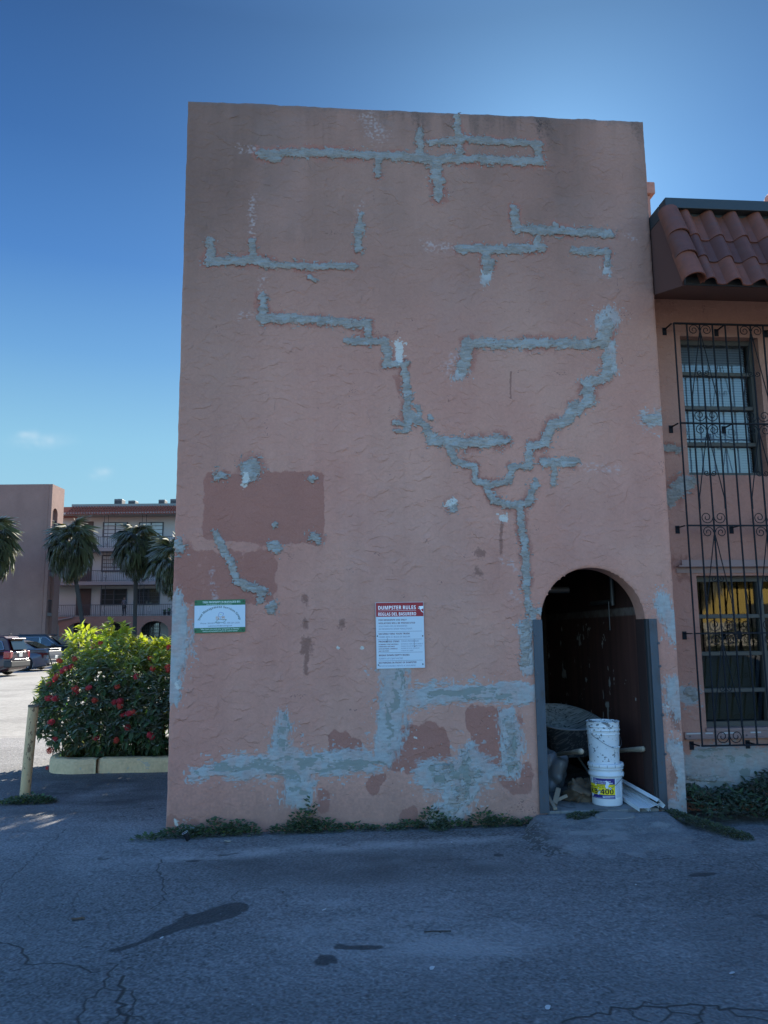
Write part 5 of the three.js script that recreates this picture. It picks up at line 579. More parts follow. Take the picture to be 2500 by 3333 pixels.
{ // ---- flowering shrub in its painted kerb
  const bush = thing('flowering_shrub', 'big bushy ixora shrub with red flower clusters behind the yellow kerb', 'shrub', [-3.2, 0, -10.5]);
  const O = V(-3.2, 0, -10.5), r = rng(41);
  const tops = [[-4.55, 0.75], [-4.35, 1.02], [-4.15, 1.34], [-4.02, 1.60], [-3.88, 1.70], [-3.74, 1.52], [-3.60, 1.47], [-3.46, 1.66], [-3.30, 1.60], [-3.12, 1.50], [-2.95, 1.52], [-2.75, 1.47], [-2.4, 1.46], [-1.95, 1.35]];
  const top = (x) => { for (let k = 0; k + 1 < tops.length; k++) if (x < tops[k + 1][0]) { const t = clamp((x - tops[k][0]) / (tops[k + 1][0] - tops[k][0])); return lerp(tops[k][1], tops[k + 1][1], t); } return 1.35; };
  const rad = (x, y, z) => { const T = top(x) + 0.05 * vn(x * 9, z * 9), lx = Math.max(0, -3.80 - x) / (0.64 - 0.22 * sstep(0.75, 0.15, y)), rx = Math.max(0, x + 2.2) / 0.5, hz = 0.70 - 0.22 * sstep(0.45, 0.1, y) - 0.34 * sstep(T * 0.66, T, y), dz = (z + 10.52) / hz, dy = y > 0.8 ? (y - 0.8) / (T - 0.8) : (0.8 - y) / 0.68; return Math.sqrt(lx * lx + rx * rx + dz * dz * (0.9 + 0.1 * vn(x * 5, y * 5)) + dy ** 4) + 0.07 * vn(x * 4.3, y * 4.3 + z * 3); };
  const leaves = [leafGeo(1, 0.44, 0.3, 0.25), leafGeo(1, 0.50, 0.22, 0.12), leafGeo(1, 0.38, 0.34, 0.42)];
  const mat = leafMat([0.078, 0.138, 0.030], 0.6, 0.42), F = new Foliage(), front = [];
  const grad = (x, y, z) => V(rad(x + 0.03, y, z) - rad(x - 0.03, y, z), rad(x, y + 0.03, z) - rad(x, y - 0.03, z), rad(x, y, z + 0.03) - rad(x, y, z - 0.03)).normalize();
  let made = 0, guard = 0;
  const sprig = (x, y, z, s, big) => { const g = grad(x, y, z), ax = V(g.x * 0.8 + (r() - 0.5) * 0.9, g.y * 0.7 + 0.35 + (r() - 0.3) * 0.6, g.z * 0.8 + (r() - 0.5) * 0.9).normalize(), n = 4 + Math.floor(r() * 4), a0 = r() * 6.28, e1 = V(ax.y, -ax.x, 0.01).normalize(), e2 = ax.clone().cross(e1); const sunTint = clamp((y - top(x) + 0.50) * 2.1 + (r() - 0.5) * 0.4), tone = [lerp(0.55 + 0.6 * r(), 5.0 + 1.0 * r(), sunTint), lerp(0.62 + 0.55 * r(), 3.3 + 0.6 * r(), sunTint), lerp(0.8 + 0.3 * r(), 0.9, sunTint)]; if (r() < 0.015) tone.splice(0, 3, 3.2, 1.9, 1.2);  // upper leaves tinted yellow, painting sunlight into their colour
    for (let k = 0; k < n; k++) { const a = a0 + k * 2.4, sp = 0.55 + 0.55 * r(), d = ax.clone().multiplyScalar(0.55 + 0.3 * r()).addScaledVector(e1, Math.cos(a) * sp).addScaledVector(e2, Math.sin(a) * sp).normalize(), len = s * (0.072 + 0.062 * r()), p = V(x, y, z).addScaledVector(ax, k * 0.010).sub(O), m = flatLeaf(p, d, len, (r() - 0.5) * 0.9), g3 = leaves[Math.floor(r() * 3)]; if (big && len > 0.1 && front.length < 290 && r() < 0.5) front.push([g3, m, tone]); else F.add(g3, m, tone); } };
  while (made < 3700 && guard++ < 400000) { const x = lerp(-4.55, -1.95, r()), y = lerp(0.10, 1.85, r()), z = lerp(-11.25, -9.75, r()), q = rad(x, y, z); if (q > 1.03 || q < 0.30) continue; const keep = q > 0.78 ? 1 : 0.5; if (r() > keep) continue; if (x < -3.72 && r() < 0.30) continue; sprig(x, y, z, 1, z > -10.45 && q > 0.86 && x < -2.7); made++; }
  // shoots that stand above the mass
  for (const [px, py] of [[232, 2068], [262, 2048], [290, 2058], [250, 2085], [345, 2052], [372, 2032], [402, 2046], [360, 2064], [392, 2070], [470, 2094], [502, 2098], [540, 2112], [420, 2078], [140, 2256], [215, 2130], [150, 2290], [300, 2080], [330, 2072]]) { const p = atZ(px, py, -10.42 - 0.2 * r()); for (let k = 0; k < 3; k++) sprig(p.x + (r() - 0.5) * 0.05, p.y - k * 0.05, p.z + (r() - 0.5) * 0.05, 1.12, true); }
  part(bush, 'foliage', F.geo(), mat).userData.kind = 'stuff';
  const tones = [0, 1, 2, 3, 4].map((k) => leafMat([0.085 * (0.7 + k * 1.08), 0.15 * (0.75 + k * 0.66), 0.032], 0.55, 0.40)); const plainLeaf = leaves.map((g) => { const q = g.clone(); q.setAttribute('color', new THREE.BufferAttribute(new Float32Array(q.attributes.position.count * 3).fill(1), 3)); return q; });  // brighter steps carry the painted sunlight of the upper leaves
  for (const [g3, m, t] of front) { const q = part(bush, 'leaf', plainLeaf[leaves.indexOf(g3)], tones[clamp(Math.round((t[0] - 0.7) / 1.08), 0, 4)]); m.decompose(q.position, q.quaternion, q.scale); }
  const stems = []; for (let k = 0; k < 46; k++) { const x = lerp(-4.2, -2.1, r()), z = lerp(-10.9, -10.15, r()), h = top(x) * (0.55 + 0.35 * r()); stems.push(tube([V(x, 0.05, z), V(x + (r() - 0.5) * 0.2, h * 0.5, z + (r() - 0.5) * 0.2), V(x + (r() - 0.5) * 0.45, h, z + (r() - 0.5) * 0.4)].map((q) => q.sub(O)), 0.007, 8, 5)); } part(bush, 'stems', stems, std([0.09, 0.065, 0.045], 0.9)).userData.kind = 'stuff';
  // flower heads: domes of small four-petalled flowers
  const head = (seed) => { const q = rng(seed), gs = []; for (let k = 0; k < 34; k++) { const u = Math.acos(1 - 1.25 * (k + 0.5) / 34), a = k * 2.39996, d = V(Math.sin(u) * Math.cos(a), Math.cos(u), Math.sin(u) * Math.sin(a)), c = d.clone().multiplyScalar(0.048 * (0.8 + 0.3 * q())), w = q() * 3; for (let t = 0; t < 4; t++) { const pl = new THREE.CircleGeometry(0.0085, 5).scale(0.75, 1.25, 1).translate(0, 0.009, 0).rotateZ(w + t * 1.5708); pl.applyQuaternion(new THREE.Quaternion().setFromUnitVectors(V(0, 0, 1), d)).translate(c.x, c.y, c.z); gs.push(pl); } } return mg(gs); };
  const heads = [head(3), head(9), head(15)], red = phys([0.56, 0.028, 0.045], 0.95, { transmission: 0.35, thickness: 0, side: THREE.DoubleSide }), redO = phys([0.62, 0.06, 0.035], 0.95, { transmission: 0.35, thickness: 0, side: THREE.DoubleSide });
  const spots = '725,430 722,478 800,395 505,570 335,590 460,655 400,680 365,710 300,765 285,800 215,860 515,905 520,945 665,890 985,880 1380,680 1550,660 1555,700 1195,770 215,1005 290,1010 950,1055 1015,1040 1018,1090 1120,1180 1160,1165 1050,1190 245,1280 1100,1335 1345,1420 1375,1440 300,1465 745,1450 975,1480 230,1595 810,1600 410,1695 1560,440 1360,560 735,1030'.split(' ').map((s) => s.split(',').map(Number));
  for (const [cx, cy] of spots) { const px = 100 + cx * 0.28933, py = 1980 + cy * 0.28933; let p = null; for (let z = -9.6; z > -10.9; z -= 0.02) { const q = atZ(px, py, z); if (rad(q.x, q.y, q.z) < 1.0) { p = q; break; } } if (!p) p = atZ(px, py, -10.3); const m = part(bush, 'flower_head', heads[Math.floor(r() * 3)], r() < 0.7 ? red : redO); m.position.copy(p.sub(O)).add(V(0, 0, 0.03)); m.quaternion.setFromUnitVectors(V(0, 1, 0), V((r() - 0.5) * 0.8, 0.5 + 0.4 * r(), 0.75).normalize()); m.scale.set(0.62 + 0.34 * r(), 0.6 + 0.3 * r(), 0.62 + 0.34 * r()); }
}
{ // kerb of yellow painted concrete, broken near its rounded end
  const yel = new THREE.MeshStandardMaterial({ roughness: 0.85, map: colorTex(1024, 128, (i, j) => { const u = i / 1024 * 4, v = j / 128 * 0.5, s = 1 + 0.14 * fbm(u * 4, v * 8, 4) + 0.10 * vn(u * 60, v * 60); let c = [0.70 * s, 0.49 * s, 0.275 * s]; const w = fbm(u * 7 + 3, v * 16, 4); if (w > 0.30 - (u > 0.4 && u < 0.62 ? 0.14 : 0) && v < 0.26) c = mix3(c, [0.07, 0.06, 0.05], 0.75); else if (w < -0.42) c = mix3(c, [0.42, 0.39, 0.33], 0.6); if (v < 0.05) c = mix3(c, [0.10, 0.085, 0.06], 0.6); return c; }), bumpMap: aggregate, bumpScale: 0.01 });
  const kg = thing('planter_kerb', 'yellow painted concrete kerb with a crack round the foot of the flowering shrub', 'kerb', [0, 0, 0]);
  const sec = [[0.10, -0.02], [0.105, 0.10], [0.085, 0.155], [0.05, 0.175], [-0.05, 0.178], [-0.08, 0.16], [-0.09, 0.10], [-0.09, -0.02]];
  const run = (pts, seed, rough) => { const cv = new THREE.CatmullRomCurve3(pts.map(([x, z]) => V(x, 0, z))), n = Math.max(10, Math.round(cv.getLength() / 0.035)), pos = [], uv = [], idx = [], m = sec.length; for (let k = 0; k <= n; k++) { const t = k / n, p = cv.getPointAt(t), d = cv.getTangentAt(t), nx = -d.z, nz = d.x, en = Math.min(1, Math.min(t, 1 - t) * n / 1.6 + 0.25), e2 = Math.sqrt(1 - (1 - en) ** 2); sec.forEach(([o, y], q) => { const w = rough * vn(p.x * 14 + q * 3 + seed, p.z * 14 + y * 22), oo = o * (0.80 + 0.20 * e2) + w, yy = y > 0 ? y * (0.86 + 0.14 * e2) + w * 0.6 : y; pos.push(p.x + nx * oo, yy, p.z + nz * oo); uv.push(t * cv.getLength() / 4, (q * 0.06) / 0.5); }); } for (let k = 0; k < n; k++) for (let q = 0; q + 1 < m; q++) { const A = k * m + q; idx.push(A, A + m, A + 1, A + 1, A + m, A + m + 1); } for (const k of [0, n]) for (let q = 1; q + 1 < m; q++) k ? idx.push(k * m, k * m + q, k * m + q + 1) : idx.push(0, q + 1, q); return geo(pos, idx, uv); };
  part(kg, 'kerb_block', run([[-1.7, -10.02], [-2.4, -9.97], [-3.0, -9.93], [-3.43, -9.90]], 3, 0.011), yel);
  part(kg, 'kerb_block', run([[-3.45, -9.89], [-3.70, -9.87], [-3.90, -9.93], [-4.02, -10.10], [-4.06, -10.40], [-4.05, -11.0]], 9, 0.006), yel);
  const soil = std([0.035, 0.028, 0.022], 0.98), g = new THREE.PlaneGeometry(2.4, 1.5, 24, 14).rotateX(-Math.PI / 2), p = g.attributes.position; for (let k = 0; k < p.count; k++) p.setY(k, 0.02 * fbm(p.getX(k) * 5, p.getZ(k) * 5, 3)); part(kg, 'soil', g.translate(-2.82, 0.10, -10.70), soil);
}
{ // bollard: a leaning pipe filled with concrete
  const [bxx, bz] = onGround(80, 2598), g = thing('bollard', 'leaning yellow steel bollard standing at the edge of the shade', 'bollard', [bxx, 0, bz]);
  const yel = new THREE.MeshStandardMaterial({ roughness: 0.6, map: colorTex(256, 512, (i, j) => { const u = i / 256 * 0.33, v = j / 512 * 0.95, s = 1 + 0.12 * fbm(u * 16, v * 6, 4) + 0.05 * vn(u * 240, v * 240); let c = [0.56 * s, 0.385 * s, 0.205 * s]; if (fbm(u * 40, v * 22, 4) > 0.30) c = mix3(c, [0.12, 0.065, 0.03], 0.8); c = mix3(c, [0.10, 0.08, 0.05], 0.6 * sstep(0.10, 0.0, v)); return c; }) });
  const b = new THREE.CylinderGeometry(0.050, 0.0505, 0.93, 28, 1, true).translate(0, 0.455, 0), tilt = (q) => q.rotateZ(-0.052).rotateX(0.02);
  part(g, 'post', tilt(b), yel); part(g, 'cap', tilt(new THREE.LatheGeometry([[0, 0.913], [0.03, 0.912], [0.047, 0.905], [0.048, 0.921], [0.053, 0.920], [0.0535, 0.90]].map(([x, y]) => new THREE.Vector2(x, y)), 28)), std([0.15, 0.12, 0.085], 0.9));
}
// ---- low weeds: small round leaves on creeping stems
const weedLeaf = [leafGeo(1, 0.85, 0.15, 0.1, 3), leafGeo(1, 0.7, 0.2, 0.2, 3)];
const weedMat = leafMat([0.055, 0.105, 0.032], 0.25, 0.55), grassMat = leafMat([0.060, 0.085, 0.030], 0.25, 0.6);
function weeds(name, label, cat, spots, seed, opt = {}) { // spots: [x, z, spread x, spread z, height, leaves]
  const F = new Foliage(), r = rng(seed); const [ox, oz] = spots[0]; const fall = opt.fall || 0;
  for (const [x, z, sx, sz, h, n] of spots) for (let k = 0; k < n * 1.7; k++) { const a = r() * 6.28, q = Math.sqrt(r()), px = x + Math.cos(a) * q * sx, pz = z + Math.sin(a) * q * sz, y = (opt.base ? opt.base(px, pz) : 0) + h * (1 - q * q * 0.8) * r() + 0.006, t = 0.6 + 0.7 * r(), col = r() < 0.03 ? [2.6, 1.9, 0.9] : [t, t * (0.92 + 0.16 * r()), t]; const d = V(Math.cos(a) + (r() - 0.5), 0.25 + r() * 0.7, Math.sin(a) + (r() - 0.5)); F.add(weedLeaf[k & 1], flatLeaf(V(px - ox, y, pz - oz), d, (opt.size || 0.033) * (0.6 + 0.8 * r()), (r() - 0.5) * 0.8), col); }
  const g = thing(name, label, cat, [ox, 0, oz], 0, opt.group); part(g, 'leaves', F.geo(), opt.mat || weedMat).userData.kind = 'stuff'; const st = []; for (const [x, z, sx, sz, h] of spots) for (let k = 0; k < 4; k++) { const a = r() * 6.28; st.push(tube([V(x - ox, 0.004, z - oz), V(x - ox + Math.cos(a) * sx * 0.4, h * 0.5, z - oz + Math.sin(a) * sz * 0.4), V(x - ox + Math.cos(a) * sx * 0.8, h * 0.6, z - oz + Math.sin(a) * sz * 0.8)], 0.0016, 6, 4)); } part(g, 'stems', st, std([0.07, 0.075, 0.035], 0.9)).userData.kind = 'stuff'; return g; }
const W2 = (u, z) => { const p = toWorld(V(u, 0, z)); return [p.x, p.z]; };
const along = (list, seed) => list.map(([u, z, s, h, n]) => { const [x, y] = W2(u, z); return [x, y, s, 0.062, h * 0.86, Math.round(n * 0.72)]; });
const WG = 'weeds at the foot of the patched wall';
weeds('weed_clump', 'broad weed clump at the left corner of the patched wall', 'weeds', along([[0.12, 0.09, 0.16, 0.10, 150], [-0.10, 0.16, 0.14, 0.05, 60], [0.42, 0.08, 0.18, 0.16, 260], [0.62, 0.09, 0.16, 0.14, 220], [0.25, 0.12, 0.16, 0.10, 160]], 1), 51, { group: WG });
weeds('weed_clump', 'tallest weed clump climbing the patched wall below the bird-shaped repair', 'weeds', along([[1.12, 0.06, 0.14, 0.22, 240], [1.18, 0.05, 0.07, 0.36, 90], [0.98, 0.08, 0.14, 0.10, 120], [1.30, 0.08, 0.15, 0.12, 160]], 2), 52, { group: WG });
weeds('weed_clump', 'low thin weed strip between the tall clump and the middle of the wall', 'weeds', along([[1.55, 0.07, 0.16, 0.07, 100], [1.80, 0.07, 0.14, 0.06, 70], [1.98, 0.07, 0.12, 0.08, 80]], 3), 53, { group: WG });
weeds('weed_clump', 'round weed tuft under the grey streaked repair right of the middle of the wall', 'weeds', along([[2.18, 0.06, 0.13, 0.20, 200], [2.36, 0.07, 0.14, 0.10, 130], [2.22, 0.14, 0.06, 0.05, 50]], 4), 54, { group: WG });
weeds('weed_clump', 'weed clump at the wall just left of the doorway ramp', 'weeds', along([[2.62, 0.06, 0.13, 0.17, 200], [2.80, 0.06, 0.15, 0.10, 170], [3.00, 0.07, 0.10, 0.07, 90]], 5), 55, { group: WG });
{ const [x, z] = onGround(95, 2612); weeds('weed_clump', 'small weed patch round the foot of the leaning bollard', 'weeds', [[x, z, 0.24, 0.13, 0.07, 330], [x + 0.12, z + 0.02, 0.16, 0.09, 0.06, 150], [x - 0.16, z + 0.10, 0.16, 0.06, 0.03, 70]], 56, { size: 0.030 }); }
weeds('moss_tuft', 'mossy grass tuft on the door sill in front of the left post', 'moss', [[...W2(3.42, 0.10), 0.10, 0.07, 0.05, 360], [...W2(3.56, 0.08), 0.09, 0.04, 0.05, 260], [...W2(3.36, 0.16), 0.06, 0.04, 0.03, 120]], 57, { size: 0.016, mat: grassMat, base: () => 0.055 });
weeds('moss_tuft', 'grassy strip running down the right edge of the ramp', 'moss', [...[0, 1, 2, 3, 4, 5, 6].map((k) => [...W2(4.26 + k * 0.045, 0.10 + k * 0.10), 0.075, 0.09, 0.05, 240])], 58, { size: 0.018, mat: grassMat, base: (x, z) => { const l = toLocal(V(x, 0, z)); return Math.max(0, 0.055 - l.z * 0.08); } });
weeds('moss_tuft', 'sparse weeds on the crumbled left edge of the ramp', 'moss', [[...W2(3.03, 0.22), 0.06, 0.14, 0.03, 110], [...W2(3.08, 0.40), 0.05, 0.10, 0.02, 60]], 59, { size: 0.022, mat: grassMat });
{ // dark shrub bed under the right windows
  const F = new Foliage(), r = rng(61), lf = leafGeo(1, 0.36, 0.3, 0.3, 3), O = toWorld(V(5.2, 0, 0.02)); for (let k = 0; k < 4200; k++) { const u = 4.44 + 2.1 * r(), t = r(), hmax = 0.24 + 0.10 * vn(u * 4, 3) + 0.16 * sstep(4.9, 5.7, u), z = lerp(-0.28, 0.30 + 0.06 * vn(u * 6, 8), r()), top = hmax * (1 - 0.5 * Math.max(0, (z - 0.05) / 0.3) ** 2), y = top * (0.15 + 0.9 * Math.sqrt(t)); const p = toWorld(V(u, y, z)).sub(O), a = r() * 6.28, q = 0.45 + 0.9 * r() * (0.4 + 0.6 * t); F.add(lf, flatLeaf(p, V(Math.cos(a), 0.1 + 0.9 * r(), Math.sin(a) * 0.8 + 0.3), 0.05 + 0.05 * r(), (r() - 0.5)), [q, q * (0.9 + 0.25 * r()), q]); }
  const g = thing('shrub_bed', 'dark leafy shrub bed against the wall under the barred windows', 'shrub', [O.x, 0, O.z]); part(g, 'foliage', F.geo(), leafMat([0.034, 0.062, 0.020], 0.22, 0.45)).userData.kind = 'stuff'; const st = []; for (let k = 0; k < 26; k++) { const u = 4.5 + 2 * r(), p = toWorld(V(u, 0, -0.1 + 0.25 * r())).sub(O); st.push(tube([V(p.x, 0.0, p.z), V(p.x + 0.03, 0.12, p.z), V(p.x + (r() - 0.5) * 0.2, 0.26, p.z + 0.05)], 0.004, 6, 4)); } part(g, 'stems', st, std([0.07, 0.055, 0.04], 0.9)).userData.kind = 'stuff';
}

// ---------------------------------------------------------------- across the lot: apartment block
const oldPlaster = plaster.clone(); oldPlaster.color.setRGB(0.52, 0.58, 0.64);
const AZ = -70, apX = (px, py, z = AZ) => atZ(px, py, z).x, apY = (px, py, z = AZ) => atZ(px, py, z).y;
const F1 = apY(400, 2004), F2 = apY(400, 1892), F3 = apY(400, 1782), EV = apY(400, 1676), RT = apY(400, 1637), RAIL = 0.96;
{
  const b = thing('apartment_building', 'long cream apartment block with railed balconies, ground-floor arches and a red tiled eave', 'building', [0, 0, 0]);
  const cream = std([0.38, 0.37, 0.365], 0.9), grey = std([0.26, 0.22, 0.21], 0.9), iron = std([0.045, 0.05, 0.06], 0.6), BW = AZ - 1.5, XL = apX(150, 1900), XR = 2;
  part(b, 'wall', boxUV(bx(XL - 4, XR, 0, RT - 0.2, BW, BW - 9)), cream, 'cream upper walls behind the balconies');
  for (const [y, nm] of [[F1, 0], [F2, 1], [F3, 2]]) part(b, 'balcony_slab', nm ? [bx(XL, XR, y - 0.30, y, BW, AZ + 0.02)] : [bx(XL, XR, y - 0.06, y, BW, AZ + 0.015)], nm ? grey : std([0.2, 0.17, 0.16], 0.9));
  part(b, 'soffit', bx(XL + 1.0, XR, EV + 0.02, EV + 0.18, BW, AZ + 0.45), std([0.34, 0.31, 0.28], 0.9));
  // arcade
  const arcs = [[172, 21, 2024], [262, 46, 2025], [385, 48, 2023], [503, 46, 2021], [620, 47, 2020]].map(([c, hw, t]) => { const x = apX(c, 2040), w = (apX(c + hw, 2040) - apX(c - hw, 2040)) / 2, y = apY(c, t); return [x, w, y]; });
  const s = new THREE.Shape([[XL - 0.6, 0], [XR, 0], [XR, F1 - 0.06], [XL - 0.6, F1 - 0.06]].map((q) => new THREE.Vector2(...q))); for (const [x, w, y] of arcs) { const h = new THREE.Path(), ry = Math.min(w, 0.9), sy = y - ry; h.moveTo(x - w, 0.01); h.lineTo(x - w, sy); for (let k = 0; k <= 18; k++) { const a = Math.PI - k / 18 * Math.PI; h.lineTo(x + Math.cos(a) * w, sy + Math.sin(a) * ry); } h.lineTo(x + w, 0.01); h.closePath(); s.holes.push(h); }
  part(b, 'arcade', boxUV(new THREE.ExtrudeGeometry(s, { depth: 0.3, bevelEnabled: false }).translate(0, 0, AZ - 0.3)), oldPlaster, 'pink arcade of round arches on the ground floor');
  // doors and windows
  const frameD = std([0.035, 0.04, 0.05], 0.5), glassB = phys([0.30, 0.36, 0.40], 0.03, { transmission: 0, metalness: 0.0, clearcoat: 0.25, clearcoatRoughness: 0.02, specularIntensity: 0.6, ior: 1.5 }), glassD = phys([0.03, 0.034, 0.034], 0.05, { ior: 1.8 }), doorM = std([0.050, 0.030, 0.030], 0.6);
  const rect = (x0, y0, x1, y1) => { const z = BW, k = (AZ - 1.5) / AZ; const a = atZ(x0, y0, z), c = atZ(x1, y1, z); return [a.x, c.x, c.y, a.y]; };
  const win = (R, rows, cols, g, bars, lab) => { const [x0, x1, y0, y1] = R, w = part(b, 'window', [bx(x0 - 0.05, x0 + 0.05, y0, y1, BW, BW + 0.08), bx(x1 - 0.05, x1 + 0.05, y0, y1, BW, BW + 0.08), bx(x0 + 0.05, x1 - 0.05, y0, y0 + 0.09, BW, BW + 0.08), bx(x0 + 0.05, x1 - 0.05, y1 - 0.07, y1, BW, BW + 0.08)], frameD, lab); for (let i = 0; i < cols; i++) { const a = lerp(x0 + 0.05, x1 - 0.05, i / cols), c = lerp(x0 + 0.05, x1 - 0.05, (i + 1) / cols); part(w, 'pane', bx(a + (i ? 0.05 : 0), c - (i + 1 < cols ? 0.05 : 0), y0 + 0.09, y1 - 0.07, BW, BW + 0.03), g); if (i) part(w, 'mullion', bx(a - 0.05, a + 0.05, y0 + 0.09, y1 - 0.07, BW, BW + 0.075), frameD); } const rl = []; for (let k = 1; k < rows; k++) rl.push(bx(x0 + 0.05, x1 - 0.05, lerp(y0, y1, k / rows) - 0.025, lerp(y0, y1, k / rows) + 0.025, BW + 0.03, BW + 0.07)); part(w, 'glazing_bar', rl, frameD); if (bars) { const q = []; for (let x = x0 + 0.1; x < x1; x += 0.17) q.push(bx(x - 0.011, x + 0.011, y0 - 0.05, y1 + 0.03, BW + 0.12, BW + 0.14)); for (const t of [0, 0.33, 0.66, 1]) q.push(bx(x0 - 0.05, x1 + 0.05, lerp(y0, y1, t) - 0.015, lerp(y0, y1, t) + 0.015, BW + 0.1, BW + 0.12)); part(w, 'security_bars', q, frameD).userData.kind = 'stuff'; } };
  const upper = std([0.34, 0.37, 0.42], 0.5);
  win(rect(338, 1700, 414, 1748), 4, 2, glassB, false); win(rect(455, 1700, 530, 1748), 4, 2, glassB, false); win(rect(334, 1808, 412, 1860), 4, 2, glassB, true); win(rect(450, 1808, 522, 1860), 4, 2, glassD, true);
  win(rect(331, 1917, 411, 1969), 3, 2, glassD, false); win(rect(448, 1917, 518, 1967), 4, 2, glassD, true); win(rect(459, 2026, 519, 2075), 4, 2, glassD, true); win(rect(372, 2030, 417, 2072), 3, 2, glassD, true); win(rect(590, 1917, 660, 1967), 4, 2, glassD, true); win(rect(590, 1700, 660, 1748), 4, 2, glassB, false);
  for (const [x0, y0, x1, y1] of [[266, 1698, 302, 1781], [253, 1814, 298, 1892], [250, 1916, 294, 2003], [242, 2027, 288, 2100]]) { const [a, c, d, e] = rect(x0, y0, x1, y1); const q = part(b, 'door', bx(a, c, d, e, BW, BW + 0.05), doorM); part(q, 'handle', bx(a + 0.1, a + 0.16, d + 1.0, d + 1.1, BW + 0.05, BW + 0.1), iron); }
  // railings with A-shaped panels
  const rails = []; for (const y of [F1, F2, F3]) { const bars = [bx(XL + 0.4, XR, y + RAIL - 0.025, y + RAIL + 0.025, AZ - 0.06, AZ - 0.02), bx(XL + 0.4, XR, y + 0.07, y + 0.10, AZ - 0.055, AZ - 0.025)]; let k = 0; for (let x = XL + 0.45; x < XR; x += 0.165, k++) { const q = k % 12; if (q === 4 || q === 5) { if (q === 4) { const g = 0.165; bars.push(rod(V(x + g / 2, y + RAIL - 0.12, AZ - 0.04), V(x - 0.06, y + 0.34, AZ - 0.04), 0.010, 0.010, 4), rod(V(x + g / 2, y + RAIL - 0.12, AZ - 0.04), V(x + g + 0.06, y + 0.34, AZ - 0.04), 0.010, 0.010, 4), new THREE.TorusGeometry(0.075, 0.010, 4, 12).translate(x + 0.01, y + 0.22, AZ - 0.04), new THREE.TorusGeometry(0.075, 0.010, 4, 12).translate(x + g - 0.01, y + 0.22, AZ - 0.04), bx(x - 0.08, x + g + 0.08, y + 0.33, y + 0.35, AZ - 0.05, AZ - 0.03)); } continue; } const post = k % 24 === 0; bars.push(bx(x - (post ? 0.02 : 0.011), x + (post ? 0.02 : 0.011), y, y + RAIL, AZ - 0.05, AZ - 0.03)); } part(b, 'balcony_railing', bars, iron); }
  for (const [px0, px1] of [[340, 327], [352, 341], [462, 454], [475, 468]]) { const x = (apX(px0, 1690) + apX(px1, 1990)) / 2; part(b, 'iron_column', bx(x - 0.02, x + 0.02, F1, EV, AZ - 0.03, AZ + 0.01), iron); }
  // tiled mansard: real rolls and courses, too small to pick apart
  const T0 = V(0, RT - 0.25, AZ - 0.35), T1 = V(0, EV, AZ + 0.55), n = 4, st = 0.235, rows = [], X0r = apX(232, 1650), X1r = XR; for (let c = 0; c < n; c++) { const a = T0.clone().lerp(T1, c / n), d = T0.clone().lerp(T1, (c + 1) / n + 0.02), pos = [], idx = []; let k = 0; for (let x = X0r - 0.35 * (c / n); x < X1r; x += st / 6, k++) { const ph = (k % 6) / 6, h = ph < 0.66 ? 0.115 * Math.sin(Math.PI * ph / 0.66) : -0.012; const j = 0.012 * hsh(Math.floor(k / 6), c); pos.push(x, a.y + h * 0.55, a.z + h * 0.8 - 0.02, x, d.y + h * 0.55 + j, d.z + h * 0.8 + 0.035, x, d.y + h * 0.55 + j - 0.02, d.z + h * 0.8 + 0.005); if (k) { const q = k * 3, p = q - 3; idx.push(p, p + 1, q, q, p + 1, q + 1, p + 1, p + 2, q + 1, q + 1, p + 2, q + 2); } } rows.push(geo(pos, idx)); }
  const roofM = std([0.30, 0.085, 0.05], 0.8); part(b, 'roof_tiles', rows, roofM, 'four courses of red roll tiles').userData.kind = 'stuff';
  part(b, 'roof', [bx(X0r, XR, RT - 0.27, RT - 0.20, AZ - 0.3, BW - 9), bx(X0r - 0.1, XR, RT - 0.25, RT - 0.02, AZ - 0.55, AZ - 0.33)], std([0.19, 0.21, 0.20], 0.8));
  // return of the eave towards the stair block
  const rt = []; for (let k = 0; k < 26; k++) { const z = AZ - 0.3 + k * 0.24; rt.push(rod(V(X0r - 0.15, RT - 0.3, z), V(X0r - 1.1 + 0.9, EV + 0.05, z), 0.09, 0.09, 6)); } 
  part(b, 'roof_return', [bx(X0r - 1.9, X0r + 0.1, EV, RT - 0.25, AZ - 6, AZ - 0.4)], roofM);
  const dr = [tube([V(XL + 2.5, F1 - 0.1, AZ + 0.1), V(XL + 0.9, F1 - 0.5, AZ + 0.14), V(XL + 0.72, F1 - 0.9, AZ + 0.14), V(XL + 0.7, 0, AZ + 0.14)], 0.06, 30, 6)]; part(b, 'drain_pipe', dr, std([0.30, 0.24, 0.23], 0.7));
}
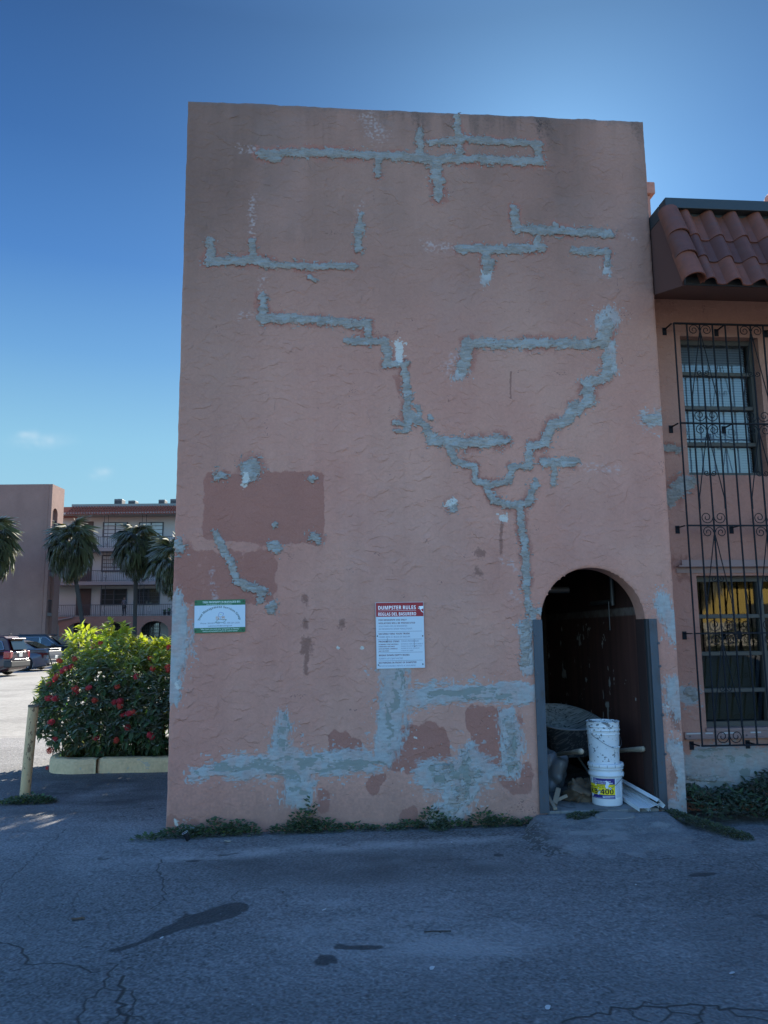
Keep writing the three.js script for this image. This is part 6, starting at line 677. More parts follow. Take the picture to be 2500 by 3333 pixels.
{ // stair block of the apartments: blank wall to us, arch in its sunlit end
  const SZ = -59, xE = atZ(172, 1575, SZ).x, top = atZ(172, 1575, SZ).y, z2 = -61.3, b = thing('stair_block', 'blank pink stair tower left of the apartments with an arch in its sunlit end', 'building', [0, 0, 0]);
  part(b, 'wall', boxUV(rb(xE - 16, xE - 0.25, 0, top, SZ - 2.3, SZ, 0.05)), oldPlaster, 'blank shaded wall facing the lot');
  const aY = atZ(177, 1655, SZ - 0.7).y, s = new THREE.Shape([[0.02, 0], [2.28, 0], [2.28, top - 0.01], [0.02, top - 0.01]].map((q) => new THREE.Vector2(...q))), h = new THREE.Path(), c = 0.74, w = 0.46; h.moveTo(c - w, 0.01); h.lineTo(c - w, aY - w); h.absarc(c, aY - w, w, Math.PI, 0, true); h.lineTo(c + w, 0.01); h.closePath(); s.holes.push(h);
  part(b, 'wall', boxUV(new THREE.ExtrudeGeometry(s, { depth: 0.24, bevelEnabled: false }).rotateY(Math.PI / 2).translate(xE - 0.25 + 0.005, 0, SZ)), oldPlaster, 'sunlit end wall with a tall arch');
  for (const yy of [F1, F2, F3]) part(b, 'landing_railing', [yy].flatMap((y) => { const o = [bx(xE - 0.12, xE - 0.08, y + 0.9, y + 0.95, SZ - 1.2, SZ - 0.28)]; for (let z = SZ - 0.3; z > SZ - 1.2; z -= 0.14) o.push(bx(xE - 0.11, xE - 0.09, y, y + 0.92, z - 0.01, z + 0.01)); return o; }), std([0.035, 0.04, 0.05], 0.6));
  for (const y of [F1, F2, F3]) part(b, 'landing', bx(xE - 0.24, xE - 0.06, y - 0.25, y, SZ - 1.2, SZ - 0.28), std([0.22, 0.19, 0.18], 0.9));
}
{ // roof equipment
  const met = std([0.10, 0.105, 0.11], 0.6), dk = std([0.03, 0.03, 0.032], 0.7);
  for (const [x0, x1, yt, lab] of [[378, 403, 1627, 'largest dark air conditioner on the apartment roof'], [423, 446, 1632, 'low air conditioner right of the largest one on the apartment roof'], [521, 541, 1629, 'slotted air conditioner on the apartment roof near the patched wall'], [559, 580, 1627, 'air conditioner on the apartment roof half hidden by the patched wall']]) { const a = atZ(x0, yt, AZ - 3), c = atZ(x1, yt, AZ - 3), base = RT - 0.21, g = thing('air_conditioner', lab, 'air conditioner', [(a.x + c.x) / 2, base, AZ - 3], 0, 'air conditioners on the apartment roof'), w = c.x - a.x, h = a.y - base; part(g, 'casing', [rb(-w / 2, w / 2, 0.12, h, -0.5, 0.5, 0.03), bx(-w / 2 + 0.05, -w / 2 + 0.15, 0, 0.12, -0.4, 0.4), bx(w / 2 - 0.15, w / 2 - 0.05, 0, 0.12, -0.4, 0.4)], met); const sl = []; for (let k = 0; k < 5; k++) sl.push(bx(-w / 2 + 0.06 + k * (w - 0.12) / 5, -w / 2 + 0.02 + (k + 1) * (w - 0.12) / 5, h * 0.4, h * 0.85, 0.5, 0.515)); part(g, 'grille', sl, dk); part(g, 'fan_guard', new THREE.CylinderGeometry(w * 0.36, w * 0.36, 0.06, 18).translate(0, h + 0.02, 0), dk); }
  for (const [px, w, lab] of [[294, 10, 'broad dark dome vent on the apartment roof'], [259, 7, 'low pale dome vent at the left end of the apartment roof']]) { const p = atZ(px, 1634, AZ - 2), g = thing('roof_vent', lab, 'vent', [p.x, RT - 0.21, AZ - 2], 0, 'dome vents on the apartment roof'); part(g, 'stack', new THREE.CylinderGeometry(0.12, 0.14, 0.25, 10).translate(0, 0.12, 0), met); part(g, 'dome', new THREE.SphereGeometry(w * 0.028, 16, 8, 0, 6.2832, 0, 1.57).scale(1, 0.7, 1).translate(0, 0.2, 0), met); }
}
{ // unseen broad-leaved tree added behind the patched block, crown cut to shade the yard
  const r = rng(66), F = new Foliage(), lf = leafGeo(1, 0.45, 0.25, 0.2, 3), g = thing('added_shade_tree', 'unseen leafy tree added behind the patched block to shade the yard', 'tree', [-0.85, 0, -15]); const cl = []; for (let k = 0; k < 26; k++) cl.push(V((r() - 0.5) * 3.0, 5.6 + (r() - 0.5) * 2.2, (r() - 0.5) * 2.0)); for (let k = 0; k < 9000; k++) { const c = cl[Math.floor(r() * cl.length)], a = r() * 6.28, b = Math.acos(2 * r() - 1), q = 0.55 * Math.cbrt(r()), p = V(c.x + Math.sin(b) * Math.cos(a) * q, c.y + Math.cos(b) * q, c.z + Math.sin(b) * Math.sin(a) * q), t = 0.7 + 0.6 * r(); if (p.y < (-7.55 + 15 - p.z) / 1.761) continue; F.add(lf, flatLeaf(p, V(r() - 0.5, r() - 0.6, r() - 0.5), 0.15 + 0.08 * r(), r() - 0.5), [t, t, t]); }
  part(g, 'crown', F.geo(), leafMat([0.05, 0.09, 0.03], 0.3, 0.5)); part(g, 'trunk', [rod(V(0, 0, 0), V(0.1, 2.6, 0), 0.17, 0.12, 10), ...cl.slice(0, 9).map((c) => rod(V(0.1, 2.6, 0), c, 0.06, 0.02, 6))], std([0.12, 0.1, 0.085], 0.95)); }
// ---- fan palms
function palm(label, p, top, lean, crownR, crownH, seed, group = 'fan palms before the apartments') {
  const r = rng(seed), g = thing('palm_tree', label, 'palm', p, 0, group), pts = [V(0, 0, 0), V(lean[0] * 0.2, top * 0.3, lean[1] * 0.2), V(lean[0] * 0.55, top * 0.62, lean[1] * 0.6), V(lean[0], top, lean[1])], cv = new THREE.CatmullRomCurve3(pts), pos = [], idx = [], N = 40, M = 10;
  for (let k = 0; k <= N; k++) { const t = k / N, c = cv.getPoint(t), R = 0.165 * (1.25 - 0.35 * Math.min(1, t * 3)) * (1 + 0.05 * (k % 2)) * (t > 0.93 ? 1.25 : 1); for (let q = 0; q < M; q++) { const a = q / M * 6.2832; pos.push(c.x + Math.cos(a) * R * (1 + 0.08 * vn(k * 0.9, q * 1.7)), c.y, c.z + Math.sin(a) * R); } }
  for (let k = 0; k < N; k++) for (let q = 0; q < M; q++) { const A = k * M + q, B = k * M + (q + 1) % M; idx.push(A, A + M, B, B, A + M, B + M); }
  part(g, 'trunk', geo(pos, idx), palm.bark ||= new THREE.MeshStandardMaterial({ color: new THREE.Color().setRGB(0.045, 0.038, 0.034), roughness: 0.95 }));
  const F = new Foliage(), S = new Foliage(), head = V(lean[0], top, lean[1]), blade = geo([-0.5, 0, 0, 0, 0, 0.22, 0.5, 0, 0, -0.42, 0.5, -0.16, 0, 0.5, 0.04, 0.42, 0.5, -0.16, 0, 0.95, -0.72], [0, 1, 3, 1, 4, 3, 1, 2, 4, 2, 5, 4, 3, 4, 6, 4, 5, 6]);
  const n = 58; for (let f = 0; f < n; f++) { const t = f / n, el = lerp(1.35, -1.3, Math.pow(t, 0.8)) + (r() - 0.5) * 0.25, az = f * 2.39996 + r() * 0.4, dead = t > 0.88, pet = crownR * (0.36 + 0.26 * r()), dir = V(Math.cos(el) * Math.cos(az), Math.sin(el), Math.cos(el) * Math.sin(az)), base = head.clone().add(V(0, crownH * 0.30 * (1 - t), 0)); const tip = base.clone().addScaledVector(dir, pet).add(V(0, -0.18 * pet * Math.cos(el), 0)); F.add(rod(base, tip, 0.016, 0.010, 4), new THREE.Matrix4(), dead ? [1.6, 1.25, 0.9] : [0.9, 0.95, 0.7]);
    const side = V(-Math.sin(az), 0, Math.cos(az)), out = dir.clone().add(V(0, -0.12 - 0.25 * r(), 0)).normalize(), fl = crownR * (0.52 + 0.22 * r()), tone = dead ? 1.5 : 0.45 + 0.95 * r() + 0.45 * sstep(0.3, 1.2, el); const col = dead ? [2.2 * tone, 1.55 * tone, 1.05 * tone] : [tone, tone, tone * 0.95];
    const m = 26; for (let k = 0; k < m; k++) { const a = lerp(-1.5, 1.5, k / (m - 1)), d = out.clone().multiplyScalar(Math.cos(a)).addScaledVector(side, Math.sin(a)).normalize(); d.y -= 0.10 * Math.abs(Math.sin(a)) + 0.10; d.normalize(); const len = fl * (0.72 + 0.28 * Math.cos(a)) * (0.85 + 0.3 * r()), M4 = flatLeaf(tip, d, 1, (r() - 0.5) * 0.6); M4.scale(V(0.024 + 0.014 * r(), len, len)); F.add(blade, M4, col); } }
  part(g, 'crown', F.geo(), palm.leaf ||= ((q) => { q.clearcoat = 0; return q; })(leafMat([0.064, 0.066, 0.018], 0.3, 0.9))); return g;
}
{ const at = (px, py, z) => { const p = atZ(px, py, z); return p; };
  const mk = (label, bp, hp, z, R, H, seed) => { const a = at(bp[0], bp[1], z), h = at(hp[0], hp[1], z); palm(label, [a.x, 0, z], h.y, [h.x - a.x, 0.3], R, H, seed); };
  mk('fan palm with a curved leaning trunk at the corner of the stair tower', [280, 2085], [238, 1795], -56, 1.9, 2.2, 71);
  mk('straight-trunked fan palm before the middle of the apartment block', [438, 2085], [448, 1795], -60, 1.85, 2.2, 72);
  mk('lower fan palm partly hidden behind the left edge of the patched wall', [572, 2085], [570, 1846], -58, 1.85, 1.9, 73);
  mk('fan palm at the left edge of the view before the blank stair tower', [-30, 2085], [-18, 1795], -53, 1.8, 2.2, 74);
}
{ // clipped hedges along the apartments
  const mk = (name, label, x0, x1, z, h, seed) => { const F = new Foliage(), r = rng(seed), lf = leafGeo(1, 0.6, 0.2, 0.2, 2), cx = (x0 + x1) / 2, n = Math.round((x1 - x0) * 900); for (let k = 0; k < n; k++) { const x = lerp(x0, x1, r()), hh = h * (1 + 0.14 * vn(x * 1.3, seed)), y = hh * Math.sqrt(r()), zz = z + (r() - 0.3) * 1.2 * (1 - 0.3 * y / h), a = r() * 6.28, t = 0.5 + 0.8 * r(); F.add(lf, flatLeaf(V(x - cx, y, zz - z), V(Math.cos(a), r(), Math.sin(a)), 0.14 + 0.10 * r(), r() - 0.5), [t, t, t]); } const g = thing(name, label, 'hedge', [cx, 0, z]); part(g, 'foliage', F.geo(), leafMat([0.042, 0.066, 0.030], 0.2, 0.5)).userData.kind = 'stuff'; part(g, 'core', boxUV(bx(x0 - cx, x1 - cx, 0, h * 0.7, -0.5, 0.3)), std([0.012, 0.016, 0.010], 1)); };
  mk('hedge', 'dark hedge beside the stair tower behind the dark parked car', atZ(152, 2070, -62).x, atZ(232, 2070, -62).x, -62, 1.35, 81);
  mk('hedge', 'low dark hedge under the right arches of the apartment block', atZ(455, 2080, -66).x, atZ(600, 2080, -66).x, -66, 1.25, 82);
}
{ // green transformer cabinet
  const a = atZ(398, 2062, -62), c = atZ(432, 2062, -62), w = c.x - a.x, g = thing('utility_cabinet', 'green metal utility cabinet before the arches beside the straight palm', 'cabinet', [(a.x + c.x) / 2, 0, -62]), m = std([0.085, 0.125, 0.115], 0.6); part(g, 'casing', rb(-w / 2, w / 2, 0.1, a.y, -0.5, 0.5, 0.04), m); part(g, 'lid', rb(-w / 2 - 0.04, w / 2 + 0.04, a.y - 0.12, a.y + 0.03, -0.54, 0.54, 0.03), m); part(g, 'door', [rb(-w / 2 + 0.06, -0.01, 0.2, a.y - 0.2, 0.5, 0.52, 0.008), rb(0.01, w / 2 - 0.06, 0.2, a.y - 0.2, 0.5, 0.52, 0.008)], m); part(g, 'plinth', bx(-w / 2 - 0.1, w / 2 + 0.1, 0, 0.1, -0.6, 0.6), std([0.3, 0.29, 0.27], 0.9)); }
{ // motor scooter under the straight palm
  const p = atZ(452, 2090, -61), g = thing('motor_scooter', 'dark motor scooter with pale trim parked right of the straight palm trunk', 'scooter', [p.x, 0, -61], -1.2), k = std([0.014, 0.015, 0.02], 0.35), pale = std([0.5, 0.5, 0.5], 0.4), tyre = std([0.015, 0.015, 0.015], 0.9); const wheel = (x) => { const w = part(g, 'wheel', new THREE.TorusGeometry(0.2, 0.06, 8, 20).translate(x, 0.26, 0), tyre); part(w, 'rim', new THREE.CylinderGeometry(0.15, 0.15, 0.05, 14).rotateX(Math.PI / 2).translate(x, 0.26, 0), pale); }; wheel(0.62); wheel(-0.6);
  part(g, 'body', [rb(-0.85, -0.05, 0.42, 0.78, -0.17, 0.17, 0.12, 3), rb(-0.2, 0.5, 0.28, 0.40, -0.16, 0.16, 0.04), new THREE.BoxGeometry(0.10, 0.72, 0.40).rotateZ(0.25).translate(0.47, 0.70, 0), rb(0.42, 0.78, 0.42, 0.54, -0.09, 0.09, 0.05)], k); part(g, 'seat', rb(-0.82, -0.02, 0.77, 0.90, -0.15, 0.15, 0.06, 3), std([0.02, 0.02, 0.02], 0.7)); part(g, 'handlebar', [rod(V(0.5, 0.6, 0), V(0.36, 1.15, 0), 0.03), rod(V(0.34, 1.12, -0.34), V(0.34, 1.12, 0.34), 0.018), rb(0.26, 0.46, 1.04, 1.22, -0.13, 0.13, 0.06, 3)], k); part(g, 'headlight', new THREE.SphereGeometry(0.085, 12, 8).translate(0.45, 1.12, 0), pale); for (const s of [-1, 1]) { const m = part(g, 'mirror', [rod(V(0.34, 1.12, s * 0.26), V(0.34, 1.36, s * 0.34), 0.009), new THREE.SphereGeometry(0.075, 10, 8).scale(0.4, 0.8, 1).translate(0.34, 1.40, s * 0.36)], pale); } part(g, 'trim', [rb(-0.75, -0.1, 0.56, 0.62, -0.185, 0.185, 0.02), rb(0.50, 0.56, 0.55, 0.75, -0.12, 0.12, 0.02)], pale); }
// ---- person on the first balcony: one continuous skin meshed from tapered bones
{
  const fz = AZ - 0.35, feet = atZ(403, 2004, fz), g = thing('person', 'person in a dark patterned top and black trousers standing on the first balcony', 'person', [feet.x, F1, fz], 0.12);
  const J = (x, y, z, r) => [V(x, y, z), r], bones = [
    [J(0, 0.86, 0, 0.125), J(0, 1.06, 0.0, 0.112), 1], [J(0, 1.06, 0, 0.112), J(0, 1.24, -0.01, 0.13), 1], [J(-0.10, 1.30, -0.01, 0.075), J(0.10, 1.30, -0.01, 0.075), 1], [J(0, 1.33, 0, 0.05), J(0, 1.42, 0.012, 0.045), 0], [J(0, 1.485, 0.02, 0.078), J(0, 1.53, 0.012, 0.088), 0], [J(0, 1.445, 0.055, 0.036), J(0, 1.47, 0.07, 0.03), 0], [J(0, 1.495, 0.10, 0.012), J(0, 1.475, 0.112, 0.014), 0],
    [J(-0.16, 1.29, -0.01, 0.056), J(-0.215, 1.04, -0.02, 0.043), 1], [J(-0.215, 1.04, -0.02, 0.040), J(-0.05, 0.97, 0.16, 0.031), 1], [J(0.16, 1.29, -0.01, 0.056), J(0.215, 1.03, -0.02, 0.043), 1], [J(0.215, 1.03, -0.02, 0.040), J(0.05, 0.99, 0.165, 0.031), 1],
    [J(-0.04, 0.965, 0.165, 0.032), J(0.03, 0.945, 0.175, 0.026), 0], [J(0.04, 0.99, 0.17, 0.032), J(-0.03, 0.985, 0.185, 0.026), 0], ...[0, 1, 2, 3].flatMap((k) => [[J(0.03, 0.965 - k * 0.016, 0.178, 0.010), J(0.085 - k * 0.006, 0.955 - k * 0.017, 0.165, 0.008), 0], [J(-0.03, 1.01 - k * 0.016, 0.187, 0.010), J(-0.085 + k * 0.006, 1.0 - k * 0.016, 0.170, 0.008), 0]]), [J(-0.02, 0.985, 0.19, 0.011), J(0.01, 1.01, 0.195, 0.009), 0], [J(0.02, 1.01, 0.19, 0.011), J(-0.005, 1.035, 0.19, 0.009), 0],
    [J(-0.085, 0.85, 0, 0.095), J(-0.075, 0.46, 0.01, 0.06), 2], [J(-0.075, 0.46, 0.01, 0.058), J(-0.055, 0.11, -0.01, 0.040), 2], [J(0.085, 0.85, 0, 0.095), J(0.105, 0.46, 0.015, 0.06), 2], [J(0.105, 0.46, 0.015, 0.058), J(0.115, 0.11, -0.01, 0.040), 2], [J(-0.055, 0.11, -0.01, 0.036), J(-0.058, 0.06, -0.005, 0.036), 0], [J(0.115, 0.11, -0.01, 0.036), J(0.118, 0.06, -0.005, 0.036), 0], [J(-0.058, 0.05, -0.01, 0.034), J(-0.085, 0.03, 0.14, 0.028), 0], [J(0.118, 0.05, -0.01, 0.034), J(0.145, 0.03, 0.14, 0.028), 0] ];
  const dist = (p, b) => { const [[a, ra], [c, rc]] = b, ax = c.x - a.x, ay = c.y - a.y, az = c.z - a.z, t = clamp(((p.x - a.x) * ax + (p.y - a.y) * ay + (p.z - a.z) * az) / (ax * ax + ay * ay + az * az)); return Math.hypot(p.x - a.x - ax * t, p.y - a.y - ay * t, p.z - a.z - az * t) - lerp(ra, rc, t); };
  const mesh = (list, cx, cy, cz, half, res, blend) => { const mc = new MarchingCubes(res, new THREE.MeshStandardMaterial(), false, false, 200000), H = mc.size / 2; for (let k = 0; k < mc.size; k++) for (let j = 0; j < mc.size; j++) for (let i = 0; i < mc.size; i++) { const p = V((i - H) / H * half + cx, (j - H) / H * half + cy, (k - H) / H * half + cz); let s = 0; for (const b of list) { const d = dist(p, b); if (d < 0.25) s += Math.exp(-d / blend); } mc.field[i + j * mc.size + k * mc.size * mc.size] = s > 0 ? blend * Math.log(s) : -1; } mc.isolation = 0; mc.update(); const n = mc.count, pos = mc.positionArray.slice(0, n * 3), nor = mc.normalArray.slice(0, n * 3); for (let q = 0; q < n; q++) { pos[q * 3] = pos[q * 3] * half + cx; pos[q * 3 + 1] = pos[q * 3 + 1] * half + cy; pos[q * 3 + 2] = pos[q * 3 + 2] * half + cz; } const ge = new THREE.BufferGeometry(); ge.setAttribute('position', new THREE.BufferAttribute(pos, 3)); ge.setAttribute('normal', new THREE.BufferAttribute(nor, 3)); return ge; };
  const body = mesh(bones, 0, 0.81, 0.02, 0.86, 120, 0.012), P = body.attributes.position, col = []; const tones = [[0.26, 0.15, 0.105], [0.065, 0.06, 0.07], [0.012, 0.012, 0.016]];
  for (let q = 0; q < P.count; q++) { const p = V(P.getX(q), P.getY(q), P.getZ(q)); let best = 9, m = 0; for (const b of bones) { const d = dist(p, b) + (b[2] === 0 ? 0.004 : 0); if (d < best) { best = d; m = b[2]; } } let c = tones[m]; if (m === 1 && vn(p.x * 26, p.y * 26 + p.z * 9) > 0.1) c = [0.15, 0.13, 0.14]; col.push(...c); } body.setAttribute('color', new THREE.Float32BufferAttribute(col, 3));
  part(g, 'body', body, new THREE.MeshStandardMaterial({ vertexColors: true, roughness: 0.85 }));
  part(g, 'hair', mesh([[J(0, 1.545, -0.015, 0.088), J(0, 1.56, 0.005, 0.086)], [J(0, 1.54, -0.04, 0.07), J(0, 1.40, -0.065, 0.045)], [J(-0.06, 1.53, 0, 0.035), J(-0.07, 1.42, -0.01, 0.03)], [J(0.06, 1.53, 0, 0.035), J(0.07, 1.42, -0.01, 0.03)]].map((b) => [...b, 0]), 0, 1.5, -0.02, 0.2, 48, 0.006), std([0.012, 0.010, 0.009], 0.6));
  const eyes = [-1, 1].map((s) => new THREE.SphereGeometry(0.010, 8, 6).translate(s * 0.030, 1.512, 0.090)); part(g, 'eyes', eyes, std([0.03, 0.02, 0.02], 0.4)); part(g, 'mouth', rb(-0.02, 0.02, 1.444, 1.450, 0.094, 0.101, 0.003), std([0.22, 0.07, 0.065], 0.6));
  for (const [x, dx] of [[-0.058, -0.027], [0.118, 0.027]]) { const sh = rb(-0.042, 0.042, 0, 0.07, -0.06, 0.19, 0.03, 3).rotateY(Math.atan2(dx, 0.15)).translate(x, 0, 0); part(g, 'shoe', sh, std([0.02, 0.022, 0.03], 0.6)); part(g, 'sock', new THREE.CylinderGeometry(0.044, 0.046, 0.06, 12).translate(x, 0.085, -0.005), std([0.6, 0.6, 0.6], 0.9)); }
}
for (const [px, w, h, ph, lab] of [[536, 12, 11, 8, 'small potted plant in a dark bowl on the first balcony'], [550, 11, 12, 16, 'taller flowering potted plant on the first balcony near the patched wall']]) { const z = AZ - 0.4, p = atZ(px, 2003, z), k = 70 / FOCAL, g = thing('potted_plant', lab, 'potted plant', [p.x, F1, z], 0); part(g, 'pot', new THREE.LatheGeometry([[0, 0], [w * k * 0.34, 0], [w * k * 0.5, h * k * 0.85], [w * k * 0.54, h * k * 0.86], [w * k * 0.54, h * k], [w * k * 0.4, h * k], [0, h * k * 0.9]].map(([x, y]) => new THREE.Vector2(x, y)), 16), std([0.02, 0.022, 0.026], 0.6)); const F = new Foliage(), r = rng(px); for (let q = 0; q < 70; q++) { const a = r() * 6.28, s = r(); F.add(weedLeaf[0], flatLeaf(V(Math.cos(a) * s * w * k * 0.45, h * k + s * r() * ph * k, Math.sin(a) * s * w * k * 0.45), V(Math.cos(a), 0.6 + r(), Math.sin(a)), 0.09 + 0.06 * r()), r() < 0.1 && ph > 10 ? [8, 7, 14] : [1, 1, 1]); } part(g, 'leaves', F.geo(), weedMat).userData.kind = 'stuff'; }

// ---------------------------------------------------------------- parked cars
function car(name, label, p, turn, o) {
  const g = thing(name, label, 'car', p, turn, undefined), suv = o.kind === 'suv', L = o.len / 2, W = o.wid / 2, belt = o.belt, roof = o.roof, wr = o.wheel, fx = o.axF, rx = o.axR;
  const paint = phys(o.color, 0.32, { metalness: 0.3, clearcoat: 0.4, clearcoatRoughness: 0.06 }), trim = std([0.03, 0.03, 0.032], 0.55), glass = phys([0.016, 0.02, 0.022], 0.03, { ior: 1.7 }), chrome = std([0.6, 0.6, 0.62], 0.18, { metalness: 1 }), low = o.cladding ? std(o.cladding, 0.6) : paint;
  const sh = new THREE.Shape(), bot = o.clear, R = wr + 0.06; sh.moveTo(-L + 0.10, bot + 0.12); sh.lineTo(-L + 0.03, bot + 0.30); sh.bezierCurveTo(-L - 0.02, 0.62, -L - 0.01, 0.72, -L + 0.03, belt - 0.14); sh.bezierCurveTo(-L + 0.05, belt - 0.02, -L + 0.10, belt, -L + 0.22, belt + (suv ? 0 : 0.03)); sh.lineTo(o.cowl, belt + 0.02); sh.bezierCurveTo(o.cowl + 0.4, belt + 0.01, L - 0.4, belt - 0.06, L - 0.14, belt - 0.16); sh.bezierCurveTo(L, belt - 0.24, L + 0.01, 0.6, L - 0.02, bot + 0.28); sh.lineTo(L - 0.12, bot + 0.06); sh.lineTo(fx + R, bot + 0.02); sh.absarc(fx, wr, R, Math.asin((bot + 0.02 - wr) / R), Math.PI - Math.asin((bot + 0.02 - wr) / R), false); sh.lineTo(rx + R, bot); sh.absarc(rx, wr, R, Math.asin((bot - wr) / R), Math.PI - Math.asin((bot - wr) / R), false); sh.closePath();
  const lower = new THREE.ExtrudeGeometry(sh, { depth: 2 * W - 0.2, bevelEnabled: true, bevelSize: 0.07, bevelThickness: 0.10, bevelSegments: 5, curveSegments: 16 }).translate(0, 0, -W + 0.1); { const q = lower.attributes.position; for (let k = 0; k < q.count; k++) { const y = q.getY(k), x = q.getX(k), t = sstep(0.55, belt + 0.05, y), e = sstep(L * 0.72, L * 1.02, Math.abs(x)); q.setZ(k, q.getZ(k) * (1 - 0.06 * t - 0.13 * e * e)); } lower.computeVertexNormals(); }
  part(g, 'body', lower, paint);
  const gh = o.house.map((q) => new THREE.Vector2(...q)), up = new THREE.ExtrudeGeometry(new THREE.Shape(gh), { depth: 2 * W - 0.34, bevelEnabled: true, bevelSize: 0.05, bevelThickness: 0.08, bevelSegments: 4 }).translate(0, 0, -W + 0.17), taper = (ge) => { const q = ge.attributes.position; for (let k = 0; k < q.count; k++) { const t = clamp((q.getY(k) - belt) / (roof - belt)), e = sstep(L * 0.5, L * 1.0, Math.abs(q.getX(k))); q.setZ(k, q.getZ(k) * (1 - 0.17 * t - 0.10 * e)); } ge.computeVertexNormals(); return ge; };
  part(g, 'cabin', taper(up), paint);
  for (const s of [-1, 1]) { for (const win of o.side) { const w = new THREE.ExtrudeGeometry(new THREE.Shape(win.map((q) => new THREE.Vector2(...q))), { depth: 0.012, bevelEnabled: false }).translate(0, 0, s > 0 ? W - 0.085 : -W + 0.073); part(g, 'side_window', taper(w), glass); } part(g, 'window_trim', taper(mg(o.side.map((win) => { const pts = win.map((q) => V(q[0], q[1], s * (W - 0.070))); return new THREE.TubeGeometry(new THREE.CatmullRomCurve3(pts, true, 'catmullrom', 0.02), 60, 0.012, 4, true); }))), o.chrome ? chrome : trim);
    const m = part(g, 'mirror', rb(o.cowl - 0.50, o.cowl - 0.30, belt + 0.02, belt + 0.17, s * (W + 0.02) - 0.10, s * (W + 0.02) + 0.10, 0.05, 3), o.cladding ? trim : paint); part(g, 'door_handle', [o.cowl - 1.15, o.cowl - 2.0].map((x) => rb(x - 0.1, x + 0.1, belt - 0.13, belt - 0.10, s * (W - 0.005) - 0.02, s * (W - 0.005) + 0.02, 0.01)), o.chrome ? chrome : paint); }
  const strip = (name, a, b, w0, w1, off, mat) => { const d = V(b[0] - a[0], b[1] - a[1], 0).normalize(), n = V(-d.y, d.x, 0).multiplyScalar(off); part(g, name, geo([a[0] + n.x, a[1] + n.y, -w0, a[0] + n.x, a[1] + n.y, w0, b[0] + n.x, b[1] + n.y, -w1, b[0] + n.x, b[1] + n.y, w1], [0, 1, 2, 1, 3, 2]), mat); };
  strip('rear_window', o.rearGlass[0], o.rearGlass[1], W * 0.70, W * 0.62, o.rearOff, glass); strip('windshield', o.frontGlass[0], o.frontGlass[1], W * 0.76, W * 0.62, -o.frontOff, glass);
  for (const x of [fx, rx]) for (const s of [-1, 1]) { const z = s * (W - 0.13), w = part(g, 'wheel', new THREE.TorusGeometry(wr - 0.085, 0.085, 12, 32).scale(1, 1, 1.25).translate(x, wr, z), std([0.018, 0.018, 0.019], 0.9)), sp = [new THREE.CylinderGeometry(0.06, 0.06, 0.05, 14).rotateX(Math.PI / 2)]; for (let k = 0; k < 5; k++) sp.push(rb(-0.035, 0.035, 0.02, wr - 0.11, -0.015, 0.02, 0.012).rotateZ(k * 1.2566)); sp.push(new THREE.TorusGeometry(wr - 0.12, 0.022, 8, 32)); part(w, 'rim', mg(sp).translate(x, wr, z + s * 0.07), std([0.42, 0.43, 0.45], 0.3, { metalness: 0.8 })); part(w, 'hub_well', new THREE.CylinderGeometry(wr - 0.10, wr - 0.10, 0.06, 24).rotateX(Math.PI / 2).translate(x, wr, z + s * 0.01), std([0.02, 0.02, 0.02], 0.8)); }
  part(g, 'underbody', bx(-L + 0.3, L - 0.3, bot + 0.02, bot + 0.2, -W + 0.28, W - 0.28), trim);
  const lampR = phys([0.30, 0.012, 0.015], 0.15, { clearcoat: 1 });
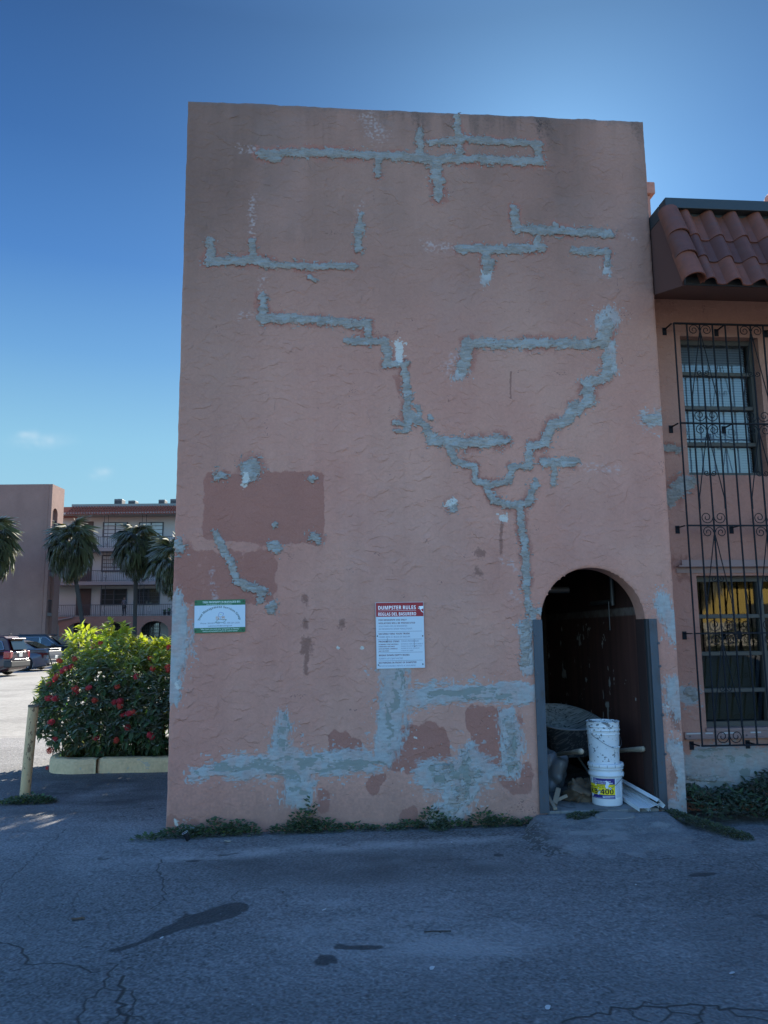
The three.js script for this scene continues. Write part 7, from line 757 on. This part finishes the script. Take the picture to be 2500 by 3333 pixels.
  if (suv) { part(g, 'rear_bumper', [rb(-L - 0.10, -L + 0.24, bot + 0.14, 0.66, -W + 0.05, W - 0.05, 0.07, 3)], low, 'dark grey plastic rear bumper'); for (const s of [-1, 1]) { part(g, 'tail_light', rb(-L - 0.055, -L + 0.26, 0.72, 1.06, s * (W - 0.15) - 0.13, s * (W - 0.15) + 0.13, 0.06, 3), lampR); part(g, 'sill', rb(rx + R, fx - R, bot, bot + 0.14, s * (W - 0.02) - 0.05, s * (W - 0.02) + 0.05, 0.03), low); part(g, 'roof_rail', rod(V(-1.4, roof + 0.045, s * W * 0.66), V(0.3, roof + 0.04, s * W * 0.66), 0.02), trim); } part(g, 'spoiler', rb(o.rearGlass[1][0] - 0.16, o.rearGlass[1][0] + 0.22, o.rearGlass[1][1] + 0.0, o.rearGlass[1][1] + 0.06, -W * 0.66, W * 0.66, 0.025), paint); part(g, 'licence_plate', rb(-L - 0.075, -L - 0.03, 0.80, 0.95, -0.15, 0.15, 0.005), std([0.5, 0.5, 0.48], 0.5)); part(g, 'tailgate_garnish', [rb(-L - 0.065, -L + 0.02, 0.97, 1.02, -0.42, 0.42, 0.015), rb(-L - 0.12, -L - 0.02, 0.68, 0.72, -W * 0.7, W * 0.7, 0.015)], chrome); part(g, 'wiper', rod(V(-L + 0.05, belt + 0.06, 0), V(-L + 0.06, belt + 0.14, 0.4), 0.012), trim); }
  else { part(g, 'rear_bumper', [rb(-L - 0.07, -L + 0.3, bot + 0.16, 0.58, -W + 0.10, W - 0.10, 0.07, 3)], paint); part(g, 'diffuser', [rb(-L - 0.075, -L + 0.35, bot + 0.06, bot + 0.20, -W + 0.2, W - 0.2, 0.03), rb(-L - 0.085, -L + 0.1, 0.50, 0.53, -W + 0.3, W - 0.3, 0.01)], trim); for (const s of [-1, 1]) part(g, 'tail_light', [new THREE.ExtrudeGeometry(new THREE.Shape([[-L - 0.01, belt - 0.12], [-L + 0.72, belt - 0.08], [-L + 0.30, belt - 0.18], [-L + 0.22, belt - 0.38], [-L + 0.16, belt - 0.20], [-L - 0.01, belt - 0.20]].map((q) => new THREE.Vector2(...q))), { depth: 0.02, bevelEnabled: false }).translate(0, 0, s > 0 ? W - 0.055 : -W + 0.035), rb(-L - 0.035, -L + 0.1, belt - 0.20, belt - 0.12, s * W * 0.62 - 0.28, s * W * 0.62 + 0.24, 0.02)], phys([0.06, 0.012, 0.014], 0.12, { clearcoat: 1 })); part(g, 'boot_lip', rb(-L - 0.03, -L + 0.22, belt + 0.05, belt + 0.10, -W * 0.72, W * 0.72, 0.02), paint); part(g, 'licence_plate', rb(-L - 0.085, -L - 0.04, belt - 0.40, belt - 0.25, -0.15, 0.15, 0.005), std([0.6, 0.6, 0.57], 0.5)); }
  for (const s of [-1, 1]) part(g, 'headlight', rb(L - 0.42, L + 0.01, belt - 0.30, belt - 0.17, s * W * 0.66 - 0.18, s * W * 0.66 + 0.18, 0.05, 3), phys([0.45, 0.47, 0.5], 0.1, { clearcoat: 1 })); part(g, 'grille', rb(L - 0.06, L + 0.055, 0.42, belt - 0.32, -W * 0.55, W * 0.55, 0.04), trim);
  part(g, 'antenna', rod(V(o.rearGlass[1][0] + 0.35, roof + 0.02, 0), V(o.rearGlass[1][0] + 0.22, roof + 0.12, 0), 0.025, 0.012, 6), trim);
  return g;
}
const suvShape = (b, r) => ({ belt: b, roof: r, house: [[-2.12, b - 0.05], [-1.90, r - 0.16], [-1.72, r - 0.04], [-0.9, r], [0.1, r - 0.02], [0.34, r - 0.10], [1.12, b]], side: [[[-1.86, b + 0.10], [-1.70, r - 0.20], [-1.08, r - 0.12], [-1.08, b + 0.07]], [[-1.0, b + 0.07], [-1.0, r - 0.12], [-0.15, r - 0.11], [-0.15, b + 0.06]], [[-0.07, b + 0.06], [-0.07, r - 0.11], [0.22, r - 0.13], [0.86, b + 0.07]]], rearGlass: [[-2.17, b + 0.06], [-1.955, r - 0.13]], rearOff: 0.045, frontGlass: [[1.13, b + 0.06], [0.40, r - 0.10]], frontOff: 0.055 });
{ const zc = -34.95, rear = atZ(28, 2197, -34).x; car('suv', 'maroon compact sport utility car with grey bumper, seen from behind at the left edge', [rear - 2.15, 0, zc], Math.PI - 0.03, { kind: 'suv', len: 4.3, wid: 1.84, ...suvShape(1.03, 1.66), wheel: 0.35, axF: 1.28, axR: -1.28, cowl: 1.1, clear: 0.22, color: [0.040, 0.007, 0.011], cladding: [0.032, 0.032, 0.034], chrome: true }); }
{ const rear = atZ(153, 2180, -39.6).x, b = 0.98, r = 1.44; car('sedan', 'silver grey sedan with slim dark tail lights parked beside the maroon car', [rear - 2.45, 0, -40.5], Math.PI - 0.02, { kind: 'sedan', len: 4.9, wid: 1.86, belt: b, roof: r, house: [[-2.0, b - 0.02], [-1.15, r - 0.10], [-0.75, r - 0.02], [-0.25, r], [0.3, r - 0.06], [1.25, b]], side: [[[-1.25, b + 0.08], [-0.95, r - 0.15], [-0.45, r - 0.09], [-0.45, b + 0.05]], [[-0.37, b + 0.05], [-0.37, r - 0.09], [0.22, r - 0.13], [0.92, b + 0.06]]], rearGlass: [[-2.0, b + 0.035], [-1.17, r - 0.08]], rearOff: 0.055, frontGlass: [[1.27, b + 0.04], [0.33, r - 0.05]], frontOff: 0.055, wheel: 0.34, axF: 1.45, axR: -1.42, cowl: 1.25, clear: 0.17, color: [0.095, 0.10, 0.115], chrome: true }); }
{ const fx = atZ(207, 2150, -47).x; car('dark_suv', 'dark blue sport utility car parked facing right behind the silver sedan', [fx - 1.35, 0, -47.9], -0.02, { kind: 'suv', len: 4.7, wid: 1.9, ...suvShape(1.10, 1.74), wheel: 0.37, axF: 1.35, axR: -1.35, cowl: 1.15, clear: 0.24, color: [0.006, 0.009, 0.018], cladding: [0.02, 0.022, 0.025], chrome: true }); }

// ---------------------------------------------------------------- small things lying about
{
  const put = (px, py, y = 0.006) => { const [x, z] = onGround(px, py); return [x, y, z]; };
  const leafM = std([0.16, 0.085, 0.04], 0.85, { side: THREE.DoubleSide }), scrap = std([0.46, 0.46, 0.45], 0.8, { side: THREE.DoubleSide });
  const curl = (w, h, k) => { const g = new THREE.PlaneGeometry(w, h, 8, 6), p = g.attributes.position; for (let q = 0; q < p.count; q++) { const x = p.getX(q), y = p.getY(q); p.setXYZ(q, x * (1 - 0.5 * Math.abs(y / h) * (k % 2)), 0.003 + k * 0.001 * Math.sin(x * 60 + k) + 2.5 * x * x + y * y, y * (0.6 + 0.4 * Math.cos(x / w * 3)) + 0.008 * vn(x * 80, k)); } g.computeVertexNormals(); return g; };
  const lay = (name, g, m, lab, cat, px, py, turn, group) => { const o = solo(name, g, m, lab, cat, group); o.position.set(...put(px, py)); o.rotation.y = turn; return o; };
  lay('dry_leaf', curl(0.075, 0.035, 2), leafM, 'curled brown dry leaf on the asphalt left of the big oil stain', 'leaf', 253, 2996, 0.3);
  lay('twig', [tube([V(-0.07, 0.008, 0), V(-0.02, 0.012, 0.006), V(0.03, 0.008, -0.004), V(0.075, 0.010, 0.004)], 0.0035, 16, 5), rod(V(0.0, 0.01, 0), V(0.02, 0.008, 0.02), 0.002)], std([0.035, 0.03, 0.025], 0.9), 'thin dark twig lying on the asphalt in the middle of the yard', 'twig', 1423, 3041, 0.05);
  const G = 'pale scraps of paper on the asphalt'; for (const [px, py, w, lab] of [[1406, 3157, 0.035, 'small pale scrap beside a dark crumb on the open asphalt below the twig'], [1783, 3286, 0.035, 'crumpled white scrap near the cracks at the bottom edge'], [2383, 3173, 0.03, 'pale scrap alone on the right side of the asphalt'], [526, 3058, 0.025, 'white chip on the lower rim of the big oil stain'], [1055, 2966, 0.03, 'white chip right of the big oil stain tip'], [1466, 2752, 0.035, 'white scrap among the weeds below the streaked repair'], [1470, 2745, 0.02, 'tiny chip beside the white scrap among the weeds'], [1832, 2773, 0.03, 'white chips at the left foot of the ramp'], [1975, 2674, 0.03, 'pale flake lying on the ramp near the concrete slab'], [2070, 2884, 0.018, 'white speck in front of the ramp']]) lay('paper_scrap', curl(w, w * 0.7, 3), scrap, lab, 'scrap', px, py, px * 0.7, G);
  lay('paper_scrap', curl(0.06, 0.045, 3), std([0.52, 0.47, 0.33], 0.8, { side: THREE.DoubleSide }), 'yellowish crumpled wrapper in the left weeds at the wall', 'scrap', 741, 2742, 0.4, G);
  lay('fallen_flower', [0, 1, 2, 3].map((k) => new THREE.CircleGeometry(0.022, 7).scale(0.7, 1, 1).translate(0, 0.022, 0).rotateZ(k * 1.57).rotateX(-1.2).translate(0.02 * (k % 2), 0.02, 0)), phys([0.6, 0.06, 0.05], 0.6, { side: THREE.DoubleSide }), 'fallen red flower on the asphalt left of the kerb', 'flower', 153, 2507, 0.4);
  const c = onGround(607, 2742), cup = thing('cup', 'small black cup lying in the weeds at the left corner of the wall', 'cup', [c[0], 0.045, c[1]], 0.3); cup.rotation.z = 0.45; cup.scale.setScalar(0.8); part(cup, 'body', new THREE.LatheGeometry([[0, -0.04], [0.022, -0.04], [0.029, 0.036], [0.031, 0.04], [0.029, 0.042], [0.0265, 0.036], [0.02, -0.035], [0, -0.036]].map(([x, y]) => new THREE.Vector2(x, y)), 20), std([0.012, 0.012, 0.014], 0.4)); part(cup, 'rim', new THREE.TorusGeometry(0.0295, 0.0022, 6, 24).rotateX(Math.PI / 2).translate(0, 0.041, 0), std([0.4, 0.4, 0.42], 0.4));
}

// ---------------------------------------------------------------- behind the viewer, seen mirrored in the lower window
{
  const b = thing('yellow_house', 'long sunlit yellow house across the yard mirrored in the lower window', 'building', [14, 0, 23], 0); const yel = std([0.47, 0.335, 0.085], 0.85), white = std([0.42, 0.40, 0.34], 0.85);
  part(b, 'wall', boxUV(bx(-16, 18, 1.9, 3.75, 0, 7)), yel); part(b, 'base_wall', boxUV(bx(-16, 18, 0, 1.9, -0.004, 7)), white); part(b, 'eave', bx(-16.5, 18.5, 3.75, 3.95, -0.7, 7.5), std([0.16, 0.12, 0.10], 0.8)); part(b, 'downpipe', [-5, 0.8, 6.4].map((x) => bx(x - 0.06, x + 0.06, 0, 3.75, -0.1, -0.01)), std([0.3, 0.22, 0.06], 0.7)).userData.kind = 'stuff'; part(b, 'window', [-9, -3, 5, 11].map((x) => bx(x - 0.8, x + 0.8, 1.1, 2.6, -0.03, 0.1)), std([0.03, 0.035, 0.04], 0.3)).userData.kind = 'stuff';
  palm('fan palm behind the viewer mirrored in the lower window', [15.4, 0, 13.5], 4.3, [0.3, 0.2], 1.7, 2.2, 75, 'fan palms behind the viewer'); palm('second fan palm behind the viewer near the yellow house', [17.7, 0, 16.5], 4.1, [-0.4, 0.1], 1.7, 2.2, 76, 'fan palms behind the viewer');
  const F = new Foliage(), r = rng(90), lf = leafGeo(1, 0.6, 0.2, 0.2, 2); for (let k = 0; k < 7000; k++) { const x = lerp(-10, 16, r()), h = 1.5 + 0.6 * vn(x * 0.8, 5), y = h * Math.sqrt(r()), a = r() * 6.28, t = 0.6 + 0.7 * r(); F.add(lf, flatLeaf(V(x, y, (r() - 0.5) * 1.1), V(Math.cos(a), r(), Math.sin(a)), 0.16 + 0.1 * r(), r() - 0.5), [t, t, t]); } const g = thing('hedge', 'loose green hedge before the yellow house behind the viewer', 'hedge', [13, 0, 20]); part(g, 'foliage', F.geo(), leafMat([0.05, 0.085, 0.03], 0.25, 0.5)).userData.kind = 'stuff'; part(g, 'core', bx(-10, 16, 0, 0.8, -0.35, 0.35), std([0.012, 0.016, 0.01], 1));
}
renderer.render(scene, camera);
